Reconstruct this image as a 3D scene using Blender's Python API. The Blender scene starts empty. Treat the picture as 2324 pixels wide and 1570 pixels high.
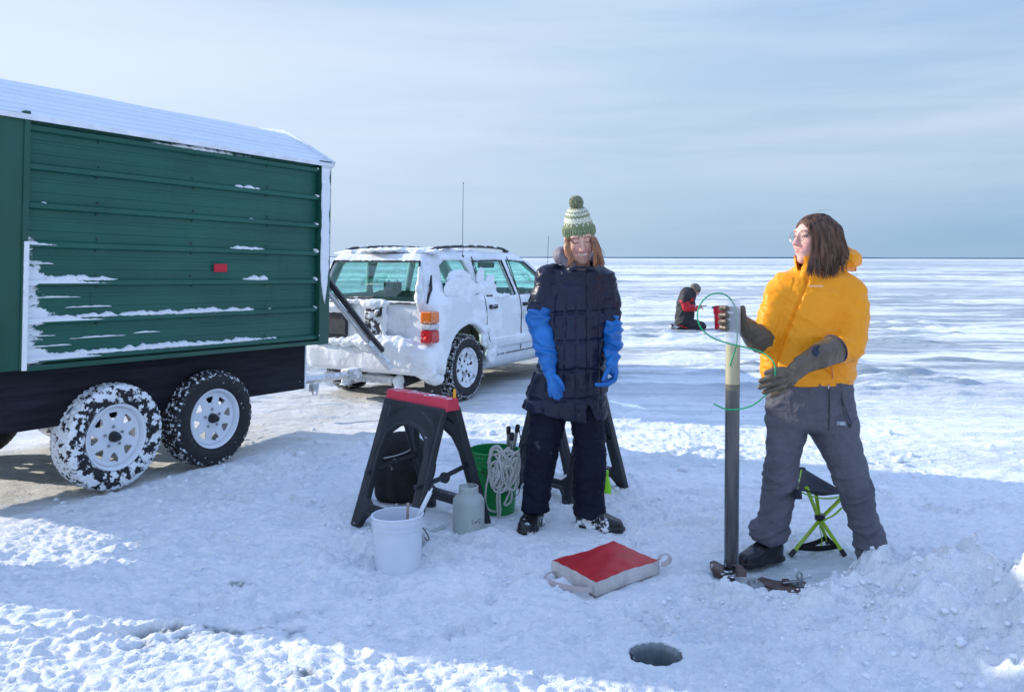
import bpy, math, random
import numpy as np
from mathutils import Vector, Matrix

# ------------------------------------------------------------------ camera, light, sky
S = bpy.context.scene
C = S.collection
R = math.radians
FPX, CX, HY, CAMH = 1946.0, 1162.0, 585.0, 1.45     # focal length, centre column and horizon row of the measured photo (2324 wide)
cd = bpy.data.cameras.new('camera'); cam = bpy.data.objects.new('camera', cd); C.objects.link(cam)
cam.location = (0, 0, CAMH); cam.rotation_euler = (R(90), R(-0.13), 0)
cd.sensor_width = 36; cd.lens = 36 * FPX / 2324; cd.shift_y = -(785 - HY) / 2324
cd.clip_start = 0.05; cd.clip_end = 20000
S.camera = cam
S.view_settings.view_transform = 'Standard'; S.view_settings.look = 'None'
S.view_settings.exposure = 0.34; S.view_settings.gamma = 1
S.cycles.max_bounces = 6; S.cycles.diffuse_bounces = 3; S.cycles.glossy_bounces = 3
S.cycles.transmission_bounces = 8; S.cycles.transparent_max_bounces = 12
S.cycles.sample_clamp_indirect = 4

SUN_EL = R(22.5)
SUN_DIR = Vector((-0.944, 0.330, 0)).normalized()    # horizontal direction towards the sun
sl = bpy.data.lights.new('sun', 'SUN'); sl.energy = 4.1; sl.angle = R(0.55); sl.color = (1.0, 0.92, 0.79)
so = bpy.data.objects.new('sun', sl); C.objects.link(so)
sv = Vector((SUN_DIR.x * math.cos(SUN_EL), SUN_DIR.y * math.cos(SUN_EL), math.sin(SUN_EL)))
so.rotation_euler = sv.to_track_quat('Z', 'Y').to_euler(); so.location = (0, 0, 30)

W = bpy.data.worlds.new('World'); S.world = W; W.use_nodes = True
nt = W.node_tree; nt.nodes.clear()
def N(t, **k):
    n = nt.nodes.new(t)
    for a, b in k.items(): setattr(n, a, b)
    return n
def L(a, b): nt.links.new(a, b)
def ramp(stops, fac, interp='EASE'):
    r = N('ShaderNodeValToRGB'); e = r.color_ramp; e.interpolation = interp
    while len(e.elements) < len(stops): e.elements.new(0.5)
    for el, (p, c) in zip(e.elements, stops):
        el.position = p; el.color = (*c, 1) if len(c) == 3 else c
    L(fac, r.inputs[0]); return r.outputs[0]
def math_(op, a, b=None, c=None):
    n = N('ShaderNodeMath', operation=op)
    for i, v in enumerate((a, b, c)):
        if v is None: continue
        if isinstance(v, (int, float)): n.inputs[i].default_value = v
        else: L(v, n.inputs[i])
    return n.outputs[0]
out = N('ShaderNodeOutputWorld')
tc = N('ShaderNodeTexCoord'); sep = N('ShaderNodeSeparateXYZ'); L(tc.outputs['Generated'], sep.inputs[0])
sky = N('ShaderNodeTexSky', sky_type='NISHITA'); sky.sun_disc = False
sky.sun_elevation = SUN_EL; sky.sun_rotation = math.atan2(SUN_DIR.x, SUN_DIR.y); sky.air_density = 1.0; sky.dust_density = 1.0
bg1 = N('ShaderNodeBackground'); L(sky.outputs[0], bg1.inputs[0]); bg1.inputs[1].default_value = 0.012
# thin veil of high cloud: pale towards the sun (left), bluer to the right and towards the zenith
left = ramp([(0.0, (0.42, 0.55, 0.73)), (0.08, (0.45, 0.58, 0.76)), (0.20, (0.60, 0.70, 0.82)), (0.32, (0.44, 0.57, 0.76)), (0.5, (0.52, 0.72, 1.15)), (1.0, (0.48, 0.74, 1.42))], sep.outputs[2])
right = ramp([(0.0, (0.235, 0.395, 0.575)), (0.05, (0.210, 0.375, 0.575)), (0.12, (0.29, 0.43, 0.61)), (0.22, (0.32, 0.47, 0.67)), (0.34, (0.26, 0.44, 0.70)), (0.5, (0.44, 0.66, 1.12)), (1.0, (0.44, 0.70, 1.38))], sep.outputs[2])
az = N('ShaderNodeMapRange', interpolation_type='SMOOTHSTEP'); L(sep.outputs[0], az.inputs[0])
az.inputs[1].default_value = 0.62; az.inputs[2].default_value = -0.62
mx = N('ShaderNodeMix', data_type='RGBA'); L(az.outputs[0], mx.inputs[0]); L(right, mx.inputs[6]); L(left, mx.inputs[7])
mp = N('ShaderNodeMapping'); L(tc.outputs['Generated'], mp.inputs[0]); mp.inputs['Scale'].default_value = (0.9, 0.9, 7.5); mp.inputs['Rotation'].default_value = (0.0, R(5), 0)
n1 = N('ShaderNodeTexNoise'); L(mp.outputs[0], n1.inputs[0]); n1.inputs['Scale'].default_value = 1.7; n1.inputs['Detail'].default_value = 6; n1.inputs['Roughness'].default_value = 0.48; n1.inputs['Distortion'].default_value = 0.35
mp2 = N('ShaderNodeMapping'); L(tc.outputs['Generated'], mp2.inputs[0]); mp2.inputs['Scale'].default_value = (2.2, 2.2, 26); mp2.inputs['Rotation'].default_value = (0.0, R(4), 0)
n2 = N('ShaderNodeTexNoise'); L(mp2.outputs[0], n2.inputs[0]); n2.inputs['Scale'].default_value = 1.6; n2.inputs['Detail'].default_value = 5; n2.inputs['Distortion'].default_value = 0.6
c1 = math_('MULTIPLY_ADD', n2.outputs[0], 0.35, n1.outputs[0])
cm = N('ShaderNodeMapRange', interpolation_type='SMOOTHSTEP'); L(c1, cm.inputs[0]); cm.inputs[1].default_value = 0.50; cm.inputs[2].default_value = 0.90; cm.inputs[3].default_value = 0.0; cm.inputs[4].default_value = 0.50
fade = N('ShaderNodeMapRange'); L(sep.outputs[2], fade.inputs[0]); fade.inputs[1].default_value = 0.02; fade.inputs[2].default_value = 0.14; fade.inputs[3].default_value = 0.25; fade.inputs[4].default_value = 1.0
cf = math_('MULTIPLY', cm.outputs[0], fade.outputs[0])
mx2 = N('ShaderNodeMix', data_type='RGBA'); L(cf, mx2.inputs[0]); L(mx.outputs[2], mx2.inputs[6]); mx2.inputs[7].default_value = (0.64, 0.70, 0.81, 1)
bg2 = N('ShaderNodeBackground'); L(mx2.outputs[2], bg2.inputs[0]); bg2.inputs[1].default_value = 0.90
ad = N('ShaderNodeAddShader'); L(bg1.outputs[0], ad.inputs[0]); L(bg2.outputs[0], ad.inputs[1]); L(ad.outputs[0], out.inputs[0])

# ------------------------------------------------------------------ small helpers
def at(px, py, Y):                                   # a measured point of the photo at its real distance Y
    return np.array([(px - CX) / FPX * Y, Y, CAMH - (py - HY) / FPX * Y])
def gp(px, py):                                      # a measured point lying on the ice
    Y = CAMH * FPX / (py - HY); return np.array([(px - CX) / FPX * Y, Y, 0.0])

_rs = np.random.RandomState(7)
PERM = np.tile(_rs.permutation(512), 3).astype(np.int32)
GR3 = _rs.normal(size=(512, 3)).astype(np.float32); GR3 /= np.linalg.norm(GR3, axis=1)[:, None]
def noise3(P):
    P = np.asarray(P, np.float32); I = np.floor(P).astype(np.int32); F = P - I
    U = F * F * F * (F * (F * 6 - 15) + 10); I &= 511
    r = 0
    for dx in (0, 1):
        wx = U[:, 0] if dx else 1 - U[:, 0]; hx = PERM[I[:, 0] + dx]
        for dy in (0, 1):
            wy = U[:, 1] if dy else 1 - U[:, 1]; hy = PERM[(hx + I[:, 1] + dy) & 1023]
            for dz in (0, 1):
                wz = U[:, 2] if dz else 1 - U[:, 2]; g = GR3[PERM[(hy + I[:, 2] + dz) & 1023]]
                r = r + wx * wy * wz * (g[:, 0] * (F[:, 0] - dx) + g[:, 1] * (F[:, 1] - dy) + g[:, 2] * (F[:, 2] - dz))
    return r * 1.6
def noise2(x, y, z=0.37):
    sh = np.shape(x); P = np.stack([np.ravel(x), np.ravel(y), np.full(np.size(x), z)], 1)
    return noise3(P).reshape(sh)
def fbm2(x, y, o=4, z=0.37, g=0.5):
    r = 0; a = 1; f = 1
    for i in range(o): r = r + a * noise2(x * f, y * f, z + i * 3.3); a *= g; f *= 2.03
    return r
def fbm3(P, o=3, g=0.5):
    r = 0; a = 1; f = 1
    for i in range(o): r = r + a * noise3(P * f + i * 7.7); a *= g; f *= 2.03
    return r
def sst(a, b, x): t = np.clip((x - a) / (b - a), 0, 1); return t * t * (3 - 2 * t)

# ------------------------------------------------------------------ materials
MATS = {}
def newmat(name):
    global nt
    m = bpy.data.materials.new(name); m.use_nodes = True; nt = m.node_tree; nt.nodes.clear(); return m
def col(c): return (*c, 1) if len(c) == 3 else c
def mat(name, c, rough=0.6, metal=0.0, var=0.12, vs=12, bump=0.0, bs=60, spec=0.5, snow=None, snow_scale=8, snow_attr=0, stretch=(1, 1, 1), c2=None, trans=0.0, alpha=1.0, emit=None, sheen=0, subs=0, rr=0.0, attr=None, ior=1.45, coat=0, bump_d=0.02):
    """procedural paint / cloth / plastic; snow=(lo, hi, up) lays a broken crust of snow where noise allows it"""
    m = newmat(name)
    o = N('ShaderNodeOutputMaterial'); b = N('ShaderNodeBsdfPrincipled'); L(b.outputs[0], o.inputs[0])
    tc = N('ShaderNodeTexCoord'); mp = N('ShaderNodeMapping'); L(tc.outputs['Object'], mp.inputs[0]); mp.inputs['Scale'].default_value = stretch
    n = N('ShaderNodeTexNoise'); L(mp.outputs[0], n.inputs[0]); n.inputs['Scale'].default_value = vs; n.inputs['Detail'].default_value = 5
    c2 = c2 or tuple(min(1, v * (1 + var) + 0.01 * var) for v in c); c1 = tuple(v * (1 - var) for v in c)
    r = ramp([(0.3, c1), (0.7, c2)], n.outputs[0], 'LINEAR'); base = r
    if attr:
        a = N('ShaderNodeAttribute', attribute_name=attr)
        mm = N('ShaderNodeMix', data_type='RGBA', blend_type='MULTIPLY'); mm.inputs[0].default_value = 1; L(r, mm.inputs[6]); L(a.outputs['Color'], mm.inputs[7]); base = mm.outputs[2]
    h = None
    if bump:
        n2 = N('ShaderNodeTexNoise'); L(mp.outputs[0], n2.inputs[0]); n2.inputs['Scale'].default_value = bs; n2.inputs['Detail'].default_value = 4
        h = math_('MULTIPLY', n2.outputs[0], bump)
    ro = rough
    if rr:
        ro = math_('MULTIPLY_ADD', n.outputs[0], rr, rough - rr / 2)
    if snow:
        lo, hi, up = snow
        n3 = N('ShaderNodeTexNoise'); L(tc.outputs['Object'], n3.inputs[0]); n3.inputs['Scale'].default_value = snow_scale; n3.inputs['Detail'].default_value = 8; n3.inputs['Roughness'].default_value = 0.62
        g = N('ShaderNodeNewGeometry'); sp = N('ShaderNodeSeparateXYZ'); L(g.outputs['Normal'], sp.inputs[0])
        v = math_('MULTIPLY_ADD', sp.outputs[2], up, n3.outputs[0])
        if snow_attr:
            sa = N('ShaderNodeAttribute', attribute_name='snowy'); v = math_('MULTIPLY_ADD', sa.outputs['Fac'], snow_attr, v)
        mr = N('ShaderNodeMapRange'); L(v, mr.inputs[0]); mr.inputs[1].default_value = lo; mr.inputs[2].default_value = hi
        mm = N('ShaderNodeMix', data_type='RGBA'); L(mr.outputs[0], mm.inputs[0])
        if isinstance(base, tuple): mm.inputs[6].default_value = col(base)
        else: L(base, mm.inputs[6])
        mm.inputs[7].default_value = (0.84, 0.87, 0.90, 1); base = mm.outputs[2]
        ro = math_('MULTIPLY_ADD', mr.outputs[0], 0.9 - rough, ro)
        n4 = N('ShaderNodeTexNoise'); L(tc.outputs['Object'], n4.inputs[0]); n4.inputs['Scale'].default_value = 90; n4.inputs['Detail'].default_value = 3
        hh = math_('MULTIPLY', mr.outputs[0], math_('MULTIPLY_ADD', n4.outputs[0], 0.5, 1.0))
        h = math_('ADD', hh, h) if h is not None else hh
    L(base, b.inputs['Base Color'])
    if isinstance(ro, (int, float)): b.inputs['Roughness'].default_value = ro
    else: L(ro, b.inputs['Roughness'])
    b.inputs['Metallic'].default_value = metal; b.inputs['Specular IOR Level'].default_value = spec
    b.inputs['Transmission Weight'].default_value = trans; b.inputs['IOR'].default_value = ior; b.inputs['Alpha'].default_value = alpha
    b.inputs['Coat Weight'].default_value = coat
    if sheen: b.inputs['Sheen Weight'].default_value = sheen
    if subs:
        b.inputs['Subsurface Weight'].default_value = subs; b.inputs['Subsurface Radius'].default_value = (1, 0.4, 0.25); b.inputs['Subsurface Scale'].default_value = 0.01
    if emit: b.inputs['Emission Color'].default_value = col(emit[0]); b.inputs['Emission Strength'].default_value = emit[1]
    if h is not None:
        bp = N('ShaderNodeBump'); bp.inputs['Distance'].default_value = bump_d; bp.inputs['Strength'].default_value = 0.6; L(h, bp.inputs['Height']); L(bp.outputs[0], b.inputs['Normal'])
    MATS[name] = m; return m

# ------------------------------------------------------------------ mesh helpers
def tag(o, label=None, cat=None, group=None, kind=None):
    for k, v in (('label', label), ('category', cat), ('group', group), ('kind', kind)):
        if v: o[k] = v
    return o
def thing(name, label, cat, loc=(0, 0, 0), rot=(0, 0, 0), group=None):
    o = bpy.data.objects.new(name, None); C.objects.link(o); o.location = loc; o.rotation_euler = rot; o.empty_display_size = 0.2
    return tag(o, label, cat, group)
def root_of(o):
    while o.parent: o = o.parent
    return o
def mesh(name, V, F, m, parent=None, smooth=True, world=False, attr=None):
    """V (n,3), F list of faces or (n,4) array. world=True: V is in world space and the parent root is unrotated"""
    V = np.array(V, np.float32)
    if world and parent is not None: V = V - np.array(root_of(parent).location, np.float32)
    me = bpy.data.meshes.new(name)
    if isinstance(F, np.ndarray):
        k = F.shape[1]; me.vertices.add(len(V)); me.vertices.foreach_set('co', V.ravel())
        me.loops.add(F.size); me.loops.foreach_set('vertex_index', F.ravel().astype(np.int32))
        me.polygons.add(len(F)); me.polygons.foreach_set('loop_start', np.arange(0, F.size, k, dtype=np.int32)); me.polygons.foreach_set('loop_total', np.full(len(F), k, np.int32))
        me.update(calc_edges=True)
    else: me.from_pydata([tuple(v) for v in V.tolist()], [], F)
    if smooth: me.polygons.foreach_set('use_smooth', np.ones(len(me.polygons), bool))
    if attr:
        for nm, A in attr.items():
            ca = me.color_attributes.new(nm, 'FLOAT_COLOR', 'POINT')
            A = np.asarray(A, np.float32)
            if A.shape[1] == 3: A = np.hstack([A, np.ones((len(A), 1), np.float32)])
            ca.data.foreach_set('color', A.ravel())
    me.materials.append(m if not isinstance(m, str) else MATS[m]); me.validate(); me.update()
    o = bpy.data.objects.new(name, me); C.objects.link(o)
    if parent is not None: o.parent = parent
    return o
def nrm(v): v = np.array(v, float); return v / (np.linalg.norm(v) + 1e-12)

class MB:
    """collects shapes into one mesh"""
    def __init__(s): s.V = []; s.F = []; s.n = 0; s.bev = 0
    def add(s, V, F):
        s.V.append(np.array(V, float)); s.F += [[i + s.n for i in f] for f in F]; s.n += len(V); return s
    def box(s, c, d, rot=None, taper=1.0, ty=None):
        a, b, e = d[0] / 2, d[1] / 2, d[2] / 2; ty = taper if ty is None else ty
        V = np.array([(x * (taper if z > 0 else 1), y * (ty if z > 0 else 1), z) for x in (-a, a) for y in (-b, b) for z in (-e, e)])
        if rot is not None: V = V @ np.array(rot).T
        return s.add(V + np.array(c), [(0, 1, 3, 2), (4, 6, 7, 5), (0, 4, 5, 1), (2, 3, 7, 6), (0, 2, 6, 4), (1, 5, 7, 3)])
    def tube(s, pts, r, n=10, closed=False, cap=True, flat=None, up=(0, 0, 1)):
        P = np.array(pts, float); m = len(P); rr = np.broadcast_to(np.array(r, float), (m,)) if np.ndim(r) else np.full(m, float(r))
        T = np.gradient(P, axis=0) if not closed else np.roll(P, -1, 0) - np.roll(P, 1, 0)
        T /= np.linalg.norm(T, axis=1)[:, None] + 1e-12
        u = nrm(np.cross(T[0], up)) if abs(np.dot(T[0], up)) < 0.95 else nrm(np.cross(T[0], (1, 0, 0)))
        V = []
        for i in range(m):
            u = u - T[i] * np.dot(u, T[i]); u = nrm(u); w = np.cross(T[i], u)
            for k in range(n):
                a = 2 * math.pi * k / n; f = 1 if flat is None else flat
                V.append(P[i] + rr[i] * (math.cos(a) * u + math.sin(a) * f * w))
        F = []
        for i in range(m if closed else m - 1):
            j = (i + 1) % m
            for k in range(n): F.append((i * n + k, i * n + (k + 1) % n, j * n + (k + 1) % n, j * n + k))
        if cap and not closed: F.append(tuple(range(n))[::-1]); F.append(tuple((m - 1) * n + k for k in range(n)))
        return s.add(V, F)
    def lathe(s, prof, c=(0, 0, 0), n=40, axis=(0, 0, 1), cap=False, ang=(0, 2 * math.pi)):
        ax = nrm(axis); u = nrm(np.cross(ax, (0, 1, 0))) if abs(ax[1]) < 0.9 else nrm(np.cross(ax, (1, 0, 0))); w = np.cross(ax, u)
        V = [np.array(c) + r * (math.cos(2 * math.pi * k / n) * u + math.sin(2 * math.pi * k / n) * w) + z * ax for r, z in prof for k in range(n)]
        F = [(i * n + k, i * n + (k + 1) % n, (i + 1) * n + (k + 1) % n, (i + 1) * n + k) for i in range(len(prof) - 1) for k in range(n)]
        if cap: F.append(tuple((len(prof) - 1) * n + k for k in range(n))); F.append(tuple(range(n))[::-1])
        return s.add(V, F)
    def prism(s, poly, frame, t):
        """2-D polygon in frame (origin, u, v) thickened by t along the frame normal"""
        o, u, v = [np.array(q, float) for q in frame]; w = nrm(np.cross(u, v)) * t; k = len(poly)
        V = [o + a * u + b * v for a, b in poly] + [o + a * u + b * v + w for a, b in poly]
        F = [tuple(range(k))[::-1], tuple(range(k, 2 * k))] + [(i, (i + 1) % k, k + (i + 1) % k, k + i) for i in range(k)]
        return s.add(V, F)
    def build(s, name, m, parent=None, smooth=False, world=False, bevel=0, seg=2):
        o = mesh(name, np.vstack(s.V), s.F, m, parent, smooth, world)
        me = o.data
        if bevel:
            md = o.modifiers.new('bevel', 'BEVEL'); md.width = bevel; md.segments = seg; md.limit_method = 'ANGLE'; md.angle_limit = R(35)
        if smooth and not bevel: 
            try: me.set_sharp_from_angle(angle=R(38))
            except Exception: pass
        return o
def smooth_path(pts, n=8):
    P = [np.array(p, float) for p in pts]; P = [2 * P[0] - P[1]] + P + [2 * P[-1] - P[-2]]; o = []
    for i in range(1, len(P) - 2):
        for k in range(n):
            t = k / n; a, b, c, d = P[i - 1:i + 3]
            o.append(0.5 * ((2 * b) + (-a + c) * t + (2 * a - 5 * b + 4 * c - d) * t * t + (-a + 3 * b - 3 * c + d) * t ** 3))
    o.append(P[-2]); return o
def text_mesh(txt, size, name='lettering'):
    cu = bpy.data.curves.new(name, 'FONT'); cu.body = txt; cu.size = size; cu.align_x = 'CENTER'; cu.align_y = 'CENTER'; cu.resolution_u = 2
    o = bpy.data.objects.new(name, cu); C.objects.link(o); dg = bpy.context.evaluated_depsgraph_get()
    me = bpy.data.meshes.new_from_object(o.evaluated_get(dg)); V = np.array([v.co[:] for v in me.vertices]); F = [tuple(p.vertices) for p in me.polygons]
    bpy.data.objects.remove(o); bpy.data.curves.remove(cu); bpy.data.meshes.remove(me); return V, F

# ------------------------------------------------------------------ signed-distance modelling (one continuous surface)
def cap(P, a, b, ra, rb=None):
    rb = ra if rb is None else rb; a = np.array(a, np.float32); b = np.array(b, np.float32); ba = b - a; pa = P - a
    t = np.clip(pa @ ba / (ba @ ba + 1e-9), 0, 1); q = pa - t[:, None] * ba
    return np.sqrt((q * q).sum(1)) - (ra + (rb - ra) * t)
def chain(P, pts, rs, k=0.0):
    d = None
    for i in range(len(pts) - 1):
        e = cap(P, pts[i], pts[i + 1], rs[i], rs[i + 1]); d = e if d is None else (smin(d, e, k) if k else np.minimum(d, e))
    return d
def ell(P, c, r, M=None):
    q = P - np.array(c, np.float32)
    if M is not None: q = q @ np.array(M, np.float32)
    r = np.array(r, np.float32); k0 = np.sqrt(((q / r) ** 2).sum(1)); k1 = np.sqrt(((q / (r * r)) ** 2).sum(1)) + 1e-6
    return k0 * (k0 - 1) / k1
def smin(a, b, k): h = np.clip(0.5 + 0.5 * (b - a) / k, 0, 1); return b * (1 - h) + a * h - k * h * (1 - h)
def smax(a, b, k): return -smin(-a, -b, k)
def stack(P, rows, yaw=0.0, top=None, bot=None, k=0.02, pw=2.0):
    """stacked ellipses: rows of (z, cx, cy, rx, ry)"""
    r = np.array(sorted(rows), np.float32); z = P[:, 2]; g = [np.interp(z, r[:, 0], r[:, i]) for i in (1, 2, 3, 4)]
    x = P[:, 0] - g[0]; y = P[:, 1] - g[1]; c, s = math.cos(yaw), math.sin(yaw); x, y = c * x + s * y, -s * x + c * y
    if pw == 2.0: e = np.sqrt((x / g[2]) ** 2 + (y / g[3]) ** 2)
    else: e = ((np.abs(x / g[2])) ** pw + (np.abs(y / g[3])) ** pw) ** (1 / pw)
    d = (e - 1) * np.minimum(g[2], g[3])
    d = smax(d, z - (top if top is not None else r[-1, 0]), k); return smax(d, (bot if bot is not None else r[0, 0]) - z, k)
def rbox(P, c, d, r=0.02, M=None):
    q = P - np.array(c, np.float32)
    if M is not None: q = q @ np.array(M, np.float32)
    q = np.abs(q) - (np.array(d, np.float32) / 2 - r); return np.sqrt((np.maximum(q, 0) ** 2).sum(1)) + np.minimum(q.max(1), 0) - r
def surf(f, lo, hi, h, slack=2.2):
    """surface nets over a block-sparse grid; returns V, F, N"""
    lo = np.array(lo, float); n = np.ceil((np.array(hi) - lo) / h).astype(int) + 2; B = 8
    nb = -(-n // B); n = nb * B
    ax = [lo[i] + h * np.arange(n[i]) for i in range(3)]
    cc = [lo[i] + h * (np.arange(nb[i]) * B + (B - 1) / 2) for i in range(3)]
    G = np.stack(np.meshgrid(*cc, indexing='ij'), -1).reshape(-1, 3).astype(np.float32)
    dc = f(G); D = np.repeat(np.repeat(np.repeat(np.where(dc < 0, -1.0, 1.0).astype(np.float32).reshape(nb), B, 0), B, 1), B, 2)
    act = np.where(np.abs(dc) < slack * h * B * 0.87)[0]
    loc = np.stack(np.meshgrid(*[np.arange(B)] * 3, indexing='ij'), -1).reshape(-1, 3)
    bi = np.stack(np.unravel_index(act, nb), 1) * B
    for s in range(0, len(act), 1500):
        idx = (bi[s:s + 1500, None, :] + loc[None]).reshape(-1, 3)
        d = f((lo + h * idx).astype(np.float32)); D[idx[:, 0], idx[:, 1], idx[:, 2]] = d
    Sg = D < 0; c = np.zeros(np.array(D.shape) - 1, np.int8)
    for i in (0, 1):
        for j in (0, 1):
            for k in (0, 1): c += Sg[i:n[0] - 1 + i, j:n[1] - 1 + j, k:n[2] - 1 + k]
    ci = np.stack(np.where((c > 0) & (c < 8)), 1); vid = np.full(c.shape, -1, np.int32); vid[ci[:, 0], ci[:, 1], ci[:, 2]] = np.arange(len(ci))
    acc = np.zeros((len(ci), 3)); cnt = np.zeros(len(ci)); off = [(i, j, k) for i in (0, 1) for j in (0, 1) for k in (0, 1)]
    for a in off:
        for b in off:
            if sum(b) - sum(a) != 1 or any(y < x for x, y in zip(a, b)): continue
            da = D[ci[:, 0] + a[0], ci[:, 1] + a[1], ci[:, 2] + a[2]]; db = D[ci[:, 0] + b[0], ci[:, 1] + b[1], ci[:, 2] + b[2]]
            m = (da < 0) != (db < 0); t = np.where(m, da / (da - db + 1e-12), 0)
            acc += np.where(m[:, None], np.array(a) + t[:, None] * (np.array(b) - np.array(a)), 0); cnt += m
    V = lo + h * (ci + acc / cnt[:, None])
    F = []
    for axn in range(3):
        u, v = [(1, 2), (2, 0), (0, 1)][axn]; sl0 = [slice(1, n[i] - 1) for i in range(3)]; sl0[axn] = slice(0, n[axn] - 1)
        sl1 = list(sl0); sl1[axn] = slice(1, n[axn]); A = Sg[tuple(sl0)]; Bq = Sg[tuple(sl1)]
        for flip, M in ((False, A & ~Bq), (True, ~A & Bq)):
            e = np.stack(np.where(M), 1) + [s.start for s in sl0]
            if not len(e): continue
            du = np.eye(3, dtype=int)[u]; dv = np.eye(3, dtype=int)[v]
            q = [e - du - dv, e - dv, e, e - du]
            ok = np.all([(k >= 0).all(1) & (k < np.array(c.shape)).all(1) for k in q], 0)
            ids = np.stack([vid[tuple(k[ok].T)] for k in q], 1)
            F.append(ids[:, ::-1] if flip else ids)
    F = np.vstack(F); F = F[(F >= 0).all(1)]
    return V.astype(np.float32), F
def grad(f, V, e=0.003):
    G = np.stack([f((V + e * d).astype(np.float32)) - f((V - e * d).astype(np.float32)) for d in np.eye(3)], 1); return G / (np.linalg.norm(G, axis=1)[:, None] + 1e-9)
def solid(name, f, lo, hi, h, m, parent=None, disp=None, world=True, attr=None, slack=2.2):
    V, F = surf(f, lo, hi, h, slack)
    if disp is not None: V = V + grad(f, V) * disp(V)[:, None]
    return mesh(name, V, F, m, parent, True, world, attr(V) if attr else None)
# ------------------------------------------------------------------ the ice: one sheet to the horizon
def bump_at(x, y, cx, cy, rx, ry, a=0.0):
    c, s = math.cos(a), math.sin(a); u = ((x - cx) * c + (y - cy) * s) / rx; v = (-(x - cx) * s + (y - cy) * c) / ry
    return np.exp(-(u * u + v * v))
HOLE = (0.528, 3.135, 0.079)
PIT = (1.24, 3.93)
_pr = random.Random(21); PRINTS = []
for x0, y0, a0, n_ in ((-1.6, 5.2, -0.6, 8), (-0.3, 4.25, -0.45, 5), (-1.5, 3.4, 0.25, 7), (0.9, 4.75, 0.5, 6), (0.75, 3.15, 1.9, 4), (-0.2, 3.4, 0.9, 6), (-0.9, 6.4, 0.0, 8), (1.2, 5.4, -0.3, 6), (-1.9, 4.4, -0.2, 6)):
    for k in range(n_):
        PRINTS.append((x0 + 0.33 * k * math.cos(a0) + _pr.uniform(-.04, .04) - (0.09 if k % 2 else -0.09) * math.sin(a0), y0 + 0.33 * k * math.sin(a0) + (0.09 if k % 2 else -0.09) * math.cos(a0), a0 + _pr.uniform(-0.3, 0.3)))
PRINTS = [p for p in PRINTS if not (abs(p[0] - 0.44) < 0.35 and abs(p[1] - 3.92) < 0.35) and math.hypot(p[0] - 0.528, p[1] - 3.135) > 0.22 and not (p[0] > 0.85 and p[1] < 4.3)]
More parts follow.
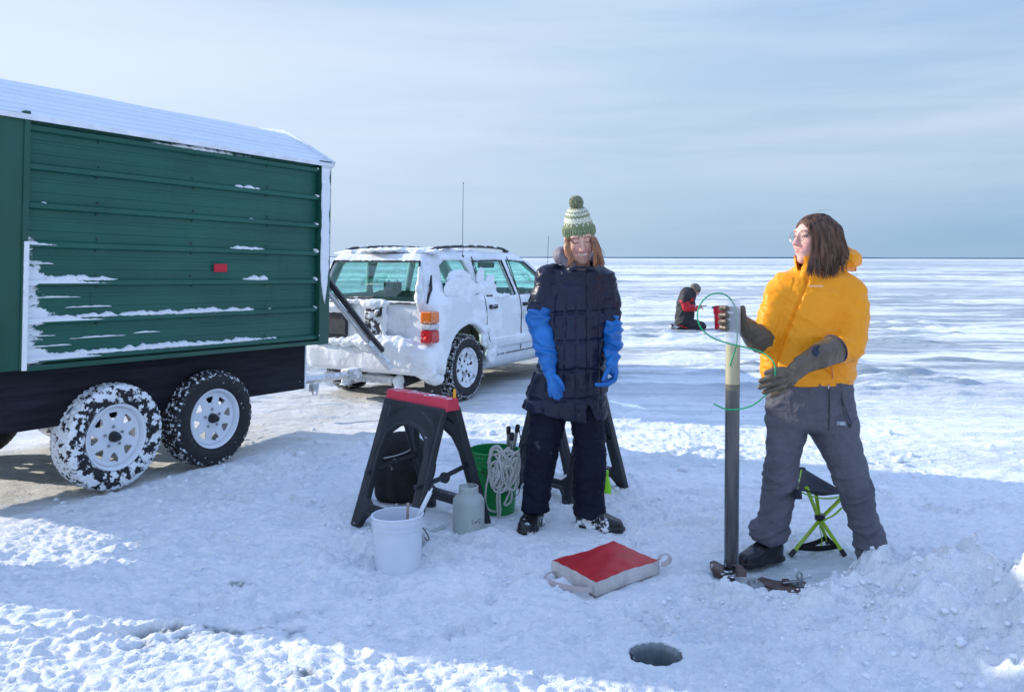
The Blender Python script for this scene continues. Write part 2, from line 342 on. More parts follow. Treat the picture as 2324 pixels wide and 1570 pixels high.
def fields(x, y):
    x = np.asarray(x, float); y = np.asarray(y, float); near = 1 / (1 + (np.maximum(y, 0) / 9) ** 2)
    wx = x + 0.12 * noise2(x * 1.3, y * 1.3, 5.1); wy = y + 0.12 * noise2(x * 1.3, y * 1.3, 8.7)
    z = 0.018 * fbm2(x * 0.45, y * 0.55, 3, 1.1) * sst(1.0, 3.0, np.hypot(x, y - 4))
    # trodden, crusty snow
    lump = fbm2(wx * 5.5, wy * 6.5, 3, 2.2); z = z + 0.011 * lump
    bil = np.abs(noise2(wx * 11, wy * 14, 3.7)); bil2 = np.abs(noise2(wx * 25, wy * 30, 9.7))
    crust = 0.5 + 0.5 * sst(-0.2, 0.35, noise2(x * 1.1, y * 1.6, 6.6) - 0.25 * (x + 0.6) * sst(5, 3, y))
    z = z + (0.45 + 0.55 * crust) * (0.024 * (0.35 - bil) + 0.014 * (0.3 - bil2)) * sst(16, 6, y) * (1 - 0.35 * sst(4.2, 5.6, y))
    z = z + (0.0105 * noise2(wx * 34, wy * 38, 4.4) + 0.0060 * noise2(wx * 66, wy * 66, 4.9)) * sst(7.5, 4.5, y) + 0.006 * np.abs(noise2(wx * 19, wy * 27, 14.4)) * sst(9, 6, y)
    clod = np.maximum(0, noise2(wx * 16, wy * 16, 12.3) - 0.30); z = z + 0.045 * clod * sst(9, 6, y) * (0.4 + 0.6 * sst(0, 0.3, noise2(x * 2.2, y * 2.2, 15.5)))
    # wind-carved ridges further out, long across the view
    ry_ = y + 0.35 * noise2(x * 0.4, y * 0.4, 3.1)
    far = sst(5.5, 8.5, y) * sst(400, 60, y)
    rid = np.maximum(0, noise2(x * 0.75 + ry_ * 0.3, ry_ * 2.2, 20.3) - 0.05); z = z + far * 0.085 * rid
    rid2 = np.maximum(0, noise2(x * 2.3 + 2, ry_ * 5.2, 22.3) - 0.08); rough = sst(0.0, 0.45, noise2(x * 0.35, y * 0.28, 31.3) + 0.25 * np.exp(-((y - 8.2) / 2.0) ** 2)); z = z + far * 0.11 * rid2 * rough
    z = z + sst(15, 40, y) * 0.10 * np.maximum(0, noise2(x * 0.12, y * 0.35, 27.0))
    # thrown-up heap at the right, rim of slush round the drill plate, sunken pit behind it
    H = 0.0
    for cx, cy, rx, ry, a, h in ((1.62, 3.66, 0.24, 0.20, 0.3, 0.125), (1.86, 3.42, 0.30, 0.26, -0.5, 0.15), (1.96, 3.05, 0.30, 0.30, -0.9, 0.17), (2.15, 2.75, 0.35, 0.4, 0, 0.12), (1.5, 3.25, 0.40, 0.30, 0.2, 0.07), (0.96, 3.62, 0.20, 0.09, -0.3, 0.045), (1.26, 3.48, 0.24, 0.10, -0.1, 0.05), (0.80, 3.82, 0.10, 0.10, 0, 0.035), (2.5, 3.3, 0.5, 0.4, 0, 0.10), (1.95, 3.95, 0.30, 0.16, -0.2, 0.04)):
        H = H + h * bump_at(x, y, cx, cy, rx, ry, a)
    H = H * (0.95 + 0.55 * fbm2(wx * 5, wy * 5, 2, 40.1)) + np.minimum(1, H * 12) * (0.075 * (0.42 - np.abs(noise2(wx * 8, wy * 8, 41.1))) + 0.045 * (0.34 - np.abs(noise2(wx * 17, wy * 17, 43.1))) + 0.020 * noise2(wx * 34, wy * 34, 45.0))
    pit = bump_at(x, y, 1.30, 3.98, 0.36, 0.19, -0.1); pit = np.minimum(1, pit * 1.5); z = z * (1 - 0.75 * pit) - 0.022 * pit
    z = z + H * (1 - 0.9 * sst(0.25, 0.75, pit))
    # footprints and small heaps round the bucket and wheels
    for cx, cy, r, h in ((-0.73, 4.33, 0.12, 0.05), (-0.88, 4.02, 0.10, 0.05), (-0.79, 3.88, 0.12, 0.035), (-0.36, 3.92, 0.10, 0.04), (-1.62, 5.98, 0.13, 0.07), (-1.85, 5.72, 0.2, 0.04), (-2.3, 5.03, 0.2, 0.03), (0.62, 3.62, 0.07, 0.03), (-0.13, 4.46, 0.12, 0.035), (-0.42, 4.6, 0.12, 0.02)):
        z = z + h * bump_at(x, y, cx, cy, r, r * 0.7) * (1 + 0.6 * noise2(wx * 14, wy * 14, 50))
    for cx, cy, rr, h in ((0.34, 4.55, 0.16, 0.030), (0.12, 4.62, 0.16, 0.03), (-0.5, 3.97, 0.14, 0.03), (-0.228, 4.57, 0.11, 0.02), (-0.097, 4.9, 0.17, 0.02), (0.44, 3.92, 0.27, 0.03), (-0.63, 4.9, 0.3, 0.02)):
        k = bump_at(x, y, cx, cy, rr, rr * 0.8); z = z * (1 - 0.8 * np.minimum(1, k * 1.2))
    for fx, fy, fa in PRINTS:
        c, s_ = math.cos(fa), math.sin(fa); u = (x - fx) * c + (y - fy) * s_; v = -(x - fx) * s_ + (y - fy) * c
        near_ = (np.abs(u) < 0.3) & (np.abs(v) < 0.2)
        if not near_.any(): continue
        un, vn = u[near_], v[near_]; w_ = 0.045 + 0.012 * np.sin(un * 18); e = np.sqrt((un / 0.15) ** 4 + (vn / w_) ** 4) ** 0.5
        tread = 0.004 * np.sign(np.sin(un * 180)) * (e < 0.8); z[near_] += -0.024 * sst(1.15, 0.85, e) + 0.012 * np.exp(-((e - 1.35) / 0.25) ** 2) * (0.7 + noise2(x[near_] * 15, y[near_] * 15, 77)) + tread
    # wheel ruts under trailer and car: polished, brownish
    U = np.array((0.521, 0.854)); NN = np.array((0.854, -0.521))
    s1 = (x + 1.508) * NN[0] + (y - 6.84) * NN[1]; t1 = (x + 1.508) * U[0] + (y - 6.84) * U[1]
    s2 = (x + 1.16) * 0.875 - (y - 9.19) * 0.485; t2 = (x + 1.16) * 0.485 + (y - 9.19) * 0.875
    under1 = sst(-2.3, -2.0, s1) * sst(0.02, -0.12, s1) * sst(0.9, 0.3, t1) * sst(-6, -4, t1)
    under2 = sst(-1.3, -0.9, s2) * sst(1.35, 0.95, s2) * sst(-3.4, -1.8, t2) * sst(6.0, 4.6, t2)
    gap = bump_at(x, y, -1.35, 7.3, 1.0, 0.62, 0.3)
    und = np.clip(np.maximum(np.maximum(under1, under2), gap * 0.9), 0, 1)
    z = z * (1 - 0.55 * und) - 0.012 * und
    # ice / dirt masks
    thin = noise2(x * 2.0, y * 4.5, 60.0) + 0.5 * noise2(x * 9, y * 14, 61.0)
    zone = np.exp(-((x + 1.75) / 1.5) ** 2 - ((y - 3.3) / 0.55) ** 2) + 1.1 * bump_at(x, y, -1.15, 3.83, 0.14, 0.07, 0.5) + 0.9 * bump_at(x, y, -1.05, 3.37, 0.35, 0.10, 0.0)
    ice = 0.85 * sst(0.56, 0.70, thin * 0.55 + zone * 0.42 - 9 * (z + 0.004) * 0.4) * sst(0.05, 0.3, zone)
    ice = ice * sst(0.012, -0.002, z)
    z = z - 0.008 * ice
    slush = np.clip(pit * 1.3, 0, 1) + 0.45 * bump_at(x, y, 0.75, 3.35, 0.5, 0.35) * (1 - np.minimum(1, H * 8))
    slush = slush + 0.75 * sst(0.05, 0.35, noise2(x * 0.5, y * 0.9, 71) + 0.9 * bump_at(x, y, 3.3, 5.9, 1.3, 0.7, -0.2) - 0.35) * sst(5.0, 6.0, y) * sst(9, 7, y)
    dirt = und * (0.55 + 0.45 * noise2(x * 1.2, y * 2.4, 80)) + 0.5 * bump_at(x, y, 0.93, 3.78, 0.16, 0.07) * sst(0.0, 0.3, noise2(x * 30, y * 30, 81) + 0.1) + 0.8 * und * sst(0.2, 0.5, noise2(x * 3.2, y * 7.5, 84))
    # drilled hole
    r = np.hypot(x - HOLE[0], (y - HOLE[1])); fl = sst(0.20, 0.11, r); z = z * (1 - 0.8 * fl) + 0.002 * fl
    z = z + 0.022 * np.exp(-((r - 0.135) / 0.035) ** 2) * np.maximum(0, 0.35 + noise2(wx * 22, wy * 22, 91)) * sst(0.06, -0.03, y - HOLE[1])
    k = sst(HOLE[2] + 0.014, HOLE[2] + 0.004, r); z = z * (1 - k) - 0.26 * k
    inside = sst(HOLE[2] + 0.012, HOLE[2] + 0.006, r)
    return z, np.clip(np.maximum(ice, inside), 0, 1), np.clip(slush, 0, 1), np.clip(dirt, 0, 1)
def gz(x, y): return float(fields(np.array([x]), np.array([y]))[0][0])

xs = [0.0]
while xs[-1] < 5000:
    d = 0.012 if xs[-1] < 2.3 else 0.012 + (xs[-1] - 2.3) * 0.026
    xs.append(xs[-1] + min(d, 400))
xs = np.array(sorted([-v for v in xs[1:]] + xs))
ys = [2.2]
while ys[-1] < 6000: ys.append(ys[-1] + max(0.0105, 0.36 * ys[-1] ** 2 / (1.45 * 857)))
bk = [2.2 - 0.02]
while bk[-1] > -60: bk.append(bk[-1] - (0.02 + (2.2 - bk[-1]) * 0.12))
ys = np.array(sorted(bk) + ys)
GX, GY = np.meshgrid(xs, ys)
gz_, gi, gs, gd = fields(GX, GY)
nx, ny = len(xs), len(ys); idx = np.arange(nx * ny).reshape(ny, nx)
F = np.stack([idx[:-1, :-1], idx[:-1, 1:], idx[1:, 1:], idx[1:, :-1]], -1).reshape(-1, 4)
A = np.stack([gi.ravel(), gs.ravel(), gd.ravel()], 1)

m = newmat('snow_ground'); MATS['snow_ground'] = m
o_ = N('ShaderNodeOutputMaterial'); b = N('ShaderNodeBsdfPrincipled'); L(b.outputs[0], o_.inputs[0])
at_ = N('ShaderNodeAttribute', attribute_name='ground'); sp = N('ShaderNodeSeparateColor'); L(at_.outputs['Color'], sp.inputs[0])
geo = N('ShaderNodeNewGeometry'); pos = N('ShaderNodeSeparateXYZ'); L(geo.outputs['Position'], pos.inputs[0])
def nz(scale, s, detail=5, rough=0.55, dist=0):
    mp = N('ShaderNodeMapping'); L(geo.outputs['Position'], mp.inputs[0]); mp.inputs['Scale'].default_value = s; mp.inputs['Rotation'].default_value = (0, 0, R(-4))
    n = N('ShaderNodeTexNoise'); L(mp.outputs[0], n.inputs[0]); n.inputs['Scale'].default_value = scale; n.inputs['Detail'].default_value = detail; n.inputs['Roughness'].default_value = rough; n.inputs['Distortion'].default_value = dist
    return n.outputs[0]
def mr(v, a, b, c=0.0, d=1.0, sm=True):
    n = N('ShaderNodeMapRange', interpolation_type='SMOOTHSTEP' if sm else 'LINEAR'); L(v, n.inputs[0])
    for i, q in enumerate((a, b, c, d)): n.inputs[1 + i].default_value = q
    return n.outputs[0]
def mixc(f, a, bb):
    n = N('ShaderNodeMix', data_type='RGBA')
    if isinstance(f, (int, float)): n.inputs[0].default_value = f
    else: L(f, n.inputs[0])
    for i, q in ((6, a), (7, bb)):
        if isinstance(q, tuple): n.inputs[i].default_value = col(q)
        else: L(q, n.inputs[i])
    return n.outputs[2]
# wind-swept grey ice lanes far out
farm = mr(pos.outputs[1], 7.0, 12.0)
a1 = mr(nz(1.0, (0.085, 0.62, 1), 7, 0.62), 0.47, 0.55); a2 = mr(nz(1.0, (0.022, 0.16, 1), 7, 0.62), 0.46, 0.55); a3 = mr(nz(1.0, (0.004, 0.03, 1), 6, 0.6), 0.45, 0.56)
a4 = mr(nz(1.0, (0.20, 1.7, 1), 7, 0.62), 0.52, 0.61)
lanes = math_('MULTIPLY', math_('MAXIMUM', math_('MAXIMUM', math_('MULTIPLY', a1, mr(pos.outputs[1], 60, 25)), math_('MULTIPLY', a4, mr(pos.outputs[1], 40, 15))), math_('MAXIMUM', math_('MULTIPLY', a2, mr(pos.outputs[1], 20, 45)), math_('MULTIPLY', a3, mr(pos.outputs[1], 90, 200)))), farm)
lanes = math_('MULTIPLY', lanes, mr(pos.outputs[1], 1500, 300, 0.45, 1.0))
fine = nz(30, (1, 1, 1), 4)
big = nz(1.3, (1, 1.6, 1), 4)
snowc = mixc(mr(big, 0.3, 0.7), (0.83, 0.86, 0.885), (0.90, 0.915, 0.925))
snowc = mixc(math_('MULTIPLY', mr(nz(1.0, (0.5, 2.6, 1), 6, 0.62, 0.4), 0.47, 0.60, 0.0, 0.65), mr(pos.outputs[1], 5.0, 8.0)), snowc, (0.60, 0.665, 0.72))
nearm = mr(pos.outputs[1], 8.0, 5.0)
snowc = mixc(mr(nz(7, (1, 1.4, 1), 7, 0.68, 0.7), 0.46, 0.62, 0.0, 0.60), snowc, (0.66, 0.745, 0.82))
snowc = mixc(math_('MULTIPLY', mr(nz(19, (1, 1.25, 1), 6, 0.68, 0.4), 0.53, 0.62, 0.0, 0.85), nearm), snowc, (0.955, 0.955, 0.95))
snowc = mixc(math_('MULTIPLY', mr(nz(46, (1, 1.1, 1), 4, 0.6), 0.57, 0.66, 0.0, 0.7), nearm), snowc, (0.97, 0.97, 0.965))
lanec = mixc(mr(nz(3, (0.3, 1.5, 1), 4), 0.3, 0.7), (0.20, 0.255, 0.29), (0.42, 0.475, 0.51))
c = mixc(math_('MULTIPLY', lanes, 0.92), snowc, lanec)
c = mixc(math_('MULTIPLY', sp.outputs[1], mr(nz(7, (1, 1.5, 1), 5), 0.35, 0.6, 0.35, 0.85)), c, mixc(fine, (0.47, 0.56, 0.58), (0.62, 0.68, 0.69)))
c = mixc(math_('MULTIPLY', sp.outputs[2], mr(nz(4, (0.6, 2, 1), 6), 0.35, 0.65, 0.25, 0.95)), c, mixc(fine, (0.55, 0.53, 0.49), (0.78, 0.75, 0.70)))
c = mixc(sp.outputs[0], c, mixc(mr(nz(14, (1, 1, 1), 5), 0.35, 0.65), (0.07, 0.095, 0.11), (0.20, 0.25, 0.27)))
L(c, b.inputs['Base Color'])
rg = math_('MULTIPLY_ADD', math_('MAXIMUM', sp.outputs[0], math_('MULTIPLY', lanes, 0.5)), -0.42, 0.72); L(rg, b.inputs['Roughness'])
b.inputs['Specular IOR Level'].default_value = 0.28
b1 = nz(42, (1, 1, 1), 6, 0.7); b2 = nz(9, (0.6, 1.5, 1), 6, 0.6); b3 = nz(1.6, (0.35, 1.4, 1), 6, 0.62)
hh = math_('ADD', math_('MULTIPLY', b1, 0.017), math_('ADD', math_('MULTIPLY', math_('MULTIPLY', b2, 0.05), mr(pos.outputs[1], 5.5, 9)), math_('MULTIPLY', math_('MULTIPLY', b3, 0.22), mr(pos.outputs[1], 12, 30))))
bp = N('ShaderNodeBump'); bp.inputs['Strength'].default_value = 1.0; bp.inputs['Distance'].default_value = 1.0; L(hh, bp.inputs['Height']); L(bp.outputs[0], b.inputs['Normal'])
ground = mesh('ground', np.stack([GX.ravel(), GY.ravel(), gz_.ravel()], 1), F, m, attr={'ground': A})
tag(ground, kind='structure')
del GX, GY, F, A

mat('lake_water', (0.045, 0.07, 0.075), rough=0.06, var=0.1, spec=0.6)
mat('hole_ice', (0.15, 0.19, 0.21), rough=0.25, var=0.2, vs=9, c2=(0.23, 0.28, 0.30), bump=0.6, bs=14)
V = []; n = 72
for i, zz in enumerate((0.004, -0.004, -0.02, -0.06, -0.12, -0.20)):
    for k in range(n):
        a = 2 * math.pi * k / n; rr = HOLE[2] + (0.012, 0.004, 0.0, -0.001, -0.002, -0.002)[i] + (0.004 * math.sin(a * 5 + 1) + 0.003 * math.sin(a * 13) + 0.002 * math.sin(a * 29) if i < 3 else 0.001 * math.sin(a * 3)); V.append((HOLE[0] + rr * math.cos(a), HOLE[1] + rr * math.sin(a), zz + (0.003 * math.sin(a * 17) if i < 2 else 0)))
tag(mesh('ice', V, [(i * n + (k + 1) % n, i * n + k, (i + 1) * n + k, (i + 1) * n + (k + 1) % n) for i in range(5) for k in range(n)], 'hole_ice'), kind='structure')
w = MB().lathe([(0.0, 0.0), (0.16, 0.0)], (HOLE[0], HOLE[1], -0.19), 32).build('water', 'lake_water'); tag(w, kind='structure')

# low wooded shore on the horizon
mat('far_shore', (0.10, 0.17, 0.26), rough=0.9, var=0.2, vs=0.01)
V = []; Fq = []; n = 240
for i in range(n + 1):
    a = R(-62 + 124 * i / n); d = 5200; hgt = 5.5 + 2.6 * float(noise2(np.array([i * 0.13]), np.array([3.3]))[0]) + 1.2 * math.sin(i * 0.05) + (3 if i < 92 else 0)
    for dd, zz in ((d, -1), (d, hgt), (d + 500, hgt + 1.5), (d + 700, -1)): V.append((dd * math.sin(a), dd * math.cos(a), max(zz, -1)))
for i in range(n):
    for k in range(3): p = i * 4 + k; Fq.append((p, p + 4, p + 5, p + 1))
tag(mesh('hills', V, Fq, 'far_shore', smooth=False), kind='structure')

def chunks():
    rn = np.random.RandomState(4); V0 = []; t = (1 + 5 ** .5) / 2
    for a, b_ in ((-1, t), (1, t), (-1, -t), (1, -t)): V0 += [(a, b_, 0), (0, a, b_), (b_, 0, a)]
    import itertools
    bmm = bpy.data.meshes.new('tmp'); import bmesh; bm = bmesh.new(); bmesh.ops.create_icosphere(bm, subdivisions=2, radius=1); bm.to_mesh(bmm); bm.free(); B = np.array([v.co[:] for v in bmm.vertices]); BF = np.array([p.vertices[:] for p in bmm.polygons]); bpy.data.meshes.remove(bmm)
    pts = []
    def sc(n, cx, cy, rx, ry, s0, s1):
        for i in range(n): pts.append((cx + rn.normal() * rx, cy + rn.normal() * ry, s0 + (s1 - s0) * rn.rand() ** 3))
    sc(260, -0.2, 3.6, 1.4, 0.6, 0.003, 0.011); sc(420, 1.75, 3.3, 0.4, 0.35, 0.004, 0.016); sc(200, 1.15, 3.55, 0.35, 0.12, 0.003, 0.010); sc(120, -1.2, 4.8, 0.8, 0.6, 0.004, 0.014); sc(80, -1.9, 5.5, 0.5, 0.4, 0.005, 0.02); sc(80, 0.3, 4.5, 0.5, 0.2, 0.003, 0.011); sc(90, -0.5, 4.3, 0.5, 0.4, 0.004, 0.012); sc(120, 0.6, 3.1, 0.6, 0.25, 0.003, 0.008); sc(140, -1.0, 3.0, 0.8, 0.25, 0.003, 0.010); sc(120, 1.5, 6.2, 1.5, 0.7, 0.01, 0.04); sc(60, -0.3, 6.9, 0.9, 0.4, 0.01, 0.04)
    P = np.array(pts); P = P[(np.hypot(P[:, 0] - HOLE[0], P[:, 1] - HOLE[1]) > 0.13) & (P[:, 1] > 2.7)]; z = fields(P[:, 0], P[:, 1])[0]; VV = []; FF = []
    for i, (x, y, s) in enumerate(P):
        b = B * (1 + 0.38 * noise3(B * 1.3 + i * 3.1))[:, None] * s * np.array((1, 1, 0.75)); VV.append(b + (x, y, z[i] + s * 0.12)); FF.append(BF + i * len(B))
    tag(mesh('snow_clods', np.vstack(VV), np.vstack(FF), 'clod_snow'), 'loose crumbs of snow scattered over the trodden ice', 'snow', kind='stuff')
mat('clod_snow', (0.82, 0.85, 0.875), rough=0.8, var=0.03, bump=0.8, bs=60, spec=0.2)
chunks()
# ------------------------------------------------------------------ fish-house trailer
m = newmat('green_siding'); MATS['green_siding'] = m
o_ = N('ShaderNodeOutputMaterial'); b = N('ShaderNodeBsdfPrincipled'); L(b.outputs[0], o_.inputs[0])
tc = N('ShaderNodeTexCoord'); ob = tc.outputs['Object']; sx = N('ShaderNodeSeparateXYZ'); L(ob, sx.inputs[0])
def onz(s, scale=1.0, detail=5, rough=0.55, dist=0.0):
    mp = N('ShaderNodeMapping'); L(ob, mp.inputs[0]); mp.inputs['Scale'].default_value = s
    n = N('ShaderNodeTexNoise'); L(mp.outputs[0], n.inputs[0]); n.inputs['Scale'].default_value = scale; n.inputs['Detail'].default_value = detail; n.inputs['Roughness'].default_value = rough; n.inputs['Distortion'].default_value = dist; return n.outputs[0]
def mrange(v, a, bb, c=0.0, d=1.0):
    n = N('ShaderNodeMapRange', interpolation_type='SMOOTHSTEP'); L(v, n.inputs[0])
    for i, q in enumerate((a, bb, c, d)): n.inputs[1 + i].default_value = q
    return n.outputs[0]
basec = mixc(mrange(onz((1.2, 1, 2.5)), 0.3, 0.7), (0.011, 0.090, 0.066), (0.018, 0.118, 0.088))
drip = math_('MULTIPLY', mrange(onz((34, 1, 1.1), 1.0, 3, 0.5, 0.3), 0.60, 0.68), mrange(onz((2.6, 1, 3.2), 1.0, 2), 0.50, 0.60))
damp = mrange(onz((3.0, 1, 9.0), 1.0, 4), 0.66, 0.74)
basec = mixc(math_('MULTIPLY', math_('MAXIMUM', drip, math_('MULTIPLY', damp, 0.7)), 0.62), basec, (0.008, 0.052, 0.035))
# frost caked on the rear end of the panel, in tongues along the lower ribs
tongue = math_('FRACT', math_('DIVIDE', math_('SUBTRACT', sx.outputs[2], 0.815), 0.2195))
reach = math_('MULTIPLY_ADD', math_('POWER', math_('SUBTRACT', 1.0, tongue), 7.0), 0.42, 0.10)
reach = math_('MULTIPLY', reach, mrange(sx.outputs[2], 1.62, 1.25, 0.0, 1.0))
dx = math_('ADD', sx.outputs[0], 2.41)
v = math_('SUBTRACT', reach, dx); v = math_('ADD', v, math_('MULTIPLY', math_('SUBTRACT', onz((14, 1, 26), 1.0, 6, 0.65), 0.5), 0.42))
fr = mrange(v, -0.01, 0.03)
basec = mixc(math_('MULTIPLY', fr, mrange(sx.outputs[2], 1.7, 1.5)), basec, (0.80, 0.84, 0.88)); L(basec, b.inputs['Base Color'])
L(math_('MULTIPLY_ADD', fr, 0.5, math_('MULTIPLY_ADD', onz((4, 1, 6)), 0.15, 0.32)), b.inputs['Roughness']); b.inputs['Specular IOR Level'].default_value = 0.35
bp = N('ShaderNodeBump'); bp.inputs['Strength'].default_value = 0.35; bp.inputs['Distance'].default_value = 0.01
L(math_('ADD', fr, math_('MULTIPLY', onz((2.2, 1, 3.5)), 0.9)), bp.inputs['Height']); L(bp.outputs[0], b.inputs['Normal'])

mat('green_trim', (0.012, 0.080, 0.055), rough=0.35, var=0.12, vs=3, snow=(0.70, 0.74, 0.0), snow_scale=14)
mat('frosted_trim', (0.016, 0.10, 0.07), rough=0.5, var=0.1, snow=(0.36, 0.42, 0.0), snow_scale=11)
mat('roof_metal', (0.70, 0.75, 0.82), rough=0.45, var=0.06, vs=1.0, stretch=(0.6, 6, 6), bump=0.3, bs=3, snow=(0.66, 0.80, 0.0), snow_scale=2)
mat('black_plywood', (0.009, 0.010, 0.018), rough=0.7, var=0.55, vs=5, stretch=(0.6, 1, 5), bump=0.4, bs=20, c2=(0.018, 0.020, 0.030), spec=0.3)
mat('white_edge', (0.75, 0.78, 0.82), rough=0.6)
mat('packed_snow', (0.84, 0.865, 0.89), rough=0.75, var=0.04, bump=0.9, bs=55, spec=0.25)
mat('rubber', (0.012, 0.012, 0.014), rough=0.55, var=0.3, vs=30, bump=0.4, bs=80, snow=(0.62, 0.66, 0.0), snow_scale=26)
mat('rubber_caked', (0.012, 0.012, 0.014), rough=0.6, var=0.3, vs=30, bump=0.5, bs=70, snow=(0.50, 0.53, 0.0), snow_scale=24, snow_attr=0.075)
mat('rubber_dusted', (0.012, 0.012, 0.014), rough=0.6, var=0.3, vs=30, bump=0.5, bs=70, snow=(0.65, 0.69, 0.0), snow_scale=34, snow_attr=0.115)
mat('white_rim', (0.74, 0.77, 0.82), rough=0.32, var=0.05, vs=8, coat=0.3)
mat('axle_black', (0.02, 0.022, 0.026), rough=0.4, var=0.2)
mat('steel', (0.42, 0.43, 0.44), rough=0.38, metal=0.9, var=0.2, vs=20, rr=0.3)
mat('galvanised', (0.50, 0.52, 0.54), rough=0.45, metal=0.75, var=0.2, vs=14, snow=(0.50, 0.56, 0.15), snow_scale=9)
mat('red_reflector', (0.62, 0.010, 0.03), rough=0.35, var=0.1, vs=60, bump=0.5, bs=200)
mat('black_steel', (0.022, 0.024, 0.028), rough=0.35, metal=0.3, var=0.2, vs=20)
mat('frame_steel', (0.03, 0.03, 0.035), rough=0.6, var=0.3)

tr = thing('house_trailer', 'dark green ribbed metal fishing house on a tandem axle trailer with white roof', 'trailer', (-1.508, 6.84, 0), (0, R(1.08), math.atan2(0.854, 0.521)))
XL, ZB, ZT = -2.41, 0.782, 2.215                     # seam, bottom and top of the siding (x runs to the front, y to the far side)
prof = [(ZB, 0)]
for k in range(7):
    z = 0.82 + 0.2195 * k
    prof += [(z - 0.024, 0.0), (z - 0.015, -0.030), (z + 0.012, -0.030), (z + 0.024, 0.0)]
    if k < 6:
        for q in (0.085, 0.145): prof += [(z + q - 0.012, 0.0), (z + q - 0.006, -0.0035), (z + q + 0.006, -0.0035), (z + q + 0.012, 0.0)]
prof.append((ZT, -0.0)); prof.sort()
V = []; nx_ = 60
for i in range(nx_ + 1):
    x = XL + (0.0 - XL) * i / nx_
    for z, y in prof: V.append((x, y + 0.0012 * math.sin(x * 7 + z * 5) + 0.008, z))
k = len(prof); F = [(i * k + j, (i + 1) * k + j, (i + 1) * k + j + 1, i * k + j + 1) for i in range(nx_) for j in range(k - 1)]
side = mesh('siding', V, F, 'green_siding', tr, smooth=False); md = side.modifiers.new('sheet', 'SOLIDIFY'); md.thickness = 0.006; md.offset = -1
def copies(src, spots, parent):
    for i, p_ in enumerate(spots):
        c_ = src if i == 0 else src.copy()
        if i: C.objects.link(c_)
        c_.parent = parent; c_.location = p_
sc_ = MB().lathe([(0, -0.004), (0.005, -0.004), (0.006, 0)], (0, 0, 0), 8, (0, 1, 0)).build('screw', 'axle_black', side, smooth=True)
copies(sc_, [(x + random.uniform(-.01, .01), 0.002, 0.82 + 0.2195 * kk + q) for x in (-1.96, -1.27, -0.62) for kk in range(6) for q in (0.04, 0.19)], side)
# walls that the photo sees only edge-on or in shadow, so the house is a closed box
w = MB(); w.box((-1.385, 1.79, (ZB + ZT) / 2), (2.77, 0.02, ZT - ZB)); w.box((-2.76, 0.90, (ZB + ZT) / 2), (0.02, 1.76, ZT - ZB)); w.box((-0.012, 0.90, (ZB + ZT) / 2), (0.02, 1.76, ZT - ZB))
w.box((-1.385, 0.9, ZB + 0.02), (2.73, 1.74, 0.04))
for xx in (-2.76, -0.012): w.prism([(0.02, ZT), (1.78, ZT), (1.31, 2.46), (0.9, 2.50), (0.49, 2.46)], ((xx - 0.01, 0, 0), (0, 1, 0), (0, 0, 1)), 0.02)
w.build('wall', 'green_trim', tr)
t = MB(); t.box((-2.60, -0.012, (ZB + ZT) / 2 - 0.01), (0.37, 0.05, ZT - ZB + 0.0)); t.box((-2.415, -0.024, (ZB + ZT) / 2), (0.035, 0.045, ZT - ZB + 0.01)); t.build('corner_trim', 'green_trim', tr, bevel=0.004)
t = MB(); t.box((-2.411, -0.052, 1.13), (0.028, 0.012, 0.72)); t.build('snow', 'packed_snow', tr, bevel=0.004)
t = MB(); t.box((-1.2, -0.018, ZB - 0.004), (2.40, 0.05, 0.028)); t.build('bottom_trim', 'green_trim', tr, bevel=0.003)
t = MB(); t.box((-0.052, -0.020, (ZB + ZT) / 2 - 0.012), (0.105, 0.050, ZT - ZB + 0.02)); t.box((0.006, 0.03, (ZB + ZT) / 2 - 0.012), (0.012, 0.14, ZT - ZB + 0.02)); ct = t.build('corner_trim', 'green_trim', tr, bevel=0.004)
# wind-packed frost on the front corner trim: thin sheet with a ragged lower edge
V = []; Fq = []; nz_ = 120
for i in range(nz_ + 1):
    z = 1.08 + (2.185 - 1.08) * i / nz_; l = 0.006 + 0.02 * max(0, float(noise2(np.array([z * 9]), np.array([1.0]))[0])) + (0.045 * (1 - (z - 1.08) / 0.28) if z < 1.36 else 0)
    a = -0.103 + 0.012 * max(0, float(noise2(np.array([z * 14]), np.array([5.0]))[0])) + (0.05 * (1 - (z - 1.08) / 0.2) if z < 1.28 else 0)
    for x in np.linspace(a, -l, 7): V.append((x, -0.0475 - 0.0035 * random.random(), z))
for i in range(nz_):
    for j in range(6): p = i * 7 + j; Fq.append((p, p + 1, p + 8, p + 7))
fo = mesh('frost', V, Fq, 'packed_snow', tr); md = fo.modifiers.new('thick', 'SOLIDIFY'); md.thickness = 0.004
# roof: steep lower slope, nearly flat upper part, ribbed along its length
rp = []
def rib_line(p0, p1, n, h=0.006):
    p0 = np.array(p0); p1 = np.array(p1); d = p1 - p0; nn = np.array((-d[1], d[0])) / np.hypot(*d)
    for i in range(n):
        for f, o in ((0, 0), (0.06, h), (0.16, h), (0.22, 0)): rp.append(p0 + d * (i + f) / n + nn * o)
rib_line((-0.055, 2.190), (0.49, 2.480), 7); rib_line((0.49, 2.478), (0.90, 2.530), 3); rib_line((0.90, 2.530), (1.31, 2.478), 3); rib_line((1.31, 2.478), (1.855, 2.178), 6); rp.append(np.array((1.855, 2.178)))
rp[0] = np.array((-0.055, 2.190)); V = []
for i in range(25):
    x = -2.86 + (0.02 + 2.86) * i / 24
    for y, z in rp: V.append((x, y, z + 0.003 * math.sin(x * 5 + y * 9)))
k = len(rp); F = [(i * k + j, (i + 1) * k + j, (i + 1) * k + j + 1, i * k + j + 1) for i in range(24) for j in range(k - 1)]
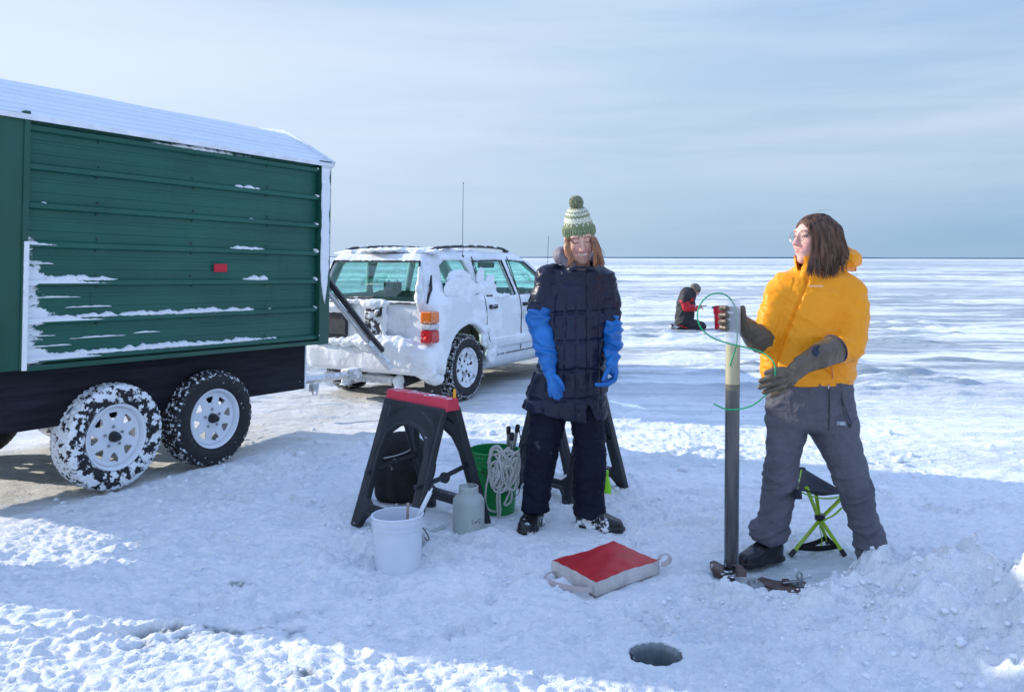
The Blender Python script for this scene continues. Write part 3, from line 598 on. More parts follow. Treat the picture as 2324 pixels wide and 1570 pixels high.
rf = mesh('roof', V, F, 'roof_metal', tr, smooth=False); md = rf.modifiers.new('thick', 'SOLIDIFY'); md.thickness = 0.018; md.offset = -1
t = MB(); t.box((-1.42, -0.054, 2.184), (2.86, 0.012, 0.030)); t.build('eave_trim', 'white_edge', rf, bevel=0.002)
t = MB()
for a, bb in (((-0.06, 2.196), (0.49, 2.494)), ((0.49, 2.492), (0.90, 2.544)), ((0.90, 2.544), (1.31, 2.492)), ((1.31, 2.492), (1.86, 2.185))):
    d = np.array(bb) - np.array(a); ln = np.hypot(*d); an = math.atan2(d[1], d[0]); c_ = (np.array(a) + np.array(bb)) / 2
    t.box((0.022, c_[0], c_[1] - 0.008), (0.016, ln, 0.055), Matrix.Rotation(an, 3, 'X'))
t.build('gable_trim', 'white_edge', rf, bevel=0.002)
# black plywood skirt with a white edge, floor frame
sk = MB(); sk.box((-0.13 - 1.32, 0.10, 0.60), (2.66, 0.018, 0.385)); sk.build('skirt_board', 'black_plywood', tr)
sk = MB(); sk.box((-0.113, 0.10, 0.60), (0.014, 0.03, 0.386)); sk.build('edge_strip', 'white_edge', tr)
sk = MB(); sk.box((-0.13 - 1.32, 1.70, 0.66), (2.66, 0.018, 0.24)); sk.build('skirt_board', 'black_plywood', tr)
fr = MB()
for y in (0.42, 1.38): fr.box((-1.4, y, 0.70), (2.7, 0.05, 0.09))
for x in (-0.15, -1.075, -1.81, -2.65): fr.box((x, 0.9, 0.69), (0.05, 1.5, 0.07))
for x in (-1.075, -1.81): fr.tube([(x, 0.2, 0.36), (x, 1.6, 0.36)], 0.028, 12)
for x in (-1.075, -1.81):
    for y in (0.42, 1.38): fr.box((x, y, 0.5), (0.05, 0.05, 0.32))
fr.build('chassis', 'frame_steel', tr)

def tyre_mesh(Ro=0.33, Ri=0.20, w=0.205, n=192, blocks=48, deep=0.010, groove=(0.28, 0.72)):
    """profile across the tyre; tread blocks pressed into the crown"""
    P = []
    q = [(Ri, -0.36), (Ri + 0.012, -0.44), (Ri + 0.045, -0.50), (Ri + 0.085, -0.495), (Ro - 0.022, -0.455), (Ro - 0.008, -0.42)]
    P += [(r, t * w, 0) for r, t in q]; m_ = 15
    for i in range(m_): f = i / (m_ - 1); P.append((Ro - 0.006 * (2 * f - 1) ** 2, (-0.40 + 0.80 * f) * w, 1))
    P += [(r, -t * w, 0) for r, t in q[::-1]]
    V = []
    for k in range(n):
        a = 2 * math.pi * k / n
        for r, y, tr_ in P:
            if tr_:
                f = y / w + 0.5; band = int(f * 6); ph = (k / n * blocks + 0.5 * (band % 2) + 0.25 * math.sin(f * 9)) % 1
                if ph < 0.30 or abs(f * 6 - round(f * 6)) < 0.14: r -= deep
            elif r > Ro - 0.03:
                ph = (k / n * blocks) % 1
                if ph < 0.3: r -= deep * 0.7
            V.append((r * math.cos(a), y, r * math.sin(a)))
    c = len(P); F = [(k * c + j, k * c + j + 1, ((k + 1) % n) * c + j + 1, ((k + 1) % n) * c + j) for k in range(n) for j in range(c - 1)]
    A = np.zeros((len(V), 3)); A[:, :] = np.tile([1.0 if (tr_ or r > Ro - 0.03) else 0.0 for r, y, tr_ in P], n)[:, None]
    return V, F, A
def rim_mesh(Rr=0.186, y0=-0.070, holes=8, dish=0.022, hole=(0.095, 0.140), hw=0.30, n=128, kind='spoke'):
    radii = [0.0, 0.03, 0.05, 0.075, 0.088, 0.095, 0.105, 0.118, 0.130, 0.140, 0.146, 0.152, 0.160, 0.168]
    ys = [0.0 if r < 0.08 else (0.004 if r < 0.15 else 0.018) for r in radii]
    V = []; F = []
    for r, yy in zip(radii, ys):
        for k in range(n): a = 2 * math.pi * k / n; V.append((max(r, .001) * math.cos(a), y0 + dish - yy * 0.4, max(r, .001) * math.sin(a)))
    for i in range(len(radii) - 1):
        rm = (radii[i] + radii[i + 1]) / 2
        for k in range(n):
            ph = ((k + 0.5) / n * holes) % 1 - 0.5
            if kind == 'spoke': wdt = 0.13 + 0.14 * (rm - hole[0]) / (hole[1] - hole[0])
            else: wdt = 0.13 * math.sqrt(max(0, 1 - ((rm - (hole[0] + hole[1]) / 2) / ((hole[1] - hole[0]) / 2)) ** 2))
            if hole[0] < rm < hole[1] and abs(ph) < wdt: continue
            F.append((i * n + k, i * n + (k + 1) % n, (i + 1) * n + (k + 1) % n, (i + 1) * n + k))
    return V, F, n
def make_wheel(parent, x, y, z, Rw=0.33, tyre='rubber', rim='white_rim', spin=0.0, outer=-1, holes=8, kind='spoke', hub=True, lean=0.0, deep=0.010, nuts=5):
    e = bpy.data.objects.new('wheel', None); C.objects.link(e); e.parent = parent; e.location = (x, y, z); e.rotation_euler = (R(lean), 0, 0 if outer < 0 else math.pi); e.empty_display_size = 0.1
    V, F, A = tyre_mesh(Rw, deep=deep); mesh('tyre', V, F, tyre, e, attr={'snowy': A}).rotation_euler = (0, spin, 0)
    V, F, n = rim_mesh(holes=holes, kind=kind, hole=(0.095, 0.140) if kind == 'spoke' else (0.088, 0.146))
    r_ = mesh('rim', V, F, rim, e); md = r_.modifiers.new('thick', 'SOLIDIFY'); md.thickness = 0.006; r_.rotation_euler = (0, spin, 0); r_.scale = (1.08, 1, 1.08)
    g = MB(); g.lathe([(0.160, -0.052), (0.168, -0.058), (0.176, -0.088), (0.186, -0.094), (0.190, -0.090), (0.187, -0.07), (0.172, -0.06), (0.166, 0.05), (0.186, 0.085), (0.190, 0.085)], (0, 0, 0), 72, (0, 1, 0)); g.build('rim_flange', rim, e, smooth=True).scale = (1.08, 1, 1.08)
    if hub:
        h = MB(); h.lathe([(0.0, -0.112), (0.012, -0.112), (0.020, -0.108), (0.024, -0.085), (0.030, -0.083), (0.034, -0.06), (0.036, -0.045)], (0, 0, 0), 24, (0, 1, 0)); h.build('hub', 'axle_black', e, smooth=True)
    h = MB().lathe([(0, -0.068), (0.007, -0.067), (0.010, -0.062), (0.010, -0.045)], (0, 0, 0), 6, (0, 1, 0)).build('wheel_nut', 'steel' if hub else 'axle_black', e)
    copies(h, [(0.062 * math.cos(2 * math.pi * (k_ + 0.3) / nuts), 0, 0.062 * math.sin(2 * math.pi * (k_ + 0.3) / nuts)) for k_ in range(nuts)], e)
    MB().lathe([(0, -0.074), (0.004, -0.072), (0.004, -0.05)], (0.02, 0, -0.150), 6, (0, 1, 0)).build('valve', 'axle_black', e)
    return e
make_wheel(tr, -1.075, 0.062, 0.318, tyre='rubber_dusted', spin=0.2, lean=0.6)
make_wheel(tr, -1.81, 0.075, 0.305, tyre='rubber_caked', spin=0.35, lean=0.6)
make_wheel(tr, -1.075, 1.66, 0.318, tyre='rubber_caked', outer=1)
make_wheel(tr, -1.81, 1.66, 0.305, tyre='rubber', outer=1, spin=0.5)
# ledges of packed snow on the ribs
def ledge(x0, x1, z, t=0.022, d=0.045, seed=0):
    n = max(12, int((x1 - x0) / 0.012)); V = []; F = []
    for i in range(n + 1):
        f = i / n; x = x0 + (x1 - x0) * f; e = max(0.04, math.sin(math.pi * min(1, max(0, f))) ** 0.45)
        nn = float(noise2(np.array([x * 16]), np.array([seed + z * 5]))[0]); nn2 = float(noise2(np.array([x * 45]), np.array([seed + 3.0]))[0]); hh = t * e * (1 + 0.55 * nn + 0.3 * nn2); dd = d * e * (0.8 + 0.3 * nn2)
        for k in range(9):
            a = math.pi * k / 8 ; V.append((x, 0.006 - dd * math.sin(a), z + hh * (0.5 - 0.5 * math.cos(a)) ** 1.3 * (0.55 + 0.45 * math.sin(a / 2)) - 0.006))
    for i in range(n):
        for k in range(8): p = i * 9 + k; F.append((p, p + 9, p + 10, p + 1))
    return V, F
lg = MB(); rz = lambda k: 0.82 + 0.2195 * k + 0.012
for x0, x1, k_, t_, d_ in ((-2.39, -0.42, 0, 0.034, 0.045), (-2.39, -0.45, 1, 0.030, 0.042), (-2.39, -1.75, 2, 0.030, 0.038), (-0.86, -0.58, 2, 0.038, 0.04), (-0.98, -0.62, 3, 0.030, 0.036), (-0.92, -0.62, 4, 0.012, 0.03), (-0.95, -0.66, 5, 0.030, 0.038), (-1.72, -0.72, 6, 0.030, 0.036), (-2.39, -2.2, 4, 0.016, 0.03), (-2.39, -2.3, 3, 0.014, 0.03)):
    lg.add(*ledge(x0, x1, rz(k_), t_, d_, x0 * 3))
for k_ in range(1, 7): lg.add(*ledge(-0.135, -0.098, rz(k_) - 0.004, 0.028, 0.05, k_))
for x0, x1, k_, q in ((-2.38, -2.2, 0, 0.145), (-2.38, -2.1, 0, 0.085), (-2.12, -1.75, 0, 0.12), (-1.7, -1.5, 0, 0.13), (-2.38, -2.05, 1, 0.145), (-2.15, -1.85, 1, 0.085), (-2.39, -2.22, 2, 0.12)): lg.add(*ledge(x0, x1, rz(k_) + q - 0.02, 0.010, 0.014, q * 40 + x0))
lg.build('snow', 'packed_snow', tr, smooth=True)
t = MB(); t.box((-1.045, -0.016, 1.355), (0.112, 0.006, 0.056)); t.build('reflector', 'red_reflector', tr, bevel=0.003)
# tongue, coupler, jack stand
def TL(px, py, Y):        # photo point at distance Y in trailer coordinates
    p = at(px, py, Y) - np.array((-1.508, 6.84, 0)); a = math.atan2(0.854, 0.521); c, s_ = math.cos(-a), math.sin(-a)
    x, y = c * p[0] - s_ * p[1], s_ * p[0] + c * p[1]; pt = R(1.08); return np.array((x * math.cos(pt) - p[2] * math.sin(pt), y, x * math.sin(pt) + p[2] * math.cos(pt)))
tg = MB(); a_ = TL(672, 866, 6.75); b_ = TL(792, 852, 8.05); tg.tube([a_, a_ * .5 + b_ * .5, b_], 0.034, 4, up=(0, 1, 0)); c_ = TL(600, 868, 7.8); tg.tube([c_, b_], 0.030, 4)
tg.build('tongue', 'galvanised', tr, bevel=0.004)
cp = MB(); cp.box(b_ + np.array((0.04, 0, 0.012)), (0.20, 0.11, 0.10), taper=0.85); cp.tube([b_ + np.array((0.12, 0, 0.0)), b_ + np.array((0.14, 0, -0.07))], 0.03, 12); cp.build('coupler', 'galvanised', tr, bevel=0.012)
js = MB(); p = TL(712, 872, 7.1); js.box(p + np.array((0, 0, -0.03)), (0.05, 0.05, 0.06)); js.tube([p + np.array((-0.03, 0, 0)), p + np.array((0.0, 0, -0.09)), p + np.array((0.04, 0, -0.10)), p + np.array((0.06, 0, 0.0))], 0.008, 8); js.build('safety_chain_hook', 'galvanised', tr, smooth=True)
# telescopic lift leg slanting out from the front wall
lp0 = TL(738, 628, 6.98); lp1 = TL(845, 768, 7.40); lp2 = TL(888, 820, 7.55)
q0 = TL(738, 655, 6.98); q1 = TL(835, 776, 7.40); q2 = TL(880, 828, 7.55)
lt = MB(); lt.tube([lp0, lp0 * .3 + lp1 * .7, lp1, lp1 + (lp2 - lp1) * 0.55], 0.030, 4, up=(0.3, 1, 0)); lt.build('strut', 'black_steel', tr, bevel=0.004)
lt = MB(); lt.tube([q0, q1], 0.022, 16); lt.build('strut', 'steel', tr, smooth=True)
lt = MB(); lt.tube([q1 - (q1 - q0) * 0.01, q2], 0.036, 18); lt.tube([q2, q2 + (q2 - q1) * 0.15], [0.036, 0.03], 18); lt.build('strut_sleeve', 'galvanised', tr, smooth=True)

# unseen block added behind the trailer, shaped to cast the foreground shade
mat('caster_cloth', (0.05, 0.06, 0.09), rough=0.8, var=0.2)
tn = thing('shade_caster', 'dark block added unseen beyond the rear end of the green trailer to cast foreground shade', 'shade caster', (-4.15, 4.37, 0), (0, 0, R(-19.3)))
t = MB(); t.prism([(-0.22, 0.0), (0.20, 0), (0.24, 0.95), (0.62, 1.25), (0.64, 2.1), (0.40, 2.5), (0.20, 2.5), (0.14, 1.9)], ((-0.5, 0, 0), (0, 1, 0), (0, 0, 1)), 1.0); t.build('caster_block', 'caster_cloth', tn, bevel=0.05)
for y in (-0.23, 0.20): MB().tube([(0.52, y, 0.0), (0.53, y, 0.9)], 0.012, 8).build('caster_pole', 'black_steel', tn, smooth=True)
# ------------------------------------------------------------------ snow-caked white estate 4x4
mat('car_paint', (0.70, 0.72, 0.74), rough=0.32, var=0.03, vs=2, coat=0.4, snow=(0.46, 0.58, 0.12), snow_scale=2.6, bump_d=0.012)
mat('car_trim', (0.018, 0.02, 0.024), rough=0.45, var=0.2, snow=(0.60, 0.66, 0.1), snow_scale=12)
mat('interior', (0.055, 0.06, 0.065), rough=0.8, var=0.2)
mat('lamp_red', (0.50, 0.008, 0.012), rough=0.15, var=0.25, vs=40, snow=(0.62, 0.67, 0.0), snow_scale=20, coat=0.6)
mat('lamp_amber', (0.75, 0.17, 0.02), rough=0.15, var=0.2, vs=40, snow=(0.60, 0.66, 0.0), snow_scale=20, coat=0.6)
mat('lamp_clear', (0.55, 0.56, 0.58), rough=0.15, var=0.2, vs=40, coat=0.6)
mat('brake_glow', (0.8, 0.02, 0.02), emit=((1, 0.03, 0.02), 3.0))
mat('alloy_snowy', (0.45, 0.46, 0.48), rough=0.4, metal=0.3, var=0.1, snow=(0.40, 0.46, 0.0), snow_scale=14)
mat('chain', (0.20, 0.20, 0.21), rough=0.5, metal=0.7, var=0.3, vs=40, snow=(0.48, 0.54, 0.2), snow_scale=30)
mat('mark_grey', (0.16, 0.22, 0.25), rough=0.5)
def glass(name, tint, gl=0.10, frost=None):
    m = newmat(name); o = N('ShaderNodeOutputMaterial'); t = N('ShaderNodeBsdfTransparent'); t.inputs[0].default_value = col(tint)
    g = N('ShaderNodeBsdfGlossy'); g.inputs['Roughness'].default_value = 0.02; g.inputs[0].default_value = (0.9, 1, 0.97, 1)
    fz = N('ShaderNodeLayerWeight'); fz.inputs[0].default_value = 0.5; mx = N('ShaderNodeMixShader'); L(math_('MULTIPLY_ADD', math_('POWER', fz.outputs['Facing'], 4.0), 0.5, gl * 0.3), mx.inputs[0]); L(t.outputs[0], mx.inputs[1]); L(g.outputs[0], mx.inputs[2]); res = mx.outputs[0]
    if frost:
        tc = N('ShaderNodeTexCoord'); n = N('ShaderNodeTexNoise'); L(tc.outputs['Object'], n.inputs[0]); n.inputs['Scale'].default_value = 28; n.inputs['Detail'].default_value = 7; n.inputs['Roughness'].default_value = 0.7
        sp = N('ShaderNodeSeparateXYZ'); L(tc.outputs['Object'], sp.inputs[0])
        v = math_('ADD', n.outputs[0], math_('MULTIPLY', math_('SUBTRACT', frost, sp.outputs[2]), 0.8))
        r = N('ShaderNodeMapRange'); L(v, r.inputs[0]); r.inputs[1].default_value = 0.58; r.inputs[2].default_value = 0.64
        d = N('ShaderNodeBsdfDiffuse'); d.inputs[0].default_value = (0.75, 0.82, 0.84, 1); m2 = N('ShaderNodeMixShader'); L(r.outputs[0], m2.inputs[0]); L(res, m2.inputs[1]); L(d.outputs[0], m2.inputs[2]); res = m2.outputs[0]
    L(res, o.inputs[0]); MATS[name] = m
glass('car_glass', (0.80, 0.97, 0.93)); glass('rear_glass', (0.74, 0.90, 0.86), 0.22, 0.98)

CA = math.atan2(0.875, 0.485); CO = np.array((-1.16, 9.19, 0.0))
car = thing('car', 'white four wheel drive estate car caked in snow, parked hitched to the green trailer', 'car', tuple(CO), (0, 0, CA))
def CL(px, py, Y):
    p = at(px, py, Y) - CO; c, s_ = math.cos(-CA), math.sin(-CA); return np.array((c * p[0] - s_ * p[1], s_ * p[0] + c * p[1], p[2]))
PR = np.array([(-0.60, 0.30), (-0.70, 0.36), (-0.725, 0.44), (-0.72, 0.56), (-0.63, 0.60), (-0.615, 0.98), (-0.50, 1.36), (-0.42, 1.485), (-0.25, 1.51), (0.6, 1.525), (1.35, 1.51), (1.62, 1.44), (2.25, 1.04), (3.0, 0.96), (3.22, 0.80), (3.27, 0.40), (3.15, 0.24), (0.5, 0.24)], np.float32)
def poly_sdf(p, poly):
    d = np.full(len(p), 1e9, np.float32); s = np.zeros(len(p), bool); n = len(poly)
    for i in range(n):
        a = poly[i]; b = poly[(i + 1) % n]; e = b - a; w = p - a; t = np.clip((w @ e) / (e @ e), 0, 1); q = w - t[:, None] * e; d = np.minimum(d, (q * q).sum(1))
        c = ((a[1] <= p[:, 1]) & (b[1] > p[:, 1])) | ((b[1] <= p[:, 1]) & (a[1] > p[:, 1])); xi = a[0] + (p[:, 1] - a[1]) * e[0] / (e[1] + 1e-9); s ^= c & (p[:, 0] < xi)
    return np.sqrt(d) * np.where(s, -1, 1)
def half(x, z):
    h = np.interp(z, [0.2, 0.34, 0.55, 0.60, 0.85, 1.0, 1.40, 1.50], [0.74, 0.80, 0.825, 0.815, 0.825, 0.80, 0.655, 0.60]); h = h - 0.09 * sst(-0.45, -0.74, x) - 0.22 * sst(2.3, 3.3, x) - 0.05 * sst(0.0, -0.6, x) * sst(0.95, 1.3, z); return h
WIN = [np.array(q, np.float32) for q in ([(-0.34, 1.06), (-0.27, 1.37), (-0.18, 1.42), (0.17, 1.42), (0.26, 1.20), (0.30, 1.06)], [(0.42, 1.04), (0.34, 1.18), (0.34, 1.41), (0.98, 1.42), (1.06, 1.04)], [(1.14, 1.04), (1.08, 1.42), (1.50, 1.40), (2.02, 1.08), (2.02, 1.04)])]
REARW = np.array([(-0.64, 1.015), (-0.53, 1.40), (0.53, 1.40), (0.64, 1.015)], np.float32)
FRONTW = np.array([(-0.66, 1.08), (-0.52, 1.42), (0.52, 1.42), (0.66, 1.08)], np.float32)
def outer(P):
    d = poly_sdf(P[:, [0, 2]], PR); e = np.abs(P[:, 1]) - half(P[:, 0], P[:, 2]); return smax(d, e * 0.97, 0.09)
def car_f(P):
    o = outer(P); d = np.maximum(o, -(o + 0.055))
    xz = P[:, [0, 2]]; ay = np.abs(P[:, 1])
    for w in WIN: d = smax(d, -np.maximum(poly_sdf(xz, w), 0.4 - ay), 0.012)
    d = smax(d, -np.maximum(poly_sdf(P[:, [1, 2]], REARW), P[:, 0] + 0.30), 0.012); d = smax(d, -np.maximum(poly_sdf(P[:, [1, 2]], FRONTW), 1.5 - P[:, 0]), 0.012)
    for xx in (0.0, 2.42):
        r = np.hypot(P[:, 0] - xx, P[:, 2] - 0.36)
        lip = np.maximum(np.maximum(np.abs(r - 0.43) - 0.022, np.abs(ay - (half(P[:, 0], P[:, 2]) + 0.0)) - 0.02), 0.30 - P[:, 2]); d = smin(d, lip, 0.02)
        d = smax(d, -np.maximum(r - 0.405, 0.50 - ay), 0.012)
    for xx in (0.325, 1.10):        # door shut lines
        g = np.maximum(np.abs(P[:, 0] - xx - 0.05 * (P[:, 2] - 0.9)) - 0.010, np.abs(np.abs(P[:, 2] - 0.70) - 0.0) - 0.34); d = smax(d, -np.maximum(g, 0.012 - np.abs(o + 0.0) - 0.02), 0.004) if False else d
    # sculpted side strip and bumper step
    st = np.maximum(np.maximum(np.abs(P[:, 2] - 0.53) - 0.05, np.abs(ay - half(P[:, 0], P[:, 2])) - 0.018), np.maximum(0.45 - P[:, 0], P[:, 0] - 2.0)); d = smin(d, st, 0.02)
    # rear bumper corners
    for sgn in (-1, 1): d = smin(d, rbox(P, (-0.62, sgn * 0.66, 0.46), (0.20, 0.30, 0.27), 0.07), 0.05)
    d = smin(d, rbox(P, (-0.68, 0.0, 0.43), (0.13, 1.35, 0.24), 0.05), 0.04)
    return d
def car_disp(V):
    n = fbm3(V * np.array([5, 5, 4]), 4); k = sst(-0.05, 0.35, noise3(V * 2.1 + 3) + 0.25 * sst(1.3, -0.4, V[:, 0])); return 0.007 * np.maximum(0, n + 0.15) * k
body = solid('body', car_f, (-0.85, -0.92, 0.15), (3.4, 0.92, 1.62), 0.017, 'car_paint', car, disp=car_disp, world=False)
def pane(poly, name, m, fn, parent):
    """thin glass sheet cut to the polygon, bulging with the body side"""
    P = [np.array(q, float) for q in poly]; V = []; c = sum(P) / len(P); n = len(P); rings = 4
    for r in range(rings + 1):
        for q in P: V.append(fn(c + (q - c) * (r / rings) * 1.03))
    F = [(r * n + k, r * n + (k + 1) % n, (r + 1) * n + (k + 1) % n, (r + 1) * n + k) for r in range(1, rings) for k in range(n)] + [(k, n + k, n + (k + 1) % n) for k in range(n)]
    o = mesh(name, V, F, m, parent); md = o.modifiers.new('thick', 'SOLIDIFY'); md.thickness = 0.004; return o
for sgn in (-1, 1):
    for w in WIN: pane(w, 'window', 'car_glass', lambda q: (q[0], sgn * (float(half(np.array([q[0]]), np.array([q[1]]))[0]) - 0.032), q[1]), car)
rearx = lambda z: float(np.interp(z, [0.98, 1.36, 1.485], [-0.615, -0.50, -0.42])) + 0.032
rw = pane(REARW, 'rear_window', 'rear_glass', lambda q: (rearx(q[1]), q[0], q[1]), car)
pane(FRONTW, 'windscreen', 'car_glass', lambda q: (float(np.interp(q[1], [1.04, 1.44], [2.22, 1.60])), q[0], q[1]), car)
fm = MB(); cr = [(rearx(z) - 0.045, y, z) for y, z in ((-0.655, 1.0), (-0.545, 1.412), (0.545, 1.412), (0.655, 1.0))]
fm.tube(cr, 0.018, 6, closed=True, flat=0.6); fm.build('seal', 'car_trim', rw)
qm = MB(); qm.prism([(-0.60, 1.0), (-0.50, 1.28), (-0.505, 1.0)], ((0, -0.765, 0), (1, 0, 0), (0, 0.06, 1)), 0.02); qm.build('corner_panel', 'car_trim', car, bevel=0.003)
for w in WIN[1:]:
    f_ = MB(); f_.tube([(q[0], -(float(half(np.array([q[0]]), np.array([q[1]]))[0]) - 0.004), q[1]) for q in w], 0.011, 6, closed=True); f_.build('seal', 'car_trim', car)
# door shut lines, handles, tail lamps
sl_ = MB()
for x0 in (0.33, 1.10):
    pts = [(x0 + (0.03 if z > 0.7 else 0.03 - (0.7 - z) * (-0.5 if x0 < 1 else 0)), -(float(half(np.array([x0]), np.array([z]))[0]) + 0.004), z) for z in np.linspace(0.42, 1.46, 14)]; sl_.tube(pts, 0.0055, 5)
sl_.tube([(x, -(float(half(np.array([x]), np.array([0.42]))[0]) + 0.003), 0.40) for x in np.linspace(0.5, 1.98, 10)], 0.006, 5); sl_.build('shut_line', 'car_trim', body)
for sgn in (-1, 1):
    for x0 in (0.50, 1.25):
        y = sgn * (float(half(np.array([x0]), np.array([0.90]))[0]) + 0.012); h = MB(); h.box((x0, y, 0.925), (0.15, 0.03, 0.045)); h.box((x0 + 0.01, y + sgn * 0.012, 0.925), (0.10, 0.02, 0.022)); h.build('door_handle', 'car_trim', car, bevel=0.008)
    for z0, z1, mm, nm in ((0.81, 0.93, 'lamp_amber', 'indicator'), (0.75, 0.81, 'lamp_clear', 'reversing_light'), (0.62, 0.75, 'lamp_red', 'tail_light')):
        t = MB(); zz = (z0 + z1) / 2; t.box((-0.595, sgn * 0.748, zz), (0.155, 0.135, z1 - z0 - 0.002), taper=0.98); o = t.build(nm, mm, car, bevel=0.022, seg=3)
        if nm == 'tail_light' and sgn < 0: MB().lathe([(0, -0.004), (0.007, -0.003), (0.010, 0)], (-0.674, -0.745, 0.678), 10, (1, 0, 0)).build('lamp', 'brake_glow', o, smooth=True)
# tailgate: number plate recess, spare wheel carrier, wiper
t = MB(); t.box((-0.632, 0.42, 0.765), (0.03, 0.36, 0.30)); pl = t.build('plate_recess', 'car_trim', car, bevel=0.01)
t = MB(); t.box((-0.652, 0.40, 0.74), (0.012, 0.30, 0.15)); t.build('number_plate', 'interior', pl, bevel=0.003)
t = MB(); t.box((-0.655, -0.13, 0.82), (0.05, 0.24, 0.28)); t.box((-0.69, -0.08, 0.87), (0.05, 0.08, 0.08)); t.lathe([(0.0, -0.07), (0.035, -0.07), (0.04, -0.03), (0.03, 0.0)], (-0.66, -0.20, 0.90), 16, (1, 0, 0)); t.lathe([(0.0, -0.05), (0.035, -0.05), (0.04, -0.03), (0.03, 0.0)], (-0.66, -0.03, 0.76), 16, (1, 0, 0)); t.build('wheel_carrier', mat('snowy_trim', (0.018, 0.02, 0.024), rough=0.45, var=0.2, snow=(0.50, 0.55, 0.1), snow_scale=10), car, bevel=0.015)
t = MB(); t.tube([(-0.655, -0.17, 0.965), (-0.645, -0.02, 1.00), (-0.635, 0.12, 1.035)], 0.009, 6); t.tube([(-0.64, 0.22, 1.04), (-0.64, -0.10, 1.05)], 0.012, 6); t.build('wiper', 'car_trim', car)
t = MB()
for k in range(20):
    a = math.pi * (0.9 - 0.8 * k / 19); t.box((-0.645, 0.50 + 0.085 * -math.cos(a) * -1, 0.545 + 0.055 * math.sin(a)), (0.003, 0.007, 0.012))
for y, z, w_ in ((0.50, 0.570, 0.10), (0.49, 0.553, 0.10), (0.50, 0.540, 0.11)): t.box((-0.645, y, z), (0.003, w_, 0.006))
t.build('dealer_badge', 'mark_grey', car)
bd = MB(); bd.box((1.20, -0.831, 0.81), (0.045, 0.004, 0.11)); bd = bd.build('sticker', 'white_edge', car)
bt = MB(); [bt.box((1.20, -0.834, 0.85 - 0.022 * i), (0.022, 0.003, 0.006)) for i in range(3)]; bt.lathe([(0.006, 0), (0.009, 0)], (1.20, -0.8345, 0.775), 12, (0, 1, 0)); bt.build('sticker_mark', 'mark_grey', bd)
# roof rails, aerial
for sgn in (-1, 1):
    t = MB(); t.tube(smooth_path([(-0.30, sgn * 0.545, 1.475), (-0.24, sgn * 0.545, 1.53), (-0.1, sgn * 0.54, 1.555), (0.5, sgn * 0.53, 1.573), (1.1, sgn * 0.52, 1.562), (1.28, sgn * 0.52, 1.535), (1.36, sgn * 0.52, 1.50)], 5), 0.021, 8, flat=0.75); t.box((-0.23, sgn * 0.545, 1.51), (0.17, 0.05, 0.07), taper=0.6); t.box((1.30, sgn * 0.52, 1.515), (0.12, 0.05, 0.05), taper=0.6); t.build('roof_rail', 'car_trim', car, smooth=True)
for x in (0.0, 1.0):
    pass
t = MB(); t.tube([(0.21, -0.615, 1.42), (0.21, -0.612, 1.475)], [0.018, 0.012], 10); t.tube([(0.21, -0.612, 1.47), (0.20, -0.62, 1.9), (0.185, -0.635, 2.235)], [0.0035, 0.003, 0.0025], 6); t.lathe([(0, 0.012), (0.008, 0), (0, -0.012)], (0.185, -0.635, 2.235), 8); t.build('aerial', 'car_trim', car, smooth=True)
t = MB(); t.tube([(2.1, -0.66, 1.0), (2.06, -0.70, 1.72)], 0.003, 6); t.build('aerial', 'car_trim', car, smooth=True)
# underside: tank, hitch, exhaust, mud flap
t = MB(); t.box((0.9, 0, 0.30), (2.4, 1.2, 0.16)); t.tube([(0, -0.6, 0.33), (0, 0.6, 0.33)], 0.05, 12); t.tube([(2.42, -0.6, 0.33), (2.42, 0.6, 0.33)], 0.05, 12); t.box((-0.30, 0.1, 0.27), (0.4, 0.9, 0.12)); t.build('underbody', 'frame_steel', car, bevel=0.02)
t = MB(); t.box((-0.62, 0.05, 0.235), (0.07, 0.95, 0.07)); t.box((-0.72, 0.12, 0.215), (0.24, 0.06, 0.06)); t.tube([(-0.84, 0.12, 0.20), (-0.84, 0.12, 0.30)], 0.016, 10); t.lathe([(0, 0.027), (0.019, 0.019), (0.027, 0), (0.019, -0.019), (0, -0.027)], (-0.84, 0.12, 0.32), 16); t.box((-0.80, 0.12, 0.19), (0.12, 0.07, 0.02)); t.build('tow_bar', 'galvanised', car, bevel=0.006)
t = MB(); t.tube(smooth_path([(-0.15, -0.42, 0.27), (-0.45, -0.40, 0.22), (-0.66, -0.38, 0.20)], 5), [0.07] * 4 + [0.065] * 4 + [0.045] * 3, 14, flat=0.7); t.build('exhaust', 'frame_steel', car, smooth=True)
t = MB(); t.box((-0.44, -0.68, 0.22), (0.02, 0.20, 0.20)); t.build('mud_flap', 'car_trim', car, bevel=0.005)
# seats and wheel seen through the glass
for x, y, wd in ((1.25, -0.38, 0.46), (1.25, 0.38, 0.46), (0.40, 0.0, 1.2)):
    t = MB(); t.box((x + 0.22, y, 0.62), (0.5, wd, 0.16)); t.box((x - 0.05, y, 0.84), (0.14, wd, 0.46), Matrix.Rotation(R(-10), 3, 'Y'))
    for yy in ((y,) if wd < 1 else (-0.35, 0.35)): t.box((x - 0.13, yy, 1.12), (0.07, 0.20, 0.11)); t.tube([(x - 0.11, yy - 0.06, 1.1), (x - 0.12, yy - 0.06, 1.2)], 0.008, 6); t.tube([(x - 0.11, yy + 0.06, 1.1), (x - 0.12, yy + 0.06, 1.2)], 0.008, 6)
    t.build('seat', 'interior', car, bevel=0.03)
t = MB(); t.box((2.0, 0, 0.94), (0.36, 1.35, 0.16)); t.box((1.86, -0.35, 1.05), (0.12, 0.24, 0.07)); t.build('dashboard', 'interior', car, bevel=0.03)
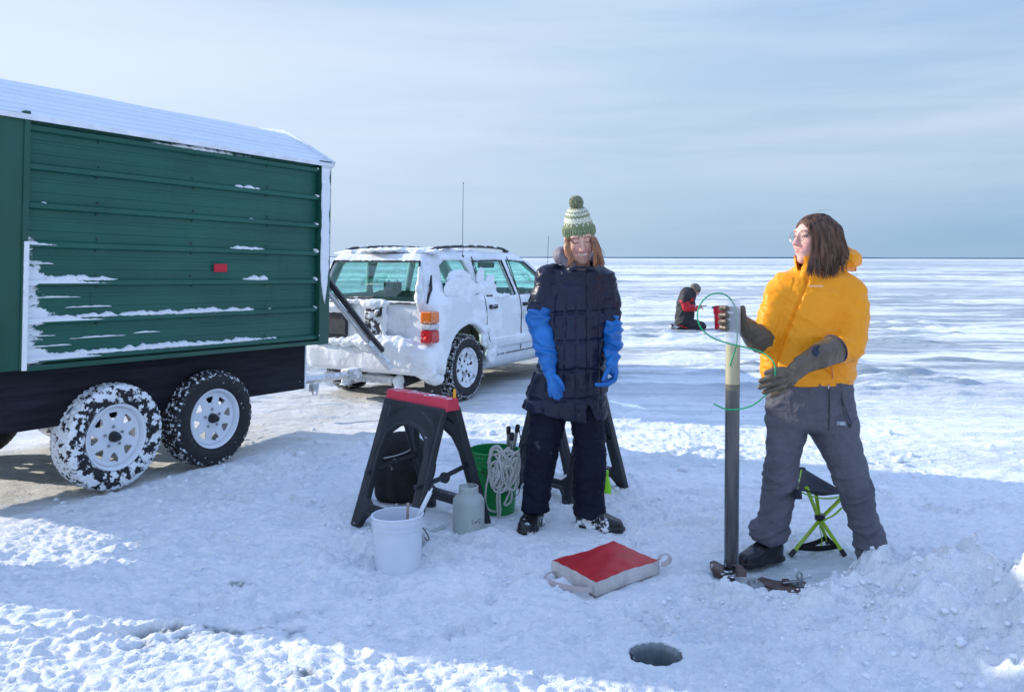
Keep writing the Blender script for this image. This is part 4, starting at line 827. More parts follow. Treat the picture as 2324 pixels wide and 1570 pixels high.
t = MB(); t.tube([(1.78 + 0.07 * math.sin(a), 0.36 + 0.18 * math.cos(a), 1.0 + 0.16 * math.sin(a)) for a in np.linspace(0, 6.1, 24)], 0.014, 8, closed=True); t.build('steering_wheel', 'interior', car, smooth=True)
t = MB(); t.box((1.72, 0, 1.36), (0.03, 0.24, 0.07)); t.build('mirror', 'interior', car, bevel=0.015)
t = MB(); t.box((-0.22, 0.1, 0.86), (0.42, 1.1, 0.16)); t.build('luggage_cover', 'interior', car, bevel=0.02)
# wheels with ladder chains
for x, sgn in ((0.0, -1), (0.0, 1), (2.42, -1), (2.42, 1)):
    w = make_wheel(car, x, sgn * 0.715, 0.325, tyre='rubber_dusted', rim='alloy_snowy', holes=6, kind='oval', hub=False, outer=sgn, spin=0.3, nuts=5)
    if x == 0:
        ch = MB()
        for yy in (-0.085, 0.085):
            for k in range(84):
                a = 2 * math.pi * k / 84; c_ = np.array((0.298 * math.cos(a), yy * 1.12, 0.298 * math.sin(a))); tq = np.array((-math.sin(a), 0, math.cos(a))); rq = np.array((math.cos(a), 0, math.sin(a))) if k % 2 else np.array((0, 1, 0))
                ch.tube([c_ + 0.013 * math.cos(b_) * tq + 0.007 * math.sin(b_) * rq for b_ in np.linspace(0, 2 * math.pi, 7)[:-1]], 0.0030, 4, closed=True)
        for k in range(16):
            a = 2 * math.pi * k / 16
            for j in range(13):
                y = -0.10 + 0.2 * j / 12; rr = 0.338 - 0.028 * abs(2 * j / 12 - 1) ** 4; aa = a + (0.035 if j % 2 else 0); c_ = np.array((rr * math.cos(aa), y, rr * math.sin(aa))); rq = np.array((math.cos(aa), 0, math.sin(aa))) if j % 2 else np.array((-math.sin(aa), 0, math.cos(aa)))
                ch.tube([c_ + 0.013 * math.cos(b_) * np.array((0, 1, 0)) + 0.008 * math.sin(b_) * rq for b_ in np.linspace(0, 2 * math.pi, 7)[:-1]], 0.0042, 4, closed=True)
        ch.build('snow_chain', 'chain', w, smooth=True)
# heaps of snow lodged on the car
def snowf(P):
    d = None
    for c_, r_ in (((-0.735, 0.0, 0.60), (0.05, 0.72, 0.035)), ((-0.72, -0.30, 0.58), (0.07, 0.36, 0.07)), ((-0.67, -0.2, 0.63), (0.05, 0.42, 0.06)), ((-0.72, -0.45, 0.50), (0.045, 0.25, 0.12)), ((-0.62, 0.05, 1.005), (0.045, 0.42, 0.022)), ((-0.655, -0.12, 0.985), (0.05, 0.16, 0.05)), ((-0.655, 0.40, 0.935), (0.045, 0.24, 0.05)), ((-0.62, -0.64, 1.06), (0.035, 0.05, 0.14)), ((-0.60, -0.625, 1.2), (0.03, 0.03, 0.17)), ((-0.655, -0.24, 0.80), (0.035, 0.04, 0.14)), ((-0.30, -0.45, 1.50), (0.10, 0.20, 0.03)), ((-0.33, 0.3, 1.495), (0.07, 0.4, 0.025)), ((0.3, 0.0, 1.52), (0.8, 0.56, 0.03)), ((-0.45, -0.70, 0.27), (0.09, 0.10, 0.07)), ((-0.60, -0.70, 0.33), (0.09, 0.11, 0.06)), ((0.36, -0.80, 0.66), (0.10, 0.035, 0.16)), ((0.47, -0.815, 0.42), (0.10, 0.03, 0.12)), ((-0.56, -0.10, 0.24), (0.07, 0.18, 0.05)), ((-0.62, -0.40, 0.21), (0.06, 0.05, 0.09)), ((-0.05, -0.752, 1.13), (0.36, 0.014, 0.15)), ((-0.02, -0.715, 1.22), (0.27, 0.014, 0.12)), ((0.50, -0.768, 1.09), (0.18, 0.014, 0.10)), ((0.56, -0.74, 1.20), (0.09, 0.013, 0.08)), ((0.74, -0.79, 1.03), (0.20, 0.014, 0.03)), ((0.37, -0.735, 1.24), (0.07, 0.014, 0.12))):
        e = ell(P, c_, r_); d = e if d is None else smin(d, e, 0.03)
    return d
solid('snow', snowf, (-0.85, -0.95, 0.08), (1.2, 0.85, 1.6), 0.016, 'packed_snow', car, world=False, disp=lambda V: 0.022 * fbm3(V * 11, 3))
# ------------------------------------------------------------------ gear on the ice
mat('black_plastic', (0.020, 0.024, 0.030), rough=0.42, var=0.25, vs=8, bump=0.2, bs=120, snow=(0.74, 0.78, 0.12), snow_scale=30)
mat('red_plastic', (0.62, 0.045, 0.085), rough=0.5, var=0.1, vs=14, snow=(0.80, 0.86, 0.28), snow_scale=18)
mat('yellow_plastic', (0.85, 0.42, 0.02), rough=0.4, var=0.05)
mat('white_plastic', (0.66, 0.72, 0.80), rough=0.38, var=0.05, vs=6, c2=(0.72, 0.77, 0.83), subs=0.0)
mat('green_plastic', (0.010, 0.24, 0.060), rough=0.30, var=0.14, vs=5)
mat('frosted_plastic', (0.74, 0.80, 0.78), rough=0.45, var=0.10, vs=9, trans=0.55, ior=1.2, bump=0.2, bs=12)
mat('rope', (0.62, 0.62, 0.60), rough=0.85, var=0.12, vs=60, bump=1.0, bs=260)
mat('grip', (0.035, 0.030, 0.030), rough=0.7, var=0.3)
mat('pink_plastic', (0.80, 0.05, 0.22), rough=0.4)
mat('wood_stick', (0.30, 0.27, 0.24), rough=0.8, var=0.3, stretch=(8, 8, 1))
mat('bag_cloth', (0.0075, 0.0075, 0.009), rough=0.8, var=0.4, vs=10, bump=0.6, bs=140, snow=(0.80, 0.84, -0.1), snow_scale=50)
mat('pale_piping', (0.40, 0.40, 0.42), rough=0.7)
mat('red_vinyl', (0.44, 0.010, 0.018), rough=0.45, var=0.14, vs=6, bump=0.5, bs=9, rr=0.15, spec=0.35)
mat('beige_cloth', (0.50, 0.445, 0.42), rough=0.85, var=0.16, vs=12, bump=0.8, bs=18, c2=(0.66, 0.62, 0.60))
mat('strap_cloth', (0.42, 0.36, 0.35), rough=0.85, var=0.15)
mat('lime_tube', (0.36, 0.58, 0.02), rough=0.28, var=0.08, coat=0.3)
mat('lime_cloth', (0.36, 0.62, 0.06), rough=0.6, var=0.1)
mat('dark_mesh_cloth', (0.016, 0.020, 0.034), rough=0.7, var=0.3, bump=0.5, bs=160)
mat('black_strap', (0.005, 0.005, 0.007), rough=0.8, var=0.3)
mat('rusty_steel', (0.075, 0.045, 0.038), rough=0.6, metal=0.2, var=0.4, vs=22, c2=(0.15, 0.10, 0.09), bump=0.5, bs=40)
mat('worn_steel', (0.30, 0.33, 0.35), rough=0.4, metal=0.8, var=0.3, vs=20)
mat('marker_red', (0.22, 0.09, 0.09), rough=0.7)
mat('pale_print', (0.55, 0.68, 0.45), rough=0.6)

# --- sawhorses
def sawhorse(name_label, loc, rz, tab=True):
    t = thing('sawhorse', name_label, 'sawhorse', loc, (0, 0, rz), 'folding sawhorses on the snow')
    Lp = 0.735; OUT = np.array([(-0.262, 0.0), (-0.198, 0.0), (-0.185, 0.045), (-0.155, 0.078), (0.155, 0.078), (0.185, 0.045), (0.198, 0), (0.262, 0.0), (0.250, 0.50), (0.250, 0.63), (0.250, 0.70), (-0.250, 0.70), (-0.250, 0.63), (-0.250, 0.50)], np.float32)
    INN = np.array([(-0.188, 0.16), (-0.155, 0.135), (0.155, 0.135), (0.188, 0.16), (0.182, 0.44), (0.155, 0.52), (0.09, 0.568), (0, 0.58), (-0.09, 0.568), (-0.155, 0.52), (-0.182, 0.44)], np.float32)
    GR = [np.array(q, np.float32) for q in ([(-0.07, 0.672), (-0.20, 0.672), (-0.20, 0.60)], [(0.07, 0.672), (0.20, 0.672), (0.20, 0.60)])]
    def pf(P):
        p = P[:, [0, 2]]; a = poly_sdf(p, OUT); i = poly_sdf(p, INN); d = smax(a, -i, 0.012); th = 0.022 - 0.010 * sst(0.0, -0.012, np.maximum(a + 0.014, -i + 0.014))
        for g in GR: th = th - 0.006 * sst(0.004, -0.004, poly_sdf(p, g))
        return smax(d, np.abs(P[:, 1]) - th, 0.006)
    V, F = surf(pf, (-0.37, -0.04, -0.02), (0.37, 0.04, 0.73), 0.0062)
    first = None
    for sgn in (-1, 1):
        a = math.atan2(0.222, 0.665) * sgn; c, s_ = math.cos(a), math.sin(a); Vw = V.copy(); Vw[:, 1] = c * V[:, 1] + s_ * V[:, 2] - sgn * 0.262; Vw[:, 2] = -s_ * V[:, 1] + c * V[:, 2]
        mesh('leg_frame', Vw, F, 'black_plastic', t)
    b = MB(); b.prism([(-0.048, 0.652), (0.048, 0.652), (0.036, 0.715), (-0.036, 0.715)], ((-0.258, 0, 0), (0, 1, 0), (0, 0, 1)), 0.516); b.build('top_beam', 'red_plastic', t, bevel=0.004)
    for x in (-0.205, 0.215):
        br = MB(); br.tube([(x, -0.17, 0.285), (x, -0.05, 0.30), (x, 0.17, 0.345)] if x > 0 else [(x, -0.165, 0.30), (x, 0.165, 0.33)], 0.014, 4, up=(1, 0, 0)); br.lathe([(0, -0.012), (0.028, -0.012), (0.028, 0.012), (0, 0.012)], (x, -0.02, 0.30), 16, (1, 0, 0)); br.tube([(x, -0.19, 0.29), (x, -0.22, 0.285)], 0.012, 10); br.build('brace', 'black_plastic', t, smooth=True)
    if tab:
        y = MB(); y.box((0.235, 0.03, 0.735), (0.02, 0.012, 0.055), taper=0.7); y.build('clip', 'yellow_plastic', t, bevel=0.006)
    return t
RZ = math.atan2(-0.70, 0.715)
sh1 = sawhorse('black folding sawhorse with pink red top beam and yellow clip, before the black bag', (-0.490, 4.66, gz(-0.476, 4.67) * 0.3 - 0.005), RZ)
sh2 = sawhorse('black folding sawhorse half hidden behind the legs of the navy coated woman', (0.36, 5.40, -0.008), RZ - 0.03, tab=False)

# --- buckets
def bucket(label, loc, Rt, Rb, H, mm, rot=(0, 0, 0), group=None, handle=None, lugs=0.3):
    t = thing('bucket', label, 'bucket', loc, rot, group); k = Rt - Rb
    rr = lambda z: Rb + k * z / H
    pr = [(0, 0.004), (Rb * 0.97, 0.004), (Rb, 0.012)] + [(rr(z), z) for z in (0.1 * H, 0.4 * H, 0.70 * H)] + [(rr(0.76 * H) + 0.001, 0.76 * H), (rr(0.77 * H) + 0.008, 0.775 * H), (rr(0.79 * H) + 0.008, 0.79 * H), (rr(0.80 * H) + 0.001, 0.80 * H), (rr(0.86 * H), 0.86 * H), (rr(0.865 * H) + 0.008, 0.868 * H), (rr(0.885 * H) + 0.008, 0.885 * H), (rr(0.89 * H), 0.892 * H), (rr(0.955 * H), 0.955 * H), (Rt + 0.005, 0.965 * H), (Rt + 0.006, 0.99 * H), (Rt + 0.002, H), (Rt - 0.003, 0.995 * H), (Rt - 0.004, 0.95 * H), (rr(0.3 * H) - 0.004, 0.3 * H), (Rb - 0.004, 0.02), (0, 0.018)]
    MB().lathe(pr, (0, 0, 0), 72).build('pail', mm, t, smooth=True)
    if handle:
        hm, path = handle; h = MB(); h.tube(smooth_path(path, 6), 0.0025, 8); h.build('handle', hm, t, smooth=True)
    return t
wb_p = gp(906, 1287); bw = bucket('white plastic bucket holding a pale pipe, grey stick and pink scoop, nearest of the buckets', (wb_p[0], wb_p[1], -0.012), 0.118, 0.104, 0.262, 'white_plastic', rot=(R(-1.5), R(-1), 0.2), group='buckets on the snow',
    handle=('axle_black', [(0.085, 0.090, 0.205), (0.13, 0.05, 0.16), (0.145, 0.01, 0.135), (0.138, -0.02, 0.13), (0.122, -0.03, 0.15)]))
BX, BY = wb_p[0], wb_p[1]
pi = MB(); pi.tube([(BX + 0.00, BY - 0.00, 0.05), (BX + 0.146, BY + 0.03, 0.345)], 0.0105, 14); pi.tube([(BX + 0.142, BY + 0.029, 0.337), (BX + 0.155, BY + 0.032, 0.362)], [0.011, 0.006], 10, flat=0.5); o = pi.build('pipe', 'white_plastic', None, smooth=True); tag(o, 'short white pipe leaning out of the white bucket', 'pipe')
pi = MB(); pi.tube([(BX + 0.035, BY + 0.02, 0.03), (BX + 0.043, BY + 0.0, 0.30)], 0.0075, 6); o = pi.build('stick', 'wood_stick', None); tag(o, 'thin grey stick standing upright in the white bucket', 'stick')
def scf(P): return smax(ell(P, (BX + 0.055, BY - 0.03, 0.212), (0.034, 0.025, 0.018)), -ell(P, (BX + 0.06, BY - 0.03, 0.228), (0.026, 0.018, 0.018)), 0.004)
o = solid('scoop', scf, (BX - 0.01, BY - 0.09, 0.17), (BX + 0.12, BY + 0.03, 0.26), 0.003, 'pink_plastic'); tag(o, 'bright pink scoop lying inside the white bucket', 'scoop')
sc2 = MB(); sc2.tube([(BX + 0.04, BY - 0.03, 0.205), (BX + 0.0, BY - 0.01, 0.10)], 0.006, 8); sc2.build('handle', 'pink_plastic', o, smooth=True)

gb = gp(1123, 1158); gb[2] = -0.01
bg = bucket('tall green plastic bucket with pale rope bunched over its front', tuple(gb), 0.142, 0.118, 0.365, 'green_plastic', rot=(0, 0, 0), group='buckets on the snow',
    handle=('axle_black', [(-0.080, -0.115, 0.268), (-0.02, -0.165, 0.235), (0.06, -0.165, 0.165), (0.12, -0.13, 0.13), (0.145, -0.07, 0.15), (0.150, 0.0, 0.25)]))
lg_ = MB(); lg_.lathe([(0, -0.152), (0.012, -0.151), (0.014, -0.14), (0.016, -0.13)], (0, 0, 0), 14, (0, 1, 0)); lg_.box((0, -0.135, -0.02), (0.04, 0.012, 0.03)); lo_ = lg_.build('handle_lug', 'green_plastic', bg); lo_.location = (-0.08, 0.02, 0.275)
GBX, GBY = gb[0], gb[1]
def rod(px, py, bx, by, m2, lab, bend=False):
    top = at(px, py, GBY - 0.01 + by); b = MB(); bot = np.array((GBX + bx, GBY + by, 0.03)); b.tube([bot, top], 0.0105, 12); o = b.build('tube', 'steel', None, smooth=True); tag(o, lab, 'tube', 'metal tubes standing in the green bucket')
    g = MB(); d = nrm(top - bot); g.tube([top - d * 0.035, top - d * 0.02, top + d * 0.006, top + d * 0.011], [0.0115, 0.0135, 0.013, 0.007], 12); g.build('grip', m2, o, smooth=True)
rod(1155, 971, 0.075, 0.02, 'grip', 'leftmost of the three metal tubes in the green bucket, brown cap')
rod(1163, 985, 0.070, -0.03, 'axle_black', 'shortest of the three metal tubes in the green bucket, dark green cap in the middle')
rod(1176, 967, 0.050, 0.01, 'grip', 'rightmost of the three metal tubes in the green bucket, brown cap, leaning right')
st = MB(); st.tube(smooth_path([at(1177, 968, 4.84), at(1181, 985, 4.84), at(1184, 1005, 4.84), at(1187, 1012, 4.84), at(1180, 1028, 4.83), at(1166, 1040, 4.80)], 5), [0.005] * 18 + [0.008] * 8, 8, flat=0.6); o = st.build('strap', 'black_strap', None, smooth=True); tag(o, 'black strap looped beside the tubes in the green bucket', 'strap')
# rope: one long line bunched over the rim, loops hanging down the front
rnd = random.Random(5); pts = []
def RP(px, py, d=0.0): return at(px, py, GBY - 0.155 - d)
for k in range(26):
    c_ = rnd.random(); cx_ = 1138 + 22 * (c_ - 0.5) * 1.5 + (12 if k > 14 else 0); h_ = rnd.uniform(25, 62); w_ = rnd.uniform(10, 27); cy_ = 1055 + rnd.uniform(-12, 26) + (8 if k > 14 else 0)
    a0 = rnd.random() * 6.28; tilt = rnd.uniform(-0.35, 0.55)
    for j in range(5):
        a = a0 + j * 1.25 * (1 if k % 2 else -1); u, v = w_ * math.cos(a), h_ * math.sin(a) * 0.8
        pts.append(RP(min(1178, max(1112, cx_ + u * math.cos(tilt) - v * math.sin(tilt) * 0.5)), min(1112, max(1012, cy_ + v)), rnd.uniform(0.0, 0.045) + 0.010 * math.cos(a)))
r_ = MB(); r_.tube(smooth_path(pts, 5), 0.0056, 7)
o = r_.build('rope', 'rope', None, smooth=True); tag(o, 'tangled off white rope hanging over the front of the green bucket', 'rope')
for pth in ([(1120, 1060, .01), (1109, 1085, .02), (1104, 1110, .02), (1103, 1140, .015), (1110, 1155, .01), (1122, 1160, 0), (1130, 1155, 0), (1130, 1100, .01)], [(1132, 1100, .03), (1129, 1130, .03), (1131, 1160, .03), (1131, 1172, .02)], [(1137, 1100, .035), (1135, 1130, .03), (1137, 1158, .03), (1134, 1174, .02)], [(1160, 1100, .02), (1158, 1115, .02), (1150, 1135, .02), (1146, 1142, .02), (1150, 1146, .02), (1160, 1138, .02), (1163, 1120, .02), (1161, 1105, .02)], [(1112, 1030, .02), (1120, 1020, 0.03), (1135, 1024, 0.04), (1150, 1040, 0.05)], [(1108, 1052, .0), (1112, 1038, 0.01), (1124, 1030, 0.02), (1140, 1032, 0.03)]):
    r_ = MB(); r_.tube(smooth_path([RP(a, b, c) for a, b, c in pth], 5), 0.0056, 7); r_.build('rope_end', 'rope', o, smooth=True)

# --- jar and its lid
jp = gp(1065, 1204); j = thing('jar', 'frosted wide mouth plastic jar with faint red lettering beside the green bucket', 'jar', (jp[0], jp[1] + 0.0, -0.008))
jb = MB(); jb.lathe([(0, 0.003), (0.080, 0.003), (0.084, 0.008), (0.0845, 0.16), (0.082, 0.178), (0.070, 0.196), (0.057, 0.204), (0.052, 0.210), (0.0525, 0.222), (0.050, 0.224), (0.0515, 0.228), (0.0515, 0.246), (0.049, 0.249), (0.046, 0.247), (0.047, 0.21), (0.066, 0.19), (0.079, 0.172), (0.081, 0.1), (0.080, 0.012), (0, 0.010)], (0, 0, 0), 64); jbo = jb.build('body', 'frosted_plastic', j, smooth=True)
mat('meltwater', (0.42, 0.55, 0.54), rough=0.3, var=0.1)
MB().lathe([(0, 0.011), (0.078, 0.013), (0.0788, 0.055), (0, 0.056)], (0, 0, 0), 48).build('water', 'meltwater', j, smooth=True)
V, F = text_mesh('LwQ', 0.028); a0 = R(-58)
Vc = np.array([(0.0853 * math.cos(a0 + v[0] / 0.0853), 0.0853 * math.sin(a0 + v[0] / 0.0853), 0.078 + v[1]) for v in V]); mesh('lettering', Vc, F, 'marker_red', jbo, smooth=False)
lp = gp(988, 1203); o = MB().lathe([(0, 0.004), (0.040, 0.004), (0.044, 0.0), (0.0515, 0.0), (0.0525, 0.006), (0.0515, 0.013), (0.044, 0.013), (0.040, 0.010), (0, 0.009)], (0, 0, 0), 40).build('lid', 'frosted_plastic', None, smooth=True); o.location = (lp[0], lp[1], 0.006); o.rotation_euler = (R(4), R(-3), 0); tag(o, 'round frosted lid lying on the snow between white bucket and jar', 'lid')

# --- bag behind the sawhorse
bp_ = np.array((-0.655, 5.13, 0.0)); bt = thing('backpack', 'black cloth backpack with pale piping standing on the snow behind the sawhorse', 'backpack', tuple(bp_))
def bgf(P):
    d = rbox(P, bp_ + (0, 0, 0.165), (0.32, 0.20, 0.35), 0.07); d = smin(d, rbox(P, bp_ + (0.03, -0.09, 0.13), (0.20, 0.09, 0.22), 0.04), 0.02); d = smin(d, ell(P, bp_ + (0.0, 0.0, 0.33), (0.13, 0.09, 0.07)), 0.05); d = smin(d, rbox(P, bp_ + (0.16, 0.01, 0.22), (0.07, 0.16, 0.20), 0.03), 0.02); return smin(d, cap(P, bp_ + (-0.05, 0, 0.37), bp_ + (0.04, 0, 0.39), 0.03, 0.02), 0.03)
solid('bag', bgf, bp_ + (-0.25, -0.2, -0.05), bp_ + (0.27, 0.18, 0.48), 0.008, 'bag_cloth', bt, disp=lambda V: 0.006 * fbm3(V * 14, 2))
b = MB(); b.tube(smooth_path([at(872, 1040, 4.99), at(900, 1034, 4.98), at(925, 1025, 4.98), at(936, 1017, 4.99)], 5), 0.004, 6); b.build('piping', 'pale_piping', bt, smooth=True, world=True)
b = MB(); b.tube([at(891, 1054, 4.97), at(890, 1066, 4.97)], 0.004, 6); b.build('zip_pull', 'steel', bt, world=True)
b = MB(); b.tube(smooth_path([at(833, 1115, 5.0), at(820, 1123, 4.97), at(816, 1135, 4.96), at(822, 1146, 4.97), at(836, 1140, 5.0)], 6), 0.009, 8, flat=0.35); b.build('shoulder_strap', 'bag_cloth', bt, smooth=True, world=True)

# --- red cushion
ct_ = np.array([(0.187, 3.92), (0.50, 4.19), (0.683, 3.92), (0.356, 3.67)]); cc = ct_.mean(0); ux = nrm(ct_[1] - ct_[0]); uy = nrm(ct_[3] - ct_[0]); Lx, Ly, Hc = 0.412, 0.315, 0.062
cu = thing('cushion', 'flat square boat cushion with red top and dirty beige sides lying on the snow', 'cushion', (cc[0], cc[1], 0.006))
n = 28; V = []
def cz(u, v): return Hc + 0.002 * math.sin(u * 3 + v * 2) - 0.005 * (1 - abs(u)) * 0 + 0.005 * (1 - u ** 4) * (1 - v ** 4) + 0.0012 * math.sin(8 * v + 5 * u) * (1 - abs(u)) + 0.0012 * math.sin(14 * (u - 0.3) * (v + .2) + 3 * v)
for i in range(n + 1):
    for k in range(n + 1):
        u = 2 * i / n - 1; v = 2 * k / n - 1; w = 1 - 0.012 * (1 - v * v) * 1; p = ux * u * Lx / 2 * (1 - 0.03 * (1 - abs(v)) * abs(u)) + uy * v * Ly / 2 * (1 - 0.04 * (1 - abs(u)) * abs(v)); V.append((p[0], p[1], cz(u, v)))
F = [(i * (n + 1) + k, (i + 1) * (n + 1) + k, (i + 1) * (n + 1) + k + 1, i * (n + 1) + k + 1) for i in range(n) for k in range(n)]
mesh('top', V, [f[::-1] for f in F], 'red_vinyl', cu)
loop = [i * (n + 1) for i in range(n)] + [n * (n + 1) + k for k in range(n)] + [(n - i) * (n + 1) + n for i in range(n)] + [n - k for k in range(n)]
Vs = []; m_ = len(loop)
for lv in range(7):
    f = lv / 6; bul = 1 + 0.018 * math.sin(math.pi * f)
    for q, i in enumerate(loop): p = V[i]; nn = 0.002 * math.sin(q * 0.9) + 0.0015 * math.sin(q * 2.3 + lv); Vs.append((p[0] * (bul + nn * 2), p[1] * (bul + nn * 2), p[2] * (1 - f) - 0.0005))
Fs = [(l * m_ + k, l * m_ + (k + 1) % m_, (l + 1) * m_ + (k + 1) % m_, (l + 1) * m_ + k) for l in range(6) for k in range(m_)]
mesh('side', Vs, Fs, 'beige_cloth', cu)
for pts in ([(1262, 1296, 3.90), (1246, 1300, 3.88), (1239, 1312, 3.85), (1252, 1324, 3.80), (1280, 1330, 3.75), (1305, 1334, 3.70), (1328, 1338, 3.66), (1345, 1336, 3.66)], [(1497, 1268, 3.94), (1503, 1259, 3.96), (1514, 1256, 3.96), (1522, 1262, 3.95), (1519, 1272, 3.92), (1508, 1279, 3.90), (1502, 1279, 3.90)]):
    P_ = []
    for a, bb, Y in pts: q = at(a, bb, Y); q[2] = max(q[2], 0.012); P_.append(q)
    s_ = MB(); s_.tube(smooth_path(P_, 6), 0.012, 8, flat=0.22, up=(0, 0.5, 1)); s_.build('strap', 'strap_cloth', cu, smooth=True, world=True)

# --- folding stool
so_ = np.array((1.50, 4.27, 0.0)); stl = thing('stool', 'small folding tripod stool with lime green legs and dark seat behind the woman in orange', 'stool', tuple(so_))
hub = at(1862, 1171, 4.26); feet = [gp(1795, 1259), gp(1883, 1236), gp(1920, 1260)]; tops = [at(1915, 1125, 4.34), at(1832, 1105, 4.12), at(1849, 1090, 4.40)]
feet[0][2] = 0.0; 
for i, (f, t_) in enumerate(zip(feet, (tops[0], tops[1], tops[2]))):
    f = f + np.array((0, 0, 0.0)); d = nrm(t_ - f); hb = hub + 0.012 * np.array((math.cos(i * 2.1), math.sin(i * 2.1), 0)); l = MB(); l.tube([f + nrm(hb - f) * 0.03, hb, t_], 0.0095, 12); lo = l.build('leg', 'lime_tube', stl, smooth=True, world=True)
    MB().tube([f, f + nrm(hb - f) * 0.035], 0.0125, 12).build('foot_cap', 'axle_black', lo, smooth=True, world=True)
    if i == 0:
        V, F = text_mesh('SSMIRA-0990', 0.0145); ax = nrm(f - hb); n_ = nrm(np.cross(ax, (0, 0, 1)) * 0 + np.array((0.1, -1, 0.3))); n_ = nrm(n_ - ax * np.dot(n_, ax)); up_ = np.cross(n_, ax); mid = f * 0.58 + hb * 0.42
        mesh('lettering', np.array([mid + ax * v[0] + (up_ * math.sin(v[1] / 0.01) + n_ * math.cos(v[1] / 0.01)) * 0.0101 for v in V]), F, 'pale_print', lo, smooth=False, world=True)
MB().lathe([(0, -0.016), (0.024, -0.014), (0.026, 0), (0.024, 0.014), (0, 0.016)], tuple(hub), 20).build('hub', 'axle_black', stl, smooth=True, world=True)
# three-cornered sling seat with a lime edge
cor = [tops[0] + (0.02, 0, 0.01), at(1812, 1112, 4.06), at(1822, 1062, 4.46)]; V = []; n = 14; ii = {}
for i in range(n + 1):
    for k in range(n + 1 - i):
        a, b_, c_ = i / n, k / n, (n - i - k) / n; p = a * cor[0] + b_ * cor[1] + c_ * cor[2]; q = 27 * a * b_ * c_; p = p - np.array((0, 0, 0.045 * q)) ; ii[(i, k)] = len(V); V.append(p)
F = []
for i in range(n):
    for k in range(n - i):
        F.append((ii[(i, k)], ii[(i + 1, k)], ii[(i, k + 1)]))
        if k < n - i - 1: F.append((ii[(i + 1, k)], ii[(i + 1, k + 1)], ii[(i, k + 1)]))
o = mesh('seat', V, F, 'dark_mesh_cloth', stl, world=True); md = o.modifiers.new('t', 'SOLIDIFY'); md.thickness = 0.006
for a, b_ in ((0, 1), (1, 2), (2, 0)):
    e = MB(); e.tube([cor[a] * (1 - f) + cor[b_] * f - np.array((0, 0, 0.028 * math.sin(math.pi * f))) for f in np.linspace(0, 1, 9)], 0.009, 8, flat=0.4); e.build('edging', 'lime_cloth', o, smooth=True, world=True)
    c_ = MB(); m1 = cor[a]; c_.tube([m1 + (0, 0, 0.006), m1 - (0, 0, 0.035)], [0.016, 0.02], 10); c_.build('corner_pocket', 'dark_mesh_cloth', o, smooth=True, world=True)
sk_ = [f + nrm(hub - f) * 0.055 for f in feet]
for a, b_ in ((0, 1), (1, 2), (2, 0)):
    e = MB(); pp = [sk_[a] * (1 - f) + sk_[b_] * f - np.array((0, 0, 0.010 * math.sin(math.pi * f))) for f in np.linspace(0, 1, 8)]
    V = []; [V.extend([p + (0, 0, 0.013), p - (0, 0, 0.013)]) for p in pp]; o = mesh('foot_strap', V, [(2 * i, 2 * i + 1, 2 * i + 3, 2 * i + 2) for i in range(7)], 'black_strap', stl, world=True); md = o.modifiers.new('t', 'SOLIDIFY'); md.thickness = 0.003
e = MB(); e.tube(smooth_path([at(1912, 1150, 4.3), at(1895, 1166, 4.24), at(1873, 1178, 4.22), at(1862, 1192, 4.24), at(1866, 1215, 4.24), at(1866, 1232, 4.25), at(1858, 1246, 4.25)], 5), 0.007, 8, flat=0.25); e.build('carry_strap', 'lime_cloth', stl, smooth=True, world=True)

# --- sediment core tube
m = newmat('clear_tube'); MATS['clear_tube'] = m
o_ = N('ShaderNodeOutputMaterial'); t_ = N('ShaderNodeBsdfTransparent'); t_.inputs[0].default_value = (0.86, 0.88, 0.90, 1); d_ = N('ShaderNodeBsdfDiffuse'); d_.inputs[0].default_value = (0.72, 0.74, 0.78, 1); g_ = N('ShaderNodeBsdfGlossy'); g_.inputs['Roughness'].default_value = 0.08
lw = N('ShaderNodeLayerWeight'); lw.inputs[0].default_value = 0.5; m1_ = N('ShaderNodeMixShader'); tc_ = N('ShaderNodeTexCoord'); sz_ = N('ShaderNodeSeparateXYZ'); L(tc_.outputs['Object'], sz_.inputs[0]); L(math_('ADD', math_('MULTIPLY_ADD', math_('POWER', lw.outputs['Facing'], 4.0), 0.35, 0.035), mrange(sz_.outputs[2], 1.07, 1.10, 0.0, 0.27)), m1_.inputs[0]); L(t_.outputs[0], m1_.inputs[1]); L(d_.outputs[0], m1_.inputs[2]); m2_ = N('ShaderNodeMixShader'); L(math_('MULTIPLY_ADD', math_('POWER', lw.outputs['Facing'], 3.0), 0.25, 0.02), m2_.inputs[0]); L(m1_.outputs[0], m2_.inputs[1]); L(g_.outputs[0], m2_.inputs[2]); L(m2_.outputs[0], o_.inputs[0])
mat('cloudy_water', (0.70, 0.60, 0.34), rough=0.15, var=0.05, vs=3, c2=(0.80, 0.70, 0.43), trans=0.15, ior=1.1)
mat('lake_mud', (0.036, 0.033, 0.029), rough=0.25, var=0.35, vs=5, stretch=(6, 6, 0.7), c2=(0.095, 0.088, 0.078), coat=0.5, rr=0.2)
TX, TY = at(1661, 1300, 3.95)[0], 3.95
ct = thing('core_tube', 'tall clear core tube filled with dark lake mud under cloudy yellow water', 'core tube', (TX, TY, -0.03))
TT = at(1664, 680, 3.95)[0] - TX
def tl(z): return (TT * (z + 0.03) / 1.29, 0, z + 0.03)
def seg(z0, z1, r, name, mm, capd=True, r2=None):
    b = MB(); zz = np.linspace(z0, z1, 12); b.tube([tl(z) for z in zz], r, 40, cap=capd, up=(0, 1, 0)); return b.build(name, mm, ct, smooth=True)
seg(0.0, 0.858, 0.0318, 'mud', 'lake_mud'); seg(0.860, 1.052, 0.0315, 'water', 'cloudy_water')
tb = seg(0.0, 1.258, 0.0338, 'tube', 'clear_tube', False)
